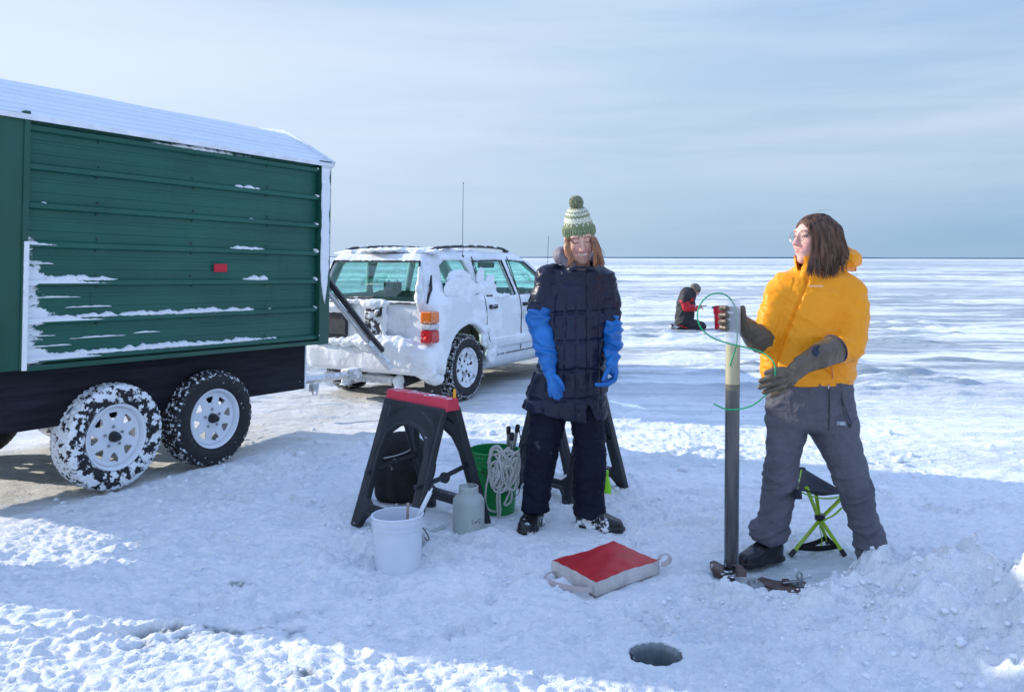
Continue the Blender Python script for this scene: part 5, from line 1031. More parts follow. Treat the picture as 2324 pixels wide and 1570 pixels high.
b = MB(); b.tube([tl(0.845), tl(0.856), tl(0.866), tl(0.872)], [0.0322, 0.0325, 0.0324, 0.032], 40, up=(0, 1, 0)); b.build('silt_layer', mat('silt', (0.16, 0.13, 0.08), rough=0.5, var=0.3, vs=40), ct, smooth=True)
b = MB(); b.tube([tl(0.0), tl(0.03)], [0.0345, 0.0342], 32, up=(0, 1, 0)); b.tube([tl(0.03), tl(0.05)], [0.0342, 0.0335], 32, up=(0, 1, 0)); b.build('mud_smear', mat('wet_mud', (0.02, 0.02, 0.022), rough=0.3, var=0.4, vs=60, bump=1.0, bs=80, snow=(0.58, 0.63, 0.1), snow_scale=40), ct, smooth=True)

# --- green line, one end down the tube, the other in her gloved hand
mat('green_line', (0.010, 0.34, 0.13), rough=0.35, var=0.08)
gl = [(1656.6, 830, 3.9165), (1664, 806, 3.9175), (1671, 785, 3.922), (1674, 755, 3.94), (1673, 728, 3.955), (1668, 694, 3.96), (1662, 684, 3.955), (1655, 674, 3.95), (1642, 666, 3.94), (1627, 664.5, 3.93), (1608, 670, 3.91), (1591.5, 687, 3.90), (1583, 709, 3.89), (1586, 731.5, 3.88), (1597, 750, 3.87), (1617.5, 765, 3.87), (1647, 776, 3.87), (1682.6, 785, 3.86), (1723.5, 795.6, 3.83), (1747.6, 809.5, 3.80), (1759, 828, 3.77), (1760, 843, 3.765), (1757, 865, 3.80), (1748, 885, 3.83), (1737, 896, 3.84), (1711, 917, 3.84), (1679.5, 927, 3.85), (1648, 927, 3.86), (1620, 915, 3.87)]
o = MB().tube(smooth_path([at(a, b, c) for a, b, c in gl], 6), 0.0034, 10).build('line', 'green_line', None, smooth=True); tag(o, 'thin green line looping from the core tube to a gloved hand', 'line')
o = MB().tube([at(1620, 915, 3.87), at(1616, 925, 3.87), at(1613, 940, 3.87)], 0.0006, 5).build('wire', 'steel', None); tag(o, 'hair thin wire dangling from the loose end of the green line', 'wire')

# --- clamp plate and hardware around the foot of the tube
cl = thing('clamp_plate', 'rusty steel clamp with bolts and shackle half buried at the foot of the tube', 'clamp', (TX, TY, 0))
def flat(poly, z, t, name, mm, bevel=0.002):
    P_ = []
    for a, b in poly: q = at(a, b, 1.0); k_ = (CAMH - z) / (CAMH - q[2]); P_.append((q[0] * k_, k_))
    b = MB(); b.prism(P_, ((0, 0, z - t), (1, 0, 0), (0, 1, 0)), t); return b.build(name, mm, cl, world=True, bevel=bevel)
flat([(1716, 1312), (1730, 1306), (1760, 1314), (1790, 1317), (1826, 1316), (1866, 1334), (1842, 1343), (1826, 1348), (1800, 1344), (1750, 1330)], 0.046, 0.014, 'plate', 'rusty_steel')
flat([(1668, 1306), (1716, 1308), (1738, 1325), (1712, 1330), (1676, 1322)], 0.052, 0.008, 'bracket', 'worn_steel')
flat([(1612, 1272), (1622, 1268), (1646, 1280), (1644, 1292), (1620, 1288)], 0.045, 0.035, 'jaw', 'rusty_steel', 0.006)
flat([(1670, 1281), (1684, 1278), (1696, 1292), (1694, 1302), (1676, 1304)], 0.055, 0.035, 'jaw', 'rusty_steel', 0.006)
flat([(1636, 1290), (1690, 1300), (1700, 1310), (1640, 1308)], 0.030, 0.014, 'collar', 'wet_mud', 0.004)
def gpz(px, py, z): q = at(px, py, 1.0); k_ = (CAMH - z) / (CAMH - q[2]); return np.array((q[0] * k_, k_, z))
for px, py, z in ((1701, 1314, 0.062), (1713, 1313, 0.062), (1719, 1316, 0.062), (1618, 1281, 0.05)):
    q = gpz(px, py, z); MB().lathe([(0, 0.004), (0.006, 0.003), (0.007, 0), (0.007, -0.012)], tuple(q), 10).build('bolt', 'steel', cl, smooth=True, world=True)
q = gpz(1816, 1322, 0.055); b = MB(); b.tube([q + (0, 0, -0.008), q + (0, 0, 0.02)], 0.011, 12); b.tube([q + (0.011 * math.cos(a), 0, 0.034 + 0.014 * math.sin(a)) for a in np.linspace(0, 6.28, 18)[:-1]], 0.0045, 8, closed=True); b.build('eye_bolt', 'worn_steel', cl, smooth=True, world=True)
MB().tube([q + (-0.072, 0.0, 0.004), q + (-0.02, 0.0, 0.010), q + (0.0, 0, 0.013), q + (0.056, 0.01, 0.024)], [0.008, 0.009, 0.008, 0.003], 8, flat=0.6).build('lever', 'worn_steel', cl, smooth=True, world=True)
MB().lathe([(0.010, 0.0), (0.026, 0.0), (0.027, 0.003), (0.010, 0.004)], tuple(q + (-0.004, 0, -0.007)), 24).build('washer', 'worn_steel', cl, smooth=True, world=True)
MB().box(gpz(1785, 1318, 0.060), (0.03, 0.02, 0.022)).build('stop', 'rusty_steel', cl, world=True, bevel=0.003)

# --- small things behind the standing woman
q = at(1378, 1126, 5.3); q[2] = 0.0; cv = thing('bottle', 'bright lime green plastic bottle behind the boots of the woman in navy', 'bottle', tuple(q)); mat('lime_plastic', (0.30, 0.75, 0.02), rough=0.3); MB().lathe([(0, 0), (0.028, 0), (0.030, 0.01), (0.026, 0.05), (0.014, 0.095), (0.010, 0.115), (0.012, 0.12), (0, 0.122)], (0, 0, 0), 24).build('body', 'lime_plastic', cv, smooth=True)
MB().lathe([(0, 0.118), (0.013, 0.118), (0.013, 0.138), (0, 0.139)], (0, 0, 0), 18).build('cap', 'lime_plastic', cv, smooth=True)

# --- tall red bucket of the angler
q = np.array(((1637 - CX) / FPX * 17.0, 17.0, -0.02)); mat('red_pail', (0.62, 0.012, 0.03), rough=0.35, var=0.08)
rb = thing('bucket', 'tall bright red bucket stack on the ice beside the kneeling angler', 'bucket', tuple(q), (0, 0, 0), 'buckets on the snow'); rb.scale = (0.88, 0.88, 1.0)
b = MB(); b.lathe([(0, 0.005), (0.140, 0.005), (0.147, 0.2), (0.155, 0.36), (0.170, 0.365), (0.170, 0.385), (0.158, 0.39), (0.160, 0.43), (0.176, 0.435), (0.176, 0.455), (0.162, 0.46), (0.164, 0.485), (0.180, 0.49), (0.178, 0.505), (0.16, 0.505), (0.15, 0.3), (0, 0.29)], (0, 0, 0), 40); b.build('pail', 'red_pail', rb, smooth=True)
MB().tube(smooth_path([(-0.18, 0, 0.47), (-0.22, -0.06, 0.50), (-0.12, -0.16, 0.53), (0.1, -0.19, 0.53), (0.18, 0, 0.47)], 5), 0.010, 8).build('handle', 'axle_black', rb, smooth=True)
MB().box((-0.165, -0.05, 0.44), (0.04, 0.06, 0.10)).build('handle_lug', 'red_pail', rb, bevel=0.01)
q = np.array(((1688 - CX) / FPX * 17.6, 17.6, 0.0))
q = np.array(((1608 - CX) / FPX * 17.1, 17.1, 0.0)); rdt = thing('fishing_rod', 'short dark ice fishing rod lying on the snow in front of the kneeling angler', 'fishing rod', tuple(q)); MB().tube([(-0.02, 0, 0.03), (0.10, 0, 0.035)], 0.018, 8).build('handle', mat('purple_grip', (0.05, 0.01, 0.09), rough=0.5), rdt, smooth=True); MB().tube([(0.10, 0, 0.035), (0.32, 0.02, 0.05)], 0.006, 6).build('blank', 'axle_black', rdt, smooth=True)
# ------------------------------------------------------------------ people
mat('skin', (1, 1, 1), rough=0.48, var=0.03, vs=30, attr='tone', subs=0.12, spec=0.35)
mat('hair_brown', (0.038, 0.019, 0.014), rough=0.5, var=0.45, vs=7, stretch=(9, 9, 1.0), c2=(0.175, 0.088, 0.052), spec=0.3)
mat('hair_auburn', (0.15, 0.055, 0.025), rough=0.42, var=0.45, vs=7, stretch=(9, 9, 1.0), c2=(0.46, 0.19, 0.075), spec=0.6)
mat('navy_nylon', (0.0055, 0.0095, 0.030), rough=0.36, var=0.25, vs=5, bump=0.8, bs=24, c2=(0.009, 0.015, 0.044), spec=0.42, rr=0.12)
mat('hood_lining', (0.20, 0.175, 0.21), rough=0.6, var=0.15, vs=9, bump=0.5, bs=22)
mat('ski_trousers', (0.0045, 0.0070, 0.020), rough=0.75, var=0.3, vs=6, bump=0.7, bs=30, snow=(0.66, 1.5, 0.0), snow_scale=7, spec=0.25)
mat('blue_glove', (0.006, 0.125, 0.46), rough=0.34, var=0.25, vs=9, c2=(0.015, 0.20, 0.58), bump=0.7, bs=16, rr=0.15)
mat('blue_hand', (0.010, 0.17, 0.50), rough=0.5, var=0.25, vs=20, c2=(0.02, 0.25, 0.62), bump=0.4, bs=60)
mat('boot_rubber', (0.008, 0.009, 0.011), rough=0.32, var=0.3, vs=12, snow=(0.52, 0.56, -0.05), snow_scale=17)
mat('boot_plain', (0.008, 0.009, 0.013), rough=0.30, var=0.3, vs=12, snow=(0.66, 0.70, -0.05), snow_scale=26)
mat('orange_shell', (0.92, 0.335, 0.010), rough=0.46, var=0.05, vs=4, bump=0.45, bs=15, spec=0.3)
mat('orange_lining', (0.62, 0.13, 0.01), rough=0.6, var=0.1)
mat('zip_orange', (0.85, 0.30, 0.10), rough=0.5)
mat('brown_glove', (0.105, 0.080, 0.054), rough=0.36, var=0.22, vs=9, bump=0.4, bs=18, spec=0.55, rr=0.12)
mat('glove_binding', (0.030, 0.025, 0.060), rough=0.6)
mat('glove_mark', (0.012, 0.020, 0.045), rough=0.6, var=0.3, vs=90)
mat('grey_trousers', (0.098, 0.098, 0.122), rough=0.66, var=0.14, vs=5, bump=1.0, bs=34, spec=0.35, c2=(0.125, 0.124, 0.150))
mat('gold_wire', (0.45, 0.28, 0.18), rough=0.3, metal=0.8, var=0.1)
mat('print_white', (0.8, 0.78, 0.7), rough=0.6)
mat('print_grey', (0.28, 0.32, 0.36), rough=0.6)
glass('lens', (0.96, 0.97, 0.98), 0.12)
# knitted hat: moss green with cream zigzag bands, ribbed brim (bands follow the hat's own height, stored per vertex)
m = newmat('knit'); MATS['knit'] = m
o_ = N('ShaderNodeOutputMaterial'); b = N('ShaderNodeBsdfPrincipled'); L(b.outputs[0], o_.inputs[0]); a_ = N('ShaderNodeAttribute', attribute_name='tone'); tc = N('ShaderNodeTexCoord')
n_ = N('ShaderNodeTexNoise'); L(tc.outputs['Object'], n_.inputs[0]); n_.inputs['Scale'].default_value = 130; n_.inputs['Detail'].default_value = 3
r_ = ramp([(0.3, (0.62, 0.62, 0.62)), (0.7, (1.25, 1.25, 1.25))], n_.outputs[0], 'LINEAR'); mm = N('ShaderNodeMix', data_type='RGBA', blend_type='MULTIPLY'); mm.inputs[0].default_value = 1; L(a_.outputs['Color'], mm.inputs[6]); L(r_, mm.inputs[7]); L(mm.outputs[2], b.inputs['Base Color']); b.inputs['Roughness'].default_value = 0.9; b.inputs['Sheen Weight'].default_value = 0.3
bp = N('ShaderNodeBump'); bp.inputs['Strength'].default_value = 0.8; bp.inputs['Distance'].default_value = 0.004; L(n_.outputs[0], bp.inputs['Height']); L(bp.outputs[0], b.inputs['Normal'])

class Frame:
    """local axes of a head or limb: x = the person's left, y = forwards, z = up"""
    def __init__(s, o, fwd, up):
        s.o = np.array(o, float); s.y = nrm(fwd); s.x = nrm(np.cross(s.y, nrm(up))) * -1; s.z = np.cross(s.x, s.y); s.z = s.z if np.dot(s.z, up) > 0 else -s.z; s.M = np.stack([s.x, s.y, s.z], 1)
    def w(s, p): return s.o + s.M @ np.array(p, float)
    def l(s, P): return (P - s.o.astype(np.float32)) @ s.M.astype(np.float32)
def head_sdf(q, smile=0.3, female=True):
    d = ell(q, (0, -0.012, 0.035), (0.074, 0.092, 0.092)); d = smin(d, ell(q, (0, 0.020, -0.025), (0.062, 0.068, 0.078)), 0.03)
    d = smin(d, ell(q, (0, 0.048, -0.078), (0.036, 0.034, 0.030)), 0.035); d = smin(d, ell(q, (0, 0.070, -0.097), (0.017, 0.014, 0.014)), 0.02)
    for s in (-1, 1):
        d = smin(d, ell(q, (s * 0.037, 0.056, -0.022), (0.026, 0.026, 0.024)), 0.022); d = smin(d, ell(q, (s * 0.030, 0.070, 0.047), (0.026, 0.014, 0.009)), 0.016)
        d = smax(d, -ell(q, (s * 0.031, 0.098, 0.024), (0.020, 0.016, 0.012)), 0.012); d = smin(d, ell(q, (s * 0.031, 0.070, 0.022), (0.0155, 0.0145, 0.0125)), 0.004)
        d = smin(d, ell(q, (s * 0.075, -0.010, 0.0), (0.010, 0.020, 0.032)), 0.008)
        d = smin(d, ell(q, (s * 0.0115, 0.096, -0.020), (0.0085, 0.011, 0.0075)), 0.006)
    d = smin(d, cap(q, (0, 0.083, 0.030), (0, 0.104, -0.012), 0.0075, 0.0105), 0.012); d = smin(d, ell(q, (0, 0.108, -0.016), (0.0105, 0.010, 0.009)), 0.008)
    for s in (-1, 1): d = smax(d, -ell(q, (s * 0.006, 0.104, -0.027), (0.003, 0.005, 0.003)), 0.003)
    w = 0.024 + 0.008 * smile
    d = smin(d, ell(q, (0, 0.076, -0.052), (w, 0.016, 0.017)), 0.012)
    up = np.abs(q[:, 0]) / w; yc = 0.0; zc = -0.050 + 0.014 * smile * up * up
    lip = np.sqrt(((q[:, 0]) / (w * 1.05)) ** 2 + ((q[:, 1] - 0.086 + 0.012 * up * up) / 0.008) ** 2 + ((q[:, 2] - zc) / 0.0095) ** 2) - 1
    d = smin(d, lip * 0.008, 0.004); return d
def mouth_cut(q, smile, open_):
    w = 0.020 + 0.008 * smile; up = np.abs(q[:, 0]) / w; zc = -0.051 + 0.014 * smile * up * up
    return (np.sqrt((q[:, 0] / w) ** 2 + ((q[:, 1] - 0.096) / 0.018) ** 2 + ((q[:, 2] - zc) / (0.0045 * open_ + 0.0012)) ** 2) - 1) * 0.004
def face_tone(q, smile, open_, base, closed):
    """natural colours of a face: lips, teeth, brows, lashes, flushed cheeks and nose"""
    n = len(q); T = np.tile(np.array(base, float), (n, 1)); x, y, z = q[:, 0], q[:, 1], q[:, 2]; front = sst(0.03, 0.06, y)
    def mixm(m, c): T[:] = T * (1 - m[:, None]) + np.array(c) * m[:, None]
    for s in (-1, 1): mixm(0.55 * front * np.exp(-(((x - s * 0.040) / 0.020) ** 2 + ((z + 0.022) / 0.018) ** 2)), (0.72, 0.27, 0.22))
    mixm(0.5 * front * np.exp(-((x / 0.014) ** 2 + ((z + 0.016) / 0.014) ** 2)), (0.70, 0.26, 0.21))
    w = 0.024 + 0.008 * smile; up = np.abs(x) / w; zc = -0.050 + 0.014 * smile * up * up; e = (x / (w * 1.08)) ** 2 + ((z - zc) / 0.0115) ** 2
    mixm(sst(1.15, 0.8, e) * sst(0.055, 0.065, y), (0.52, 0.13, 0.13))
    wi = 0.020 + 0.008 * smile; e2 = (x / wi) ** 2 + ((z - zc) / (0.0050 * open_ + 0.001)) ** 2; mm_ = sst(1.2, 0.9, e2) * sst(0.05, 0.06, y); mixm(mm_, (0.80, 0.71, 0.62)); mixm(mm_ * sst(0.86, 1.0, (x / wi) ** 2), (0.05, 0.01, 0.01))
    for s in (-1, 1):
        xx = (x - s * 0.031); zl = 0.018 + 0.10 * 0 + 6.0 * xx * xx; mixm(sst(0.0030, 0.0018, np.abs(z - zl)) * sst(0.017, 0.015, np.abs(xx)) * sst(0.05, 0.06, y), (0.06, 0.028, 0.022))
        zb = 0.046 - 7 * (xx - s * 0.004) ** 2; mixm(0.75 * sst(0.0042, 0.0028, np.abs(z - zb)) * sst(0.020, 0.017, np.abs(xx)) * sst(0.04, 0.05, y), (0.16, 0.08, 0.05))
    return T
def lock(mb, pts, r, n=5, flat=0.55): P_ = smooth_path(pts, 4); k = len(P_); mb.tube(P_, [r * (0.55 + 0.45 * math.sin(math.pi * min(1, 0.15 + 0.95 * i / k))) * (1 - 0.75 * max(0, i / k - 0.7) / 0.3) for i in range(k)], n, flat=flat)
def folds(V, amp, f=(9, 9, 9), seed=0.0, o=3, ridge=True):
    P_ = V * np.array(f) + seed; a = noise3(P_ + 0.8 * np.stack([noise3(P_ * 0.6 + 9), noise3(P_ * 0.6 + 19), noise3(P_ * 0.6 + 29)], 1)); a2 = noise3(P_ * 2.1 + 5)
    return amp * ((0.5 - np.abs(a) * 1.8) + 0.4 * a2) if ridge else amp * (a + 0.4 * a2)
def hand_sdf(P, wrist, palm, pw, fingers, thumb, rf=0.0098, rw=0.028, k=0.012):
    d = cap(P, wrist, palm, rw, pw); pc = np.array(palm)
    for f in fingers: d = smin(d, cap(P, wrist * 0.35 + pc * 0.65 if False else pc, f[0], pw * 0.55, rf * 1.15), k); 
    for f in fingers: d = smin(d, chain(P, f, [rf * 1.12] + [rf * 1.04] * (len(f) - 2) + [rf * 0.9]), 0.004)
    return smin(d, chain(P, thumb, [rf * 1.5] + [rf * 1.25] * (len(thumb) - 2) + [rf * 1.0]), 0.008)

# ================================================================= woman in the long navy coat
NY = 4.66; SN = NY / FPX
p1 = thing('person', 'smiling woman in green bobble hat, long navy quilted coat and long blue gloves', 'person', (0.34, NY, 0.0))
def zN(py, Y=NY): return CAMH - (py - HY) / FPX * Y
def xN(px, Y=NY): return (px - CX) / FPX * Y
HF = Frame(at(1320.5, 553, 4.58), (0.06, -1.0, -0.36), (-0.115, -0.33, 1.0))
HF.o = at(1321, 561, 4.575) - HF.M @ np.array((0, 0.075, -0.012))
def rowsN(rows, Y, rd):
    return [(zN(y, Y), (xN(a, Y) + xN(b_, Y)) / 2, Y + (r[1] if isinstance(r, tuple) else 0), (xN(b_, Y) - xN(a, Y)) / 2, r[0] if isinstance(r, tuple) else r) for (y, a, b_), r in zip(rows, rd)]
armL = [at(1243, 628, 4.66), at(1226, 700, 4.66), at(1236, 775, 4.60), at(1246, 838, 4.52)]
armR = [at(1376, 632, 4.66), at(1386, 700, 4.67), at(1391, 770, 4.62), at(1389, 822, 4.55)]
def body1(P):
    q = HF.l(P); d = smax(head_sdf(q, 1.0), -mouth_cut(q, 1.0, 1.15), 0.002)
    d = smin(d, cap(P, HF.w((0, -0.025, -0.06)), at(1318, 618, 4.68), 0.050, 0.058), 0.03)
    d = smin(d, cap(P, at(1262, 632, 4.68), at(1358, 632, 4.68), 0.06), 0.05); d = smin(d, stack(P, rowsN([(640, 1262, 1360), (760, 1262, 1352), (880, 1255, 1360), (945, 1262, 1352)], 4.67, [0.085, 0.08, 0.09, 0.08])), 0.04)
    for arm in (armL, armR): d = smin(d, chain(P, arm, [0.045, 0.030, 0.026, 0.018]), 0.02)
    for a in ([at(1250, 930, 4.67), at(1228, 1060, 4.67), at(1218, 1150, 4.665)], [at(1333, 930, 4.67), at(1340, 1060, 4.67), at(1336, 1150, 4.665)]): d = smin(d, chain(P, a, [0.065, 0.045, 0.024]), 0.03)
    return d
def tone1(V): return np.where((HF.l(V)[:, 2] > -0.16)[:, None], face_tone(HF.l(V), 1.0, 1.15, (0.70, 0.41, 0.33), True), np.array((0.6, 0.35, 0.28)))
solid('body', body1, (-0.05, 4.40, 0.0), (0.72, 4.85, 1.66), 0.0042, 'skin', p1, attr=lambda V: {'tone': tone1(V)})

# coat with quilting that follows the cloth: puffed squares between stitched lines
def slopeN(P): return 0.14 * (P[:, 0] - xN(1250))
def coat1(P):
    rows = rowsN([(586, 1302, 1342), (595, 1284, 1354), (606, 1262, 1370), (622, 1244, 1384), (700, 1240, 1378), (760, 1236, 1376), (821, 1222, 1379), (880, 1199, 1380), (920, 1186, 1380), (962, 1178, 1381)], 4.67, [0.075, 0.088, 0.10, 0.115, 0.128, 0.132, 0.145, 0.150, 0.152, 0.155])
    d = stack(P, rows, k=0.02, top=zN(589), bot=0.50); hem = (zN(928) - 0.17 * (P[:, 0] - xN(1190))) ; hem = np.where(P[:, 0] > xN(1327), zN(947), np.maximum(hem, zN(956))); d = smax(d, hem - P[:, 2], 0.012)
    sl = np.abs(P[:, 0] - (xN(1333) + 0.30 * (zN(912) - P[:, 2]) * 0.5)) - 0.36 * np.maximum(0, zN(912) - P[:, 2]) ; d = smax(d, -np.maximum(np.maximum(sl, P[:, 1] - 4.62), P[:, 2] - zN(910)), 0.006)
    d = smin(d, chain(P, [at(1256, 622, 4.67), armL[0] * 1.0, at(1226, 700, 4.665), at(1227, 725, 4.655)], [0.066, 0.074, 0.073, 0.064]), 0.022)
    d = smin(d, chain(P, [at(1362, 624, 4.67), armR[0] * 1.0, at(1385, 700, 4.67), at(1386, 725, 4.665)], [0.062, 0.062, 0.060, 0.054]), 0.018)
    col_ = stack(P, [(zN(614), xN(1321, 4.62), 4.61, 0.084, 0.078), (zN(606), xN(1320, 4.61), 4.60, 0.078, 0.076), (zN(600), xN(1320, 4.6), 4.595, 0.073, 0.074)], k=0.01); inner = stack(P, [(zN(625), xN(1321, 4.62), 4.60, 0.056, 0.056), (zN(590), xN(1321, 4.6), 4.59, 0.064, 0.068)], k=0.01)
    d = smin(d, col_, 0.02); return smax(d, -np.maximum(inner, zN(612) - P[:, 2]), 0.008)
def quilt1(V):
    fx = V[:, 0] - 0.35; z = V[:, 2]; onarm = sst(0.0, 0.015, np.minimum(chain(V.astype(np.float32), armL, [0.075] * 4), chain(V.astype(np.float32), armR, [0.065] * 4)) + 0.012)
    zl = z - 0.05 * fx; hz = np.abs(((zl - 0.095) / 0.152) % 1 - 0.5) * 2; ang = np.arctan2(V[:, 0] - 0.352, -(V[:, 1] - 4.67) * 1.05); vt = np.abs((ang / 0.47 + 0.12) % 1 - 0.5) * 2
    lineh = np.clip((1 - hz) * 0.152 / 2 / 0.016, 0, 1); linev = np.clip((1 - vt) * 0.47 * 0.14 / 2 / 0.013, 0, 1)
    puff = np.minimum(lineh, 0.35 + 0.65 * linev * sst(1.30, 1.20, z)); zipl = np.clip(np.abs(V[:, 0] - xN(1329)) / 0.007, 0, 1)
    p = (puff - 1) * 0.014 + (zipl - 1) * 0.010 * (V[:, 1] < 4.64); return p * (0.35 + 0.65 * onarm) + folds(V, 0.0055, (9, 7, 15), 3.0) + folds(V, 0.008, (5, 5, 9), 8.0) * (1 - onarm * 0.5)
coat = solid('coat', coat1, (0.02, 4.45, 0.46), (0.60, 4.90, 1.50), 0.0052, 'navy_nylon', p1, disp=quilt1)
# hood pushed back, lavender lining showing at the shoulder
def hood1(P):
    d = smin(ell(P, at(1277, 577, 4.66), (0.050, 0.060, 0.040)), cap(P, at(1272, 586, 4.64), at(1300, 604, 4.60), 0.034, 0.018), 0.02); d = smin(d, cap(P, at(1277, 580, 4.68), at(1330, 588, 4.76), 0.035, 0.05), 0.03); d = smin(d, cap(P, at(1330, 588, 4.76), at(1360, 596, 4.70), 0.045, 0.03), 0.03)
    return smax(d, -ell(P, at(1296, 569, 4.58), (0.045, 0.09, 0.038)), 0.01)
solid('hood', hood1, (0.15, 4.48, 1.32), (0.58, 4.90, 1.58), 0.0045, 'hood_lining', coat, disp=lambda V: folds(V, 0.003, (18, 18, 10)))
# trousers
def trs1(P):
    d = stack(P, [(zN(962, NY) + 0.03, xN(1245), 4.68, xN(1286) - xN(1245) + 0.004, 0.10), (zN(1014), xN(1234), 4.675, 0.090, 0.088), (zN(1050), xN(1228), 4.67, 0.084, 0.084), (zN(1102), xN(1221), 4.66, 0.076, 0.080), (zN(1150), xN(1216), 4.65, 0.076, 0.082), (zN(1166), xN(1216), 4.65, 0.077, 0.084)], top=zN(900), bot=zN(1163, 4.62), k=0.012)
    e = stack(P, [(zN(962, NY) + 0.03, xN(1334), 4.68, 0.090, 0.10), (zN(1014), xN(1340), 4.675, 0.088, 0.090), (zN(1050), xN(1341), 4.67, 0.088, 0.088), (zN(1102), xN(1337), 4.66, 0.084, 0.084), (zN(1165), xN(1338), 4.65, 0.087, 0.088), (zN(1180), xN(1338), 4.65, 0.087, 0.088)], top=zN(900), bot=zN(1172, 4.62), k=0.012)
    d = np.minimum(d, e); d = smin(d, ell(P, (xN(1290), 4.68, zN(905)), (0.17, 0.11, 0.09)), 0.03)
    for a, b_ in (((1208, 1160), (1232, 1157)),): pass
    return d
solid('trousers', trs1, (0.0, 4.50, 0.02), (0.58, 4.84, 0.80), 0.0055, 'ski_trousers', p1, disp=lambda V: folds(V, 0.008, (8, 8, 13), 2.0) + folds(V, 0.004, (18, 18, 30), 6.0))
def boot(name, heel, toe, m, up=0.13, wid=0.052, rt=0.052, parent=None, shaft=None):
    heel = np.array(heel, float); toe = np.array(toe, float); f = nrm(toe - heel); ln = np.linalg.norm(toe - heel); s_ = np.array((-f[1], f[0], 0)); sh = heel + f * 0.045 if shaft is None else np.array(shaft, float)
    M_ = np.stack([f, s_, (0, 0, 1)], 1)
    def fn(P):
        q = (P - heel.astype(np.float32)) @ M_.astype(np.float32); x = q[:, 0]
        top = np.interp(x, [-0.03, 0.03, 0.09, ln * 0.72, ln, ln + 0.03], [0.11, 0.115, 0.095, 0.074, 0.060, 0.042]); w = np.interp(x, [-0.04, 0.0, 0.09, ln * 0.72, ln, ln + 0.035], [0.030, 0.044, 0.044, wid, 0.042, 0.022])
        d = smax(smax(np.abs(q[:, 1]) - w, q[:, 2] - top, 0.03), -q[:, 2] + 0.004, 0.008); d = smax(d, np.maximum(x - ln - 0.03, -x - 0.035), 0.03)
        sole = smax(smax(np.abs(q[:, 1]) - w - 0.005, np.abs(q[:, 2] - 0.012) - 0.012, 0.004), np.maximum(x - ln - 0.035, -x - 0.04), 0.02); arch = ell(q, (ln * 0.42, 0, 0.0), (0.03, 0.09, 0.012)); sole = smax(sole, -arch, 0.005)
        d = smin(d, sole, 0.004); return smin(d, cap(P, heel + f * 0.025 + (0, 0, 0.07), sh + (0, 0, up + 0.05), 0.048, rt), 0.02)
    lo = np.minimum(heel, toe) - 0.09; hi = np.maximum(heel, toe) + 0.09; lo[2] = heel[2] - 0.02; hi[2] = heel[2] + up + 0.14
    lo = np.minimum(lo, np.append(sh[:2] - 0.08, 99)); hi = np.maximum(hi, np.append(sh[:2] + 0.08, -99))
    return solid(name, fn, lo, hi, 0.005, m, parent, disp=lambda V: 0.0015 * fbm3(V * 30, 2))
h1 = gp(1220, 1184); t1 = gp(1190, 1203); boot('boot', (h1[0], h1[1] - 0.02, -0.004), (t1[0] + 0.005, t1[1] - 0.045, -0.004), 'boot_rubber', parent=p1, shaft=(xN(1217), 4.64, 0))
h2 = gp(1322, 1187); t2 = gp(1404, 1199); boot('boot', (h2[0], h2[1] - 0.03, -0.004), (t2[0], t2[1] - 0.03, -0.004), 'boot_rubber', parent=p1, shaft=(xN(1337), 4.64, 0))
# long blue gloves: gauntlet and hand are one piece, fingers separate
fL = [[at(*q) for q in f] for f in ([(1248, 872, 4.47), (1248, 886, 4.455), (1250, 897, 4.455)], [(1254, 875, 4.46), (1256, 891, 4.445), (1260, 903, 4.445)], [(1261, 875, 4.455), (1265, 892, 4.44), (1268, 904, 4.445)], [(1267, 872, 4.46), (1272, 888, 4.45), (1274, 899, 4.455)])]
def glove1(P):
    g = chain(P, [at(1225, 716, 4.655), at(1229, 745, 4.645), at(1238, 785, 4.60), at(1244, 815, 4.56), at(1246, 838, 4.52)], [0.074, 0.068, 0.060, 0.047, 0.036], 0.01)
    cut = (P - at(1224, 706, 4.66).astype(np.float32)) @ np.array(nrm(armL[2] - armL[1]), np.float32); g = smax(g, -cut, 0.004)
    h = hand_sdf(P, at(1247, 838, 4.515), at(1254, 862, 4.475), 0.029, fL, [at(1258, 853, 4.46), at(1269, 862, 4.44), at(1276, 874, 4.44), at(1279, 884, 4.445)], 0.0102, 0.030); return smin(g, h, 0.012)
def gl_f(V, z0, z1): k = sst(z0, z1, V[:, 2]); return k * (0.0075 * np.sin(V[:, 2] * 120 + 5 * noise3(V * 10) + 25 * (V[:, 0])) * (0.6 + 0.6 * noise3(V * 8)) + folds(V, 0.009, (8, 8, 15), 4.0)) + (1 - k) * folds(V, 0.001, (40, 40, 40))
gl1 = solid('glove', glove1, (0.03, 4.35, 0.66), (0.34, 4.76, 1.20), 0.0042, 'blue_glove', p1, disp=lambda V: gl_f(V, zN(850), zN(820)))
fR = [[at(*q) for q in f] for f in ([(1399, 846, 4.50), (1396, 862, 4.47), (1380, 872, 4.44), (1360, 873, 4.435), (1354, 872, 4.44)], [(1398, 842, 4.52), (1398, 858, 4.50), (1386, 868, 4.475), (1368, 871, 4.465)], [(1397, 838, 4.54), (1400, 852, 4.53), (1392, 863, 4.51), (1376, 867, 4.50)], [(1396, 836, 4.56), (1399, 848, 4.56), (1393, 858, 4.55), (1380, 863, 4.54)])]
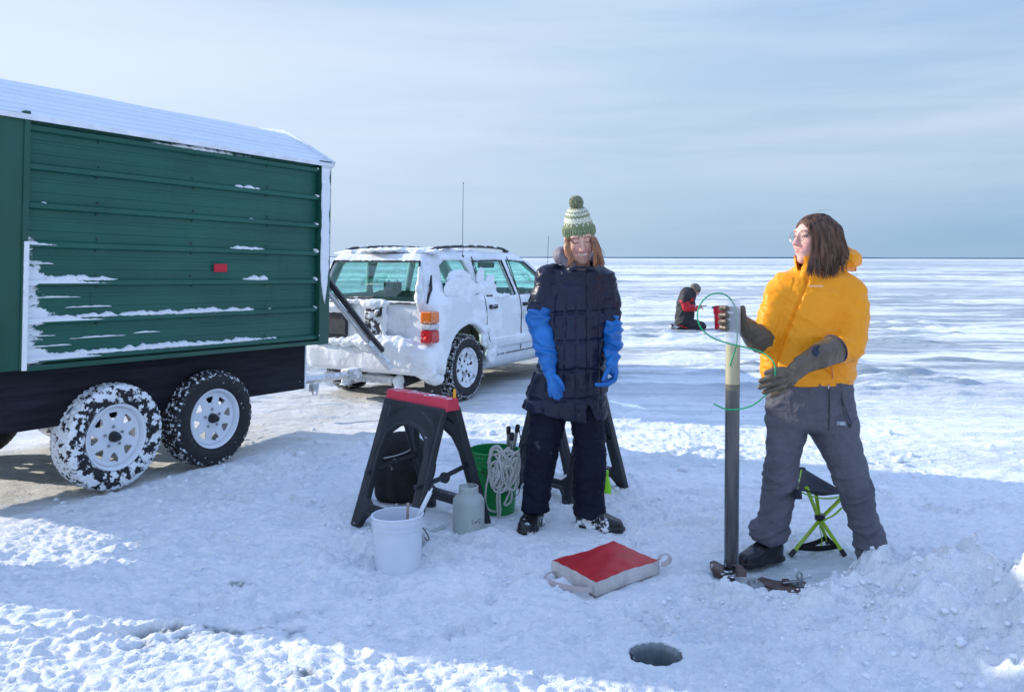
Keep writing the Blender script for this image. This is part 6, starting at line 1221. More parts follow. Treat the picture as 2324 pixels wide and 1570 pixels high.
def glove2(P):
    g = chain(P, [at(1386, 722, 4.665), at(1389, 750, 4.65), at(1392, 785, 4.60), at(1390, 812, 4.56), at(1389, 824, 4.55)], [0.056, 0.055, 0.047, 0.038, 0.033], 0.01)
    cut = (P - at(1385, 712, 4.66).astype(np.float32)) @ np.array(nrm(armR[2] - armR[1]), np.float32); g = smax(g, -cut, 0.004)
    h = hand_sdf(P, at(1389, 826, 4.545), at(1393, 842, 4.52), 0.027, fR, [at(1384, 836, 4.50), at(1377, 846, 4.475), at(1373, 855, 4.465), at(1370, 862, 4.46)], 0.0105, 0.030); return smin(g, h, 0.012)
gl2 = solid('glove', glove2, (0.40, 4.35, 0.74), (0.66, 4.76, 1.20), 0.0042, 'blue_glove', p1, disp=lambda V: gl_f(V, zN(835), zN(805)))
# hat in head space
def hatf(q):
    z = q[:, 2] * 1.07; r = np.interp(z, [0.015, 0.04, 0.075, 0.085, 0.12, 0.16, 0.185, 0.20], [0.097, 0.100, 0.098, 0.088, 0.083, 0.070, 0.056, 0.030]); dd = np.sqrt((q[:, 0] / 0.90) ** 2 + ((q[:, 1] + 0.012) / 1.04) ** 2) - r; d = smax(dd, z - 0.196, 0.02); return smax(d, 0.030 + 0.14 * q[:, 1] * 0 - 0.12 * (q[:, 1] + 0.0) * -0.12 - z, 0.008)
HT = Frame(HF.w((0, -0.004, 0.0)), HF.y + HF.z * 0.10, HF.z)
def hat_disp(V):
    q = HT.l(V); a = np.arctan2(q[:, 0], q[:, 1]); return np.where(q[:, 2] < 0.083, 0.0030 * np.sin(a * 36) * sst(0.028, 0.045, q[:, 2]), 0.0012 * np.sin(a * 60) * np.sin(q[:, 2] * 700))
def hat_tone(V):
    q = HT.l(V); a = np.arctan2(q[:, 0], q[:, 1]); z = q[:, 2]; g = np.array((0.205, 0.245, 0.125)); w = np.array((0.70, 0.70, 0.56)); T = np.tile(g, (len(V), 1)); zz = z + 0.006 * np.abs(((a * 20 / (2 * math.pi)) % 1) - 0.5) * 2 * 1.5
    m = np.zeros(len(V))
    for c_, h_ in ((0.118, 0.005), (0.132, 0.0075), (0.158, 0.005), (0.176, 0.005)): m = np.maximum(m, sst(h_ + 0.0015, h_ - 0.001, np.abs(zz - c_)))
    fl = ((a * 14 / (2 * math.pi)) % 1 - 0.5) * 0.035; m = np.maximum(m, sst(0.0062, 0.0045, np.hypot(fl, z - 0.098))); rib = 0.75 + 0.35 * (np.sin(a * 36) > -0.3); T = np.where((z < 0.083)[:, None], T * rib[:, None], T); m = m * (z > 0.088); return T * (1 - m[:, None]) + w * m[:, None]
hat = solid('hat', lambda P: hatf(HT.l(P)), HT.o - 0.24, HT.o + 0.28, 0.0034, 'knit', p1, disp=hat_disp, attr=lambda V: {'tone': hat_tone(V)})
pc = HT.w((0.0, -0.012, 0.208)); solid('pompom', lambda P: ell(P, pc, (0.038, 0.038, 0.036)), pc - 0.06, pc + 0.06, 0.003, 'knit', hat, disp=lambda V: 0.006 * noise3(V * 160) + 0.003 * noise3(V * 60), attr=lambda V: {'tone': np.tile((0.19, 0.225, 0.125), (len(V), 1)) * (0.85 + 0.5 * noise3(V * 90))[:, None]})
# hair falling either side of the face
hb = MB(); rnd = random.Random(3)
for i in range(64):
    f = rnd.random(); x0 = 1283 + 6 * rnd.random(); r1 = rnd.uniform(-1, 1); pts = [at(x0 + 1 + 3 * f, 540, 4.60 - 0.03 * rnd.random()), at(x0 - 2 + 7 * f, 556, 4.555 - 0.02 * rnd.random()), at(1287 + 10 * f + 2 * r1, 576 + 3 * rnd.random(), 4.525), at(1293 + 9 * f - 3 * r1, 588 + 3 * r1, 4.51), at(1286 + 14 * rnd.random(), 597 + 7 * rnd.random(), 4.51 + 0.03 * rnd.random())]; lock(hb, pts, 0.0052)
hb.build('hair', 'hair_auburn', p1, smooth=True, world=True); hb = MB()
for i in range(100):
    f = rnd.random(); x0 = 1342 + 9 * f; Y0 = 4.56 + 0.07 * rnd.random(); pts = [at(x0 + 1, 538 + 3 * rnd.random(), Y0), at(x0 + 3 + 6 * f, 558, Y0 - 0.02), at(1347 + 18 * f + 2 * rnd.random(), 580, Y0 - 0.03), at(1344 + 24 * f + 4 * rnd.random(), 592 + 14 * rnd.random(), Y0 - 0.04)]; lock(hb, pts, 0.0062)
for a in ([(1354, 552), (1362, 560), (1371, 572), (1376, 588)], [(1354, 556), (1366, 567), (1369, 580), (1366, 594)], [(1352, 560), (1360, 580), (1366, 592), (1374, 602)]): lock(hb, [at(x, y, 4.55) for x, y in a], 0.0016)
hb.build('hair', 'hair_auburn', p1, smooth=True, world=True)


# ================================================================= woman in the orange jacket
OY = 4.18
p2 = thing('person', 'woman in round glasses, orange jacket and grey trousers holding the clear tube', 'person', (1.46, OY, 0.0))
def zO(py, Y=OY): return CAMH - (py - HY) / FPX * Y
def xO(px, Y=OY): return (px - CX) / FPX * Y
HO = Frame((0, 0, 0), (-0.95, -0.32, 0.02), (-0.02, 0.03, 1.0)); HO.o = at(1801, 550, 4.13) - HO.M @ np.array((0, 0.114, -0.014))
RA = [at(1772, 660, 4.20), at(1738, 780, 4.14), at(1693, 742, 4.06)]        # her right arm, reaching round the tube
LA = [at(1930, 665, 4.17), at(1928, 786, 4.08), at(1812, 832, 3.86)]        # her left arm, held across the front
def body2(P):
    q = HO.l(P); d = smax(head_sdf(q, 0.6), -mouth_cut(q, 0.6, 0.45), 0.002)
    d = smin(d, cap(P, HO.w((0, -0.025, -0.06)), at(1850, 628, 4.20), 0.050, 0.06), 0.03); d = smin(d, cap(P, at(1785, 655, 4.2), at(1912, 655, 4.2), 0.065), 0.05)
    d = smin(d, stack(P, [(zO(945), xO(1845), 4.2, 0.10, 0.07), (zO(900), xO(1842), 4.2, 0.14, 0.10), (zO(780), xO(1842), 4.2, 0.135, 0.095), (zO(660), xO(1846), 4.2, 0.14, 0.09)]), 0.04)
    for arm in (RA, LA): d = smin(d, chain(P, arm, [0.05, 0.036, 0.020]), 0.02)
    for a in ([at(1792, 930, 4.19), at(1773, 1080, 4.15), at(1756, 1205, 4.13)], [at(1882, 930, 4.19), at(1941, 1120, 4.09), at(1972, 1235, 4.04)]): d = smin(d, chain(P, a, [0.065, 0.042, 0.024]), 0.03)
    return d
def tone2(V): return np.where((HO.l(V)[:, 2] > -0.16)[:, None], face_tone(HO.l(V), 0.6, 0.45, (0.74, 0.44, 0.37), False), np.array((0.6, 0.35, 0.28)))
solid('body', body2, (1.00, 3.78, 0.0), (1.92, 4.38, 1.70), 0.0042, 'skin', p2, attr=lambda V: {'tone': tone2(V)})
YAW = R(24)
def jacket(P):
    rows = [(zO(y), (xO(a) + xO(b_)) / 2, 4.20, (xO(b_) - xO(a)) / 2, r) for y, a, b_, r in ((598, 1812, 1892, 0.075), (612, 1790, 1915, 0.090), (630, 1768, 1934, 0.11), (665, 1758, 1940, 0.130), (720, 1752, 1925, 0.145), (770, 1738, 1926, 0.150), (812, 1727, 1944, 0.155), (845, 1728, 1945, 0.155), (868, 1736, 1940, 0.150), (872, 1738, 1938, 0.148))]
    d = stack(P, rows, top=zO(596), bot=zO(870), k=0.018)
    d = smin(d, chain(P, [at(1786, 648, 4.19), at(1768, 668, 4.18), at(1744, 740, 4.145), at(1734, 775, 4.13)], [0.070, 0.070, 0.062, 0.058]), 0.03)
    d = smin(d, chain(P, [at(1905, 648, 4.20), at(1930, 668, 4.17), at(1934, 730, 4.12), at(1928, 782, 4.06), at(1900, 796, 4.00)], [0.075, 0.078, 0.078, 0.074, 0.060]), 0.03)
    # stand-up collar, open at the front, and the hood lying on the back
    cf = Frame(at(1842, 606, 4.17), (-0.85, -0.5, 0), (0.10, 0, 1)); q = cf.l(P); ro = np.sqrt((q[:, 0] / 0.98) ** 2 + (q[:, 1] / 1.15) ** 2); rc = 0.072 + 0.10 * np.maximum(0, q[:, 2] + 0.01); shell = np.maximum(np.abs(ro - rc) - 0.007, np.abs(q[:, 2] - 0.006) - 0.040 - 0.30 * np.clip(q[:, 1] - 0.03, -0.06, 0.06))
    gapc = np.maximum(np.abs(q[:, 0]) - 0.012 - 0.25 * np.maximum(0, q[:, 2]), -q[:, 1]); shell = smax(shell, -gapc, 0.006); inn = np.maximum(ro - rc + 0.004, -q[:, 2] - 0.01); d = smax(d, -inn, 0.006); d = smin(d, shell, 0.008)
    h = smin(ell(P, at(1918, 583, 4.25), (0.076, 0.105, 0.058)), cap(P, at(1885, 600, 4.18), at(1940, 592, 4.22), 0.030, 0.026), 0.03); h = smin(h, cap(P, at(1880, 606, 4.26), at(1925, 600, 4.30), 0.040, 0.045), 0.03); h = smax(h, -ell(P, at(1894, 552, 4.20), (0.075, 0.085, 0.062)), 0.012); h = smax(h, zO(614) - P[:, 2] - 0.05 * (P[:, 0] - xO(1900)), 0.008)
    d = smin(d, h, 0.018); return smax(d, zO(870) - P[:, 2], 0.008)
ZL = lambda z: np.interp(z, [zO(868), zO(818), zO(772), zO(700), zO(640), zO(610)], [xO(1772, 4.02), xO(1774, 4.02), xO(1787, 4.02), xO(1812, 4.04), xO(1836, 4.06), xO(1838, 4.08)])
def jdisp(V):
    x, y, z = V[:, 0], V[:, 1], V[:, 2]; rot = np.stack([x * 0.8 - z * 0.6, y, x * 0.6 + z * 0.8], 1)
    d = (folds(V, 0.009, (4, 4, 6), 11.0) + folds(rot, 0.0085, (5, 5, 14), 5.0) + folds(V, 0.002, (26, 26, 26), 2.0)) * (0.25 + 0.75 * sst(zO(868), zO(835), z))
    zf = (y < 4.12) & (z < zO(612)); dz = x - ZL(z); d = d + np.where(zf, -0.015 * np.exp(-(dz / 0.0065) ** 2) + 0.004 * np.exp(-((dz + 0.035) / 0.004) ** 2) * 0 - 0.004 * np.exp(-((dz + 0.055) / 0.004) ** 2), 0)
    yoke = z - (zO(748) - 0.28 * (x - xO(1750))); d = d - 0.0035 * np.exp(-((z - zO(745) - 0.05 * (x - 1.4)) / 0.005) ** 2) * 0
    d = d - 0.010 * np.exp(-((z - zO(862)) / 0.006) ** 2) * 0.5; a = V.astype(np.float32); arm = cap(a, at(1918, 640, 4.1), at(1905, 742, 4.02), 0.0, 0.0); d = d - 0.012 * np.exp(-(arm / 0.012) ** 2); arm2 = cap(a, at(1777, 650, 4.1), at(1752, 730, 4.05), 0, 0); return d - 0.010 * np.exp(-(arm2 / 0.012) ** 2)
jk = solid('jacket', jacket, (1.14, 3.85, 0.76), (1.86, 4.46, 1.54), 0.0052, 'orange_shell', p2, disp=jdisp)
def on_front(px, py, Y0=3.80, f=jacket, off=0.004):      # first point of the cloth met going straight back from the given place
    x0, z0 = xO(px, 4.05), CAMH - (py - HY) / FPX * 4.05; ys_ = np.arange(Y0, 4.3, 0.002); d = f(np.stack([np.full_like(ys_, x0), ys_, np.full_like(ys_, z0)], 1).astype(np.float32)); k = np.argmax(d < 0); return np.array((x0, ys_[k] - off, z0))
V, F = text_mesh('Columbia', 0.020); V = V * np.array((0.84, 0.75, 1)); pts = [on_front(1855.5 + v[0] / 0.00208, 647.5 - v[1] / 0.00208, off=0.017) for v in V]; mesh('lettering', pts, F, 'print_white', jk, smooth=False, world=True)
zp = MB(); zp.tube([on_front(1888, 831, off=0.007), on_front(1889, 843, off=0.008), on_front(1890, 858, off=0.008)], 0.006, 6, flat=0.5); zp.build('pocket_zip', 'zip_orange', jk, world=True)
# trousers
def trs2(P):
    pel = [(zO(y), (xO(a) + xO(b_)) / 2, 4.19, (xO(b_) - xO(a)) / 2, r) for y, a, b_, r in ((850, 1752, 1932, 0.13), (880, 1748, 1937, 0.135), (915, 1741, 1940, 0.135), (950, 1742, 1944, 0.125), (975, 1745, 1950, 0.11))]
    d = stack(P, pel, k=0.02, top=zO(856), bot=zO(972))
    A_ = [(zO(y, yy), xO(c, yy), yy, w_ * 0.00214, r) for y, c, w_, yy, r in ((950, 1788, 46, 4.18, 0.105), (985, 1786, 44, 4.175, 0.10), (1029, 1779, 37, 4.16, 0.088), (1071, 1773, 36, 4.15, 0.082), (1103, 1769, 35, 4.145, 0.078), (1142, 1766, 37, 4.14, 0.078), (1194, 1753, 36, 4.13, 0.080), (1218, 1748, 37, 4.12, 0.086), (1228, 1746, 38, 4.12, 0.086))]
    B_ = [(zO(y, yy), xO(c, yy), yy, w_ * 0.00198, r) for y, c, w_, yy, r in ((950, 1886, 62, 4.17, 0.11), (985, 1893, 58, 4.17, 0.105), (1043, 1919, 47, 4.13, 0.092), (1085, 1934, 43, 4.10, 0.086), (1124, 1946, 40, 4.08, 0.082), (1170, 1960, 37, 4.06, 0.078), (1212, 1972, 36, 4.04, 0.080), (1262, 1981, 33, 4.02, 0.084), (1300, 1985, 33, 4.0, 0.084))]
    a = stack(P, A_, top=zO(945), bot=zO(1224, 4.12), k=0.015); tail = cap(P, at(1712, 1190, 4.14), at(1708, 1206, 4.14), 0.014, 0.010); a = smin(a, tail, 0.05); b_ = stack(P, B_, top=zO(945), bot=0.0, k=0.015); return smin(smin(d, a, 0.02), b_, 0.02) 
def tdisp(V):
    z = V[:, 2]; rot = np.stack([V[:, 0] * 0.9 + z * 0.4, V[:, 1], z * 0.9 - V[:, 0] * 0.4], 1); k = np.exp(-((z - 0.37) / 0.07) ** 2) + 0.8 * np.exp(-((z - 0.12) / 0.09) ** 2)
    d = folds(V, 0.009, (6, 6, 8), 21.0) + folds(rot, 0.004 + 0.012 * k, (7, 7, 20), 15.0) + folds(V, 0.0015, (30, 30, 30), 2.0); c = cap(V.astype(np.float32), at(1812, 880, 4.05), at(1834, 985, 4.06), 0, 0); return d - 0.009 * np.exp(-(c / 0.010) ** 2)
tr2 = solid('trousers', trs2, (1.08, 3.88, -0.03), (1.90, 4.38, 0.92), 0.0055, 'grey_trousers', p2, disp=tdisp)
ff = lambda P: trs2(P)
zt = MB(); zt.tube([on_front(1884, y, f=ff, off=0.006) for y in (876, 900, 925, 955, 978)], 0.003, 6); zt.build('pocket_zip', 'axle_black', tr2, smooth=True, world=True)
zt = MB(); zt.tube(smooth_path([on_front(x, y, f=ff, off=0.006) for x, y in ((1914, 876), (1917, 905), (1926, 930), (1936, 950), (1938, 962), (1930, 962), (1921, 935), (1915, 905))], 4), 0.0018, 6); zt.box(on_front(1933, 965, f=ff, off=0.008), (0.010, 0.006, 0.018)); zt.build('drawcord', 'axle_black', tr2, smooth=True, world=True)
lb = MB(); pA = [on_front(x, y, f=ff, off=0.009) for x, y in ((1900, 954), (1922, 956), (1922, 965), (1900, 963))]; mesh('label', pA, [(0, 1, 2, 3)], 'print_grey', tr2, world=True).modifiers.new('t', 'SOLIDIFY').thickness = 0.003
V, F = text_mesh('REI', 0.013); pts = [on_front(1912 + v[0] / 0.0021, 960 - v[1] / 0.0021, f=ff, off=0.0125) for v in V]; mesh('lettering', pts, F, 'print_white', tr2, smooth=False, world=True)
zz = MB(); q = on_front(1881, 872, f=ff, off=0.010); zz.tube([q, q - (0, 0, 0.018)], 0.004, 6); zz.build('zip_pull', 'steel', tr2, world=True)
boot('boot', (xO(1762, 4.12), 4.13, 0.0), (xO(1690, 4.06), 4.04, -0.006), 'boot_plain', parent=p2, shaft=(xO(1750, 4.13), 4.13, -0.03), rt=0.046, wid=0.05)
boot('boot', (xO(1985, 4.05), 4.06, -0.06), (xO(1998, 3.86), 3.88, -0.06), 'boot_plain', parent=p2, shaft=(xO(1980, 4.03), 4.03, -0.06), rt=0.044)
# right glove: palm behind the tube, four fingers closed round its left side, thumb up its right side
fr_ = []
for i, y in enumerate((699, 715, 730, 743)):
    fr_.append([at(1672, y + 2, 4.012), at(1650, y + 1, 4.012), at(1638.5 - (1.5 if i in (1, 2) else 0), y, 3.985), at(1639.5 - (1 if i in (1, 2, 3) else 0), y - 1, 3.950), at(1649, y - 1 + 2 * (i == 3), 3.918)])
def gloveR(P):
    g = chain(P, [at(1733, 772, 4.13), at(1715, 762, 4.10), at(1698, 745, 4.07), at(1688, 736, 4.05)], [0.066, 0.060, 0.046, 0.040], 0.01); ax = nrm(at(1690, 738, 4.06) - at(1738, 778, 4.14)); g = smax(g, -((P - at(1738, 778, 4.14).astype(np.float32)) @ np.array(ax, np.float32)), 0.004)
    d = cap(P, at(1688, 736, 4.048), at(1672, 722, 4.022), 0.034, 0.026)
    for f in fr_: d = smin(d, cap(P, at(1676, 724, 4.026), f[0], 0.020, 0.013), 0.012)
    for f in fr_: d = smin(d, chain(P, f, [0.0135, 0.0135, 0.0138, 0.0134, 0.0118]), 0.0025)
    d = smin(d, chain(P, [at(1690, 735, 4.02), at(1688, 718, 3.985), at(1686, 704, 3.965), at(1685.5, 697, 3.955)], [0.018, 0.0145, 0.0135, 0.012]), 0.008); return smin(d, g, 0.014)
gr = solid('glove', gloveR, (0.92, 3.85, 1.00), (1.36, 4.26, 1.30), 0.0036, 'brown_glove', p2, disp=lambda V: sst(1.05, 1.12, V[:, 0]) * folds(V, 0.005, (14, 14, 14), 4.0) + folds(V, 0.0008, (50, 50, 50)))
fl_ = [[at(*q) for q in f] for f in ([(1786, 845, 3.82), (1768, 848, 3.79), (1750, 855, 3.78), (1727, 863, 3.80)], [(1788, 856, 3.825), (1772, 862, 3.79), (1752, 869, 3.78), (1725, 877, 3.80)], [(1789, 868, 3.835), (1774, 874, 3.80), (1757, 881, 3.79), (1735, 888, 3.81)], [(1787, 879, 3.85), (1778, 884, 3.825), (1768, 890, 3.815), (1753, 896, 3.825)])]
def gloveL(P):
    g = chain(P, [at(1897, 790, 3.99), at(1860, 806, 3.93), at(1822, 826, 3.88), at(1808, 838, 3.86)], [0.066, 0.056, 0.042, 0.036], 0.01); a0 = at(1895, 790, 3.985); ax = nrm(at(1812, 834, 3.865) - a0); g = smax(g, -((P - a0.astype(np.float32)) @ np.array(ax, np.float32)), 0.004)
    d = cap(P, at(1808, 838, 3.86), at(1787, 860, 3.835), 0.036, 0.034)
    for f in fl_: d = smin(d, cap(P, at(1792, 858, 3.838), f[0], 0.028, 0.0135), 0.012)
    for f in fl_: d = smin(d, chain(P, f, [0.0140, 0.0135, 0.0130, 0.0115]), 0.0028)
    d = smin(d, chain(P, [at(1796, 845, 3.83), at(1778, 838, 3.80), at(1758, 838, 3.785), at(1740, 845, 3.795)], [0.020, 0.0150, 0.0135, 0.012]), 0.007); return smin(d, g, 0.014)
gL = solid('glove', gloveL, (1.06, 3.72, 0.78), (1.56, 4.08, 1.14), 0.0036, 'brown_glove', p2, disp=lambda V: sst(1.24, 1.30, V[:, 0]) * folds(V, 0.003, (10, 10, 10), 4.0) + folds(V, 0.0010, (50, 50, 50)))
a0 = at(1895, 790, 3.985); ax = nrm(a0 - at(1812, 834, 3.865)); u_ = nrm(np.cross(ax, (0, 0, 1))); v_ = np.cross(ax, u_)
MB().tube([a0 + 0.066 * (math.cos(t) * u_ + math.sin(t) * v_) for t in np.linspace(0, 2 * math.pi, 41)[:-1]], 0.0042, 8, closed=True).build('binding', 'glove_binding', gL, smooth=True, world=True)
def on_glove(px, py, off=0.002):
    Y = np.arange(3.72, 4.05, 0.001); P_ = np.stack([at(px, py, y) for y in Y]).astype(np.float32); k = np.argmax(gloveL(P_) < 0); return at(px, py, Y[k] - off)
MK = [(1848.5, 781), (1853, 779), (1858, 780), (1861, 784), (1860, 788), (1856, 789.5), (1853.5, 787), (1856, 791), (1860, 794), (1861, 799), (1858, 801), (1857, 806), (1852, 808), (1848, 804), (1844, 800), (1842, 795), (1844, 791), (1846, 786)]
cM = np.mean(MK, 0); V = [on_glove(*cM, off=0.004)] + [on_glove(*(cM + (np.array(q) - cM) * 0.5), off=0.004) for q in MK] + [on_glove(*q, off=0.004) for q in MK]; n = len(MK)
mesh('mark', V, [(0, 1 + (k + 1) % n, 1 + k) for k in range(n)] + [(1 + k, 1 + (k + 1) % n, 1 + n + (k + 1) % n, 1 + n + k) for k in range(n)], 'glove_mark', gL, world=True)
# round wire glasses
g_ = MB()
for s in (-1, 1):
    c_ = (s * 0.033, 0.100, 0.014); g_.tube([HO.w((c_[0] + 0.0225 * math.cos(t), c_[1] - 0.10 * abs(c_[0] + 0.0225 * math.cos(t)) * 1.0, c_[2] + 0.0225 * math.sin(t))) for t in np.linspace(0, 2 * math.pi, 33)[:-1]], 0.0013, 6, closed=True)
    g_.tube([HO.w((s * 0.058, 0.094, 0.018)), HO.w((s * 0.074, 0.06, 0.020)), HO.w((s * 0.078, 0.0, 0.016))], 0.0013, 6)
g_.tube([HO.w((-0.0085, 0.100, 0.018)), HO.w((0, 0.104, 0.022)), HO.w((0.0085, 0.100, 0.018))], 0.0013, 6); gs_ = g_.build('glasses', 'gold_wire', p2, smooth=True, world=True)
for s in (-1, 1):
    V = [HO.w((s * 0.033 + r * 0.022 * math.cos(t), 0.100 - 0.10 * abs(s * 0.033 + r * 0.022 * math.cos(t)) * 1.0 + 0.002 * (1 - r), 0.014 + r * 0.022 * math.sin(t))) for r in (0.0, 0.5, 1.0) for t in np.linspace(0, 2 * math.pi, 25)[:-1]]
    mesh('lens', V, [(r * 24 + k, r * 24 + (k + 1) % 24, (r + 1) * 24 + (k + 1) % 24, (r + 1) * 24 + k) for r in range(2) for k in range(24)], 'lens', gs_, world=True)
# hair: cap following the skull, locks hanging to the shoulder, wind-blown strands
def hair2(P):
    q = HO.l(P); d = ell(q, (0, -0.016, 0.042), (0.083, 0.100, 0.090)); d = smin(d, ell(q, (0, -0.040, -0.030), (0.080, 0.075, 0.10)), 0.04)
    for s in (-1, 1): d = smin(d, cap(q, (s * 0.064, 0.012, 0.045), (s * 0.078, 0.016, -0.10), 0.028, 0.024), 0.03); d = smin(d, cap(q, (s * 0.055, -0.055, -0.04), (s * 0.062, -0.05, -0.14), 0.036, 0.030), 0.03)
    face = ell(q, (0, 0.118, -0.016), (0.068, 0.082, 0.114)); return smax(d, -face, 0.010)
def hdisp(V):
    q = HO.l(V); a = np.arctan2(q[:, 0], q[:, 1] + 0.02); return 0.0030 * noise3(np.stack([a * 14, q[:, 2] * 14, q[:, 1] * 10], 1)) + 0.0026 * noise3(np.stack([a * 34, q[:, 2] * 8, q[:, 1] * 16], 1)) + 0.004 * noise3(V * 18)
hr = solid('hair', hair2, HO.o - 0.22, HO.o + 0.2, 0.0036, 'hair_brown', p2, disp=hdisp)
hb = MB(); rnd = random.Random(11)
for i in range(230):          # left side of the head, the side the photo shows
    a = rnd.uniform(-0.22, 1.0); y0 = 0.055 - 0.115 * (a + 0.35); z0 = 0.075 + 0.05 * rnd.random() - 0.02 * abs(a)
    xr = 0.084 + 0.008 * rnd.random(); e = rnd.random(); hz = 0.042 + 0.088 * math.sqrt(max(0.05, 1 - ((y0 + 0.016) / 0.108) ** 2)); pts = [HO.w((0.020 + 0.02 * e, y0 * 0.92, hz)), HO.w((xr * 0.80, y0 - 0.004, hz * 0.72 - 0.004)), HO.w((xr + 0.004, y0 + 0.004 - 0.01 * e, 0.01)), HO.w((xr + 0.006 + 0.016 * e, y0 - 0.012 + 0.020 * rnd.uniform(-1, 1), -0.065)), HO.w((xr + 0.004 + 0.016 * rnd.uniform(-1, 1), y0 - 0.010 + 0.024 * rnd.uniform(-1, 1), -0.120 - 0.075 * rnd.random() + 0.055 * max(0, a) ** 1.5))]; lock(hb, pts, 0.0050 + 0.002 * rnd.random())
for i in range(40):
    a = rnd.uniform(0, 1); pts = [HO.w((-0.02 + 0.05 * a, -0.085, 0.088)), HO.w((-0.05 + 0.09 * a, -0.118, 0.02)), HO.w((-0.06 + 0.10 * a, -0.122, -0.07)), HO.w((-0.06 + 0.10 * a, -0.10 - 0.01 * rnd.random(), -0.13 - 0.03 * rnd.random()))]; lock(hb, pts, 0.0055)
for i in range(75):
    f = rnd.random(); e = rnd.uniform(-1, 1); yb = HO.o[1] - 0.100; lock(hb, [at(1828 + 18 * f, 490 + 5 * rnd.random() - 3 * f, yb + 0.062), at(1836 + 20 * f, 508, yb + 0.018), at(1842 + 18 * f + 1.5 * e, 536, yb - 0.002), at(1842 + 16 * f + 2 * e, 568, yb - 0.008), at(1836 + 22 * f + 3 * e, 596, yb - 0.030), at(1832 + 30 * f + 4 * e, 614 + 14 * rnd.random(), yb - 0.036)], 0.0044)
for s_ in ([(1822, 492), (1840, 500), (1848, 520), (1856, 545), (1866, 560)], [(1832, 512), (1842, 534), (1856, 550), (1870, 561), (1890, 560), (1908, 566)], [(1846, 548), (1854, 560), (1868, 566), (1892, 572), (1904, 586)], [(1845, 580), (1850, 598), (1860, 612), (1868, 622)]): lock(hb, [at(x, y, HO.o[1] - 0.105) for x, y in s_], 0.0022)
hb.build('locks', 'hair_brown', hr, smooth=True, world=True)
hr['label'] = 'windblown brown shoulder length hair'; hb = MB()
for s_ in ([(1900, 540), (1916, 566), (1930, 590), (1941, 606), (1944, 622)], [(1905, 550), (1920, 572), (1934, 592), (1942, 612), (1945, 628)], [(1896, 512), (1906, 520), (1915, 512), (1922, 508)], [(1898, 518), (1910, 526), (1922, 524)], [(1902, 528), (1916, 548), (1932, 566), (1944, 574), (1958, 578), (1968, 586)], [(1904, 538), (1922, 556), (1938, 574), (1944, 590), (1942, 604)], [(1888, 498), (1900, 504), (1906, 516)], [(1826, 500), (1840, 486), (1856, 476), (1872, 478)], [(1846, 488), (1864, 476), (1882, 474), (1892, 480)], [(1902, 545), (1928, 560), (1940, 570)]):
    lock(hb, [at(x, y, 4.20 + 0.03 * rnd.random()) for x, y in s_], 0.0014 if s_[0][0] > 1904.5 or s_[0][0] == 1900 else 0.0007, n=4)
hb.build('strands', 'hair_brown', hr, smooth=True, world=True)

# ================================================================= kneeling angler far behind
MY = 17.1; SM = MY / FPX
mat('bib_grey', (0.020, 0.021, 0.026), rough=0.75, var=0.35, vs=5, bump=0.5, bs=14)
mat('jacket_black', (0.018, 0.019, 0.024), rough=0.7, var=0.35, vs=5, bump=0.5, bs=14)
mat('jacket_red', (0.48, 0.012, 0.022), rough=0.65, var=0.12, vs=5, bump=0.4, bs=14)
mat('camo', (0.075, 0.065, 0.040), rough=0.85, var=0.5, vs=24, c2=(0.22, 0.20, 0.15))
mat('stripe', (0.5, 0.5, 0.52), rough=0.5)
p3 = thing('person', 'man in camouflage hat and black and red jacket kneeling on the ice', 'person', ((1560 - CX) * SM, MY, 0.0))
A = lambda x, y, dy=0.0: at(x, y, MY + dy)
HM = Frame(A(1575.5, 660), (0.80, -0.25, -0.62), (0.5, -0.1, 0.85))
def body3(P):
    q = HM.l(P); d = head_sdf(q, 0.0); d = smin(d, cap(P, HM.w((0, -0.02, -0.06)), A(1562, 672), 0.06, 0.07), 0.03); d = smin(d, chain(P, [A(1560, 678), A(1555, 705), A(1552, 728)], [0.13, 0.13, 0.13]), 0.05)
    for dy in (-0.16, 0.16):
        d = smin(d, chain(P, [A(1555, 678, dy), A(1556, 697, dy * 1.2), A(1579, 697, dy * 0.6)], [0.055, 0.048, 0.034]), 0.03); d = smin(d, chain(P, [A(1552, 732, dy * 0.7), A(1592, 743, dy * 0.9), A(1530, 746, dy * 0.8)], [0.09, 0.07, 0.05]), 0.03)
    for dy in (-0.09, 0.08):
        c_ = A(1587, 696, dy); d = smin(d, cap(P, A(1580, 697, dy), c_, 0.032, 0.040), 0.01)
        for k in range(4): d = smin(d, chain(P, [c_ + (0.02, 0.012 * (k - 1.5) * 2, -0.005), c_ + (0.055, 0.012 * (k - 1.5) * 2, -0.02 + 0.004 * k), c_ + (0.075, 0.012 * (k - 1.5) * 2 + 0.01, -0.045)], [0.012, 0.011, 0.009]), 0.006)
        d = smin(d, chain(P, [c_ + (0, 0, 0.02), c_ + (0.035, 0, 0.035), c_ + (0.06, 0, 0.03)], [0.013, 0.012, 0.010]), 0.006)
    return d
def tone3(V):
    q = HM.l(V); T = np.tile((0.55, 0.30, 0.24), (len(V), 1)); be = sst(-0.01, -0.03, q[:, 2]) * sst(-0.02, 0.02, q[:, 1]) * sst(-0.18, -0.14, q[:, 2]) * (1 - sst(0.09, 0.1, q[:, 1])); return T * (1 - 0.75 * be[:, None]) + np.array((0.28, 0.26, 0.25)) * 0.75 * be[:, None]
solid('body', body3, A(1510, 640) - (0.1, 0.5, 1.2), A(1620, 630) + (0.1, 0.5, 0.1), 0.009, 'skin', p3, attr=lambda V: {'tone': tone3(V)})
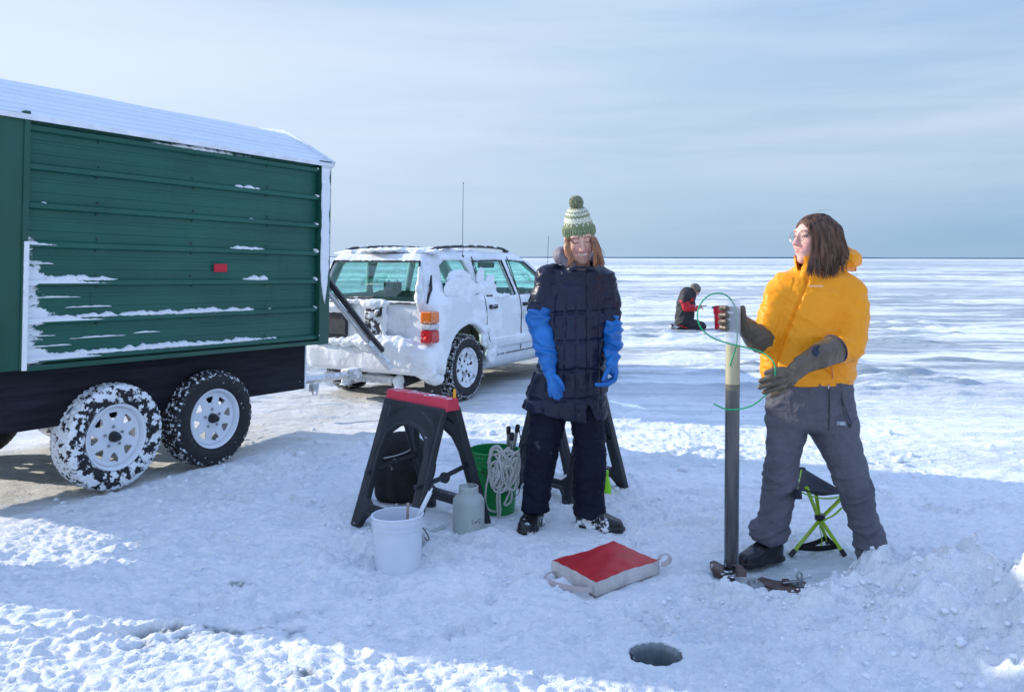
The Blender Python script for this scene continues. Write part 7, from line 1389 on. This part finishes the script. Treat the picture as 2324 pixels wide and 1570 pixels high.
jk3 = solid('jacket', lambda P: smin(smin(chain(P, [A(1560, 668), A(1557, 690), A(1555, 716)], [0.15, 0.185, 0.185], 0.02), cap(P, A(1560, 668, -0.12), A(1560, 668, 0.12), 0.11), 0.05), smin(cap(P, A(1567, 663), A(1571, 672), 0.09, 0.09), cap(P, A(1557, 674, -0.16), A(1554, 682, -0.20), 0.09), 0.03), 0.03), A(1510, 640) - (0, 0.5, 1.0), A(1610, 630) + (0, 0.5, 0.1), 0.011, 'jacket_black', p3, disp=lambda V: folds(V, 0.016, (5, 5, 7)))
for dy in (-1, 1):
    slv = solid('sleeve', lambda P: chain(P, [A(1553, 684, dy * 0.19), A(1558, 696, dy * 0.21), A(1579, 699, dy * 0.12)], [0.088, 0.082, 0.062], 0.02), A(1530, 640) - (0, 0.5, 0.8), A(1600, 630) + (0, 0.5, 0), 0.011, 'jacket_red', jk3, disp=lambda V: folds(V, 0.010, (8, 8, 9)))
    MB().tube([A(1574, 698.5, dy * 0.135), A(1576, 699, dy * 0.13)], 0.069, 14).build('reflective_band', 'stripe', slv, smooth=True, world=True)
solid('chest_panel', lambda P: smax(rbox(P, A(1566, 679, -0.13), (0.13, 0.10, 0.10), 0.03), -0.0 * P[:, 0] - 1, 0.01), A(1550, 670, -0.3) - (0, 0.0, 0.3), A(1585, 660, 0.1), 0.010, 'jacket_red', jk3)
solid('trousers', lambda P: smin(smin(chain(P, [A(1553, 716), A(1551, 730)], [0.18, 0.17]), chain(P, [A(1552, 730, -0.10), A(1590, 741, -0.15), A(1576, 744, -0.14), A(1540, 745, -0.12)], [0.13, 0.092, 0.085, 0.070]), 0.04), chain(P, [A(1552, 730, 0.10), A(1592, 740, 0.16), A(1580, 744, 0.14), A(1545, 745, 0.12)], [0.13, 0.095, 0.08, 0.07]), 0.04), A(1500, 700) - (0, 0.5, 0.6), A(1630, 690) + (0, 0.5, 0), 0.011, 'bib_grey', p3, disp=lambda V: folds(V, 0.014, (7, 7, 7)))
MB().tube([A(1541, 738, -0.21), A(1551, 741, -0.23), A(1560, 743, -0.24)], 0.022, 8, flat=0.5).build('side_stripe', 'jacket_red', p3, smooth=True, world=True)
for dy in (-0.12, 0.14):
    bo = solid('boot', lambda P: smin(cap(P, A(1540, 744, dy), A(1526, 742, dy), 0.062, 0.055), cap(P, A(1525, 738, dy), A(1522, 748, dy), 0.040, 0.035), 0.03), A(1500, 720) - (0, 0.4, 0.4), A(1560, 715) + (0, 0.4, 0), 0.010, 'boot_rubber', p3)
solid('hat', lambda P: smax(ell(HM.l(P), (0, -0.012, 0.045), (0.100, 0.115, 0.115)), 0.030 - HM.l(P)[:, 2], 0.01), HM.o - 0.25, HM.o + 0.25, 0.009, 'camo', p3, disp=lambda V: 0.003 * noise3(V * 30))
solid('collar', lambda P: smax(cap(P, A(1568, 668), A(1572, 662), 0.10, 0.095), -cap(P, A(1568, 668), A(1578, 655), 0.075, 0.085), 0.01), A(1550, 650) - (0, 0.3, 0.4), A(1600, 640) + (0, 0.3, 0), 0.010, 'jacket_black', jk3)
ph = thing('phone', 'small dark phone held in the hands of the kneeling man', 'phone', tuple(A(1596, 694, -0.02))); MB().box((0, 0, 0), (0.15, 0.075, 0.012), Matrix.Rotation(R(-14), 3, 'Y')).build('case', 'black_plastic', ph, bevel=0.004)
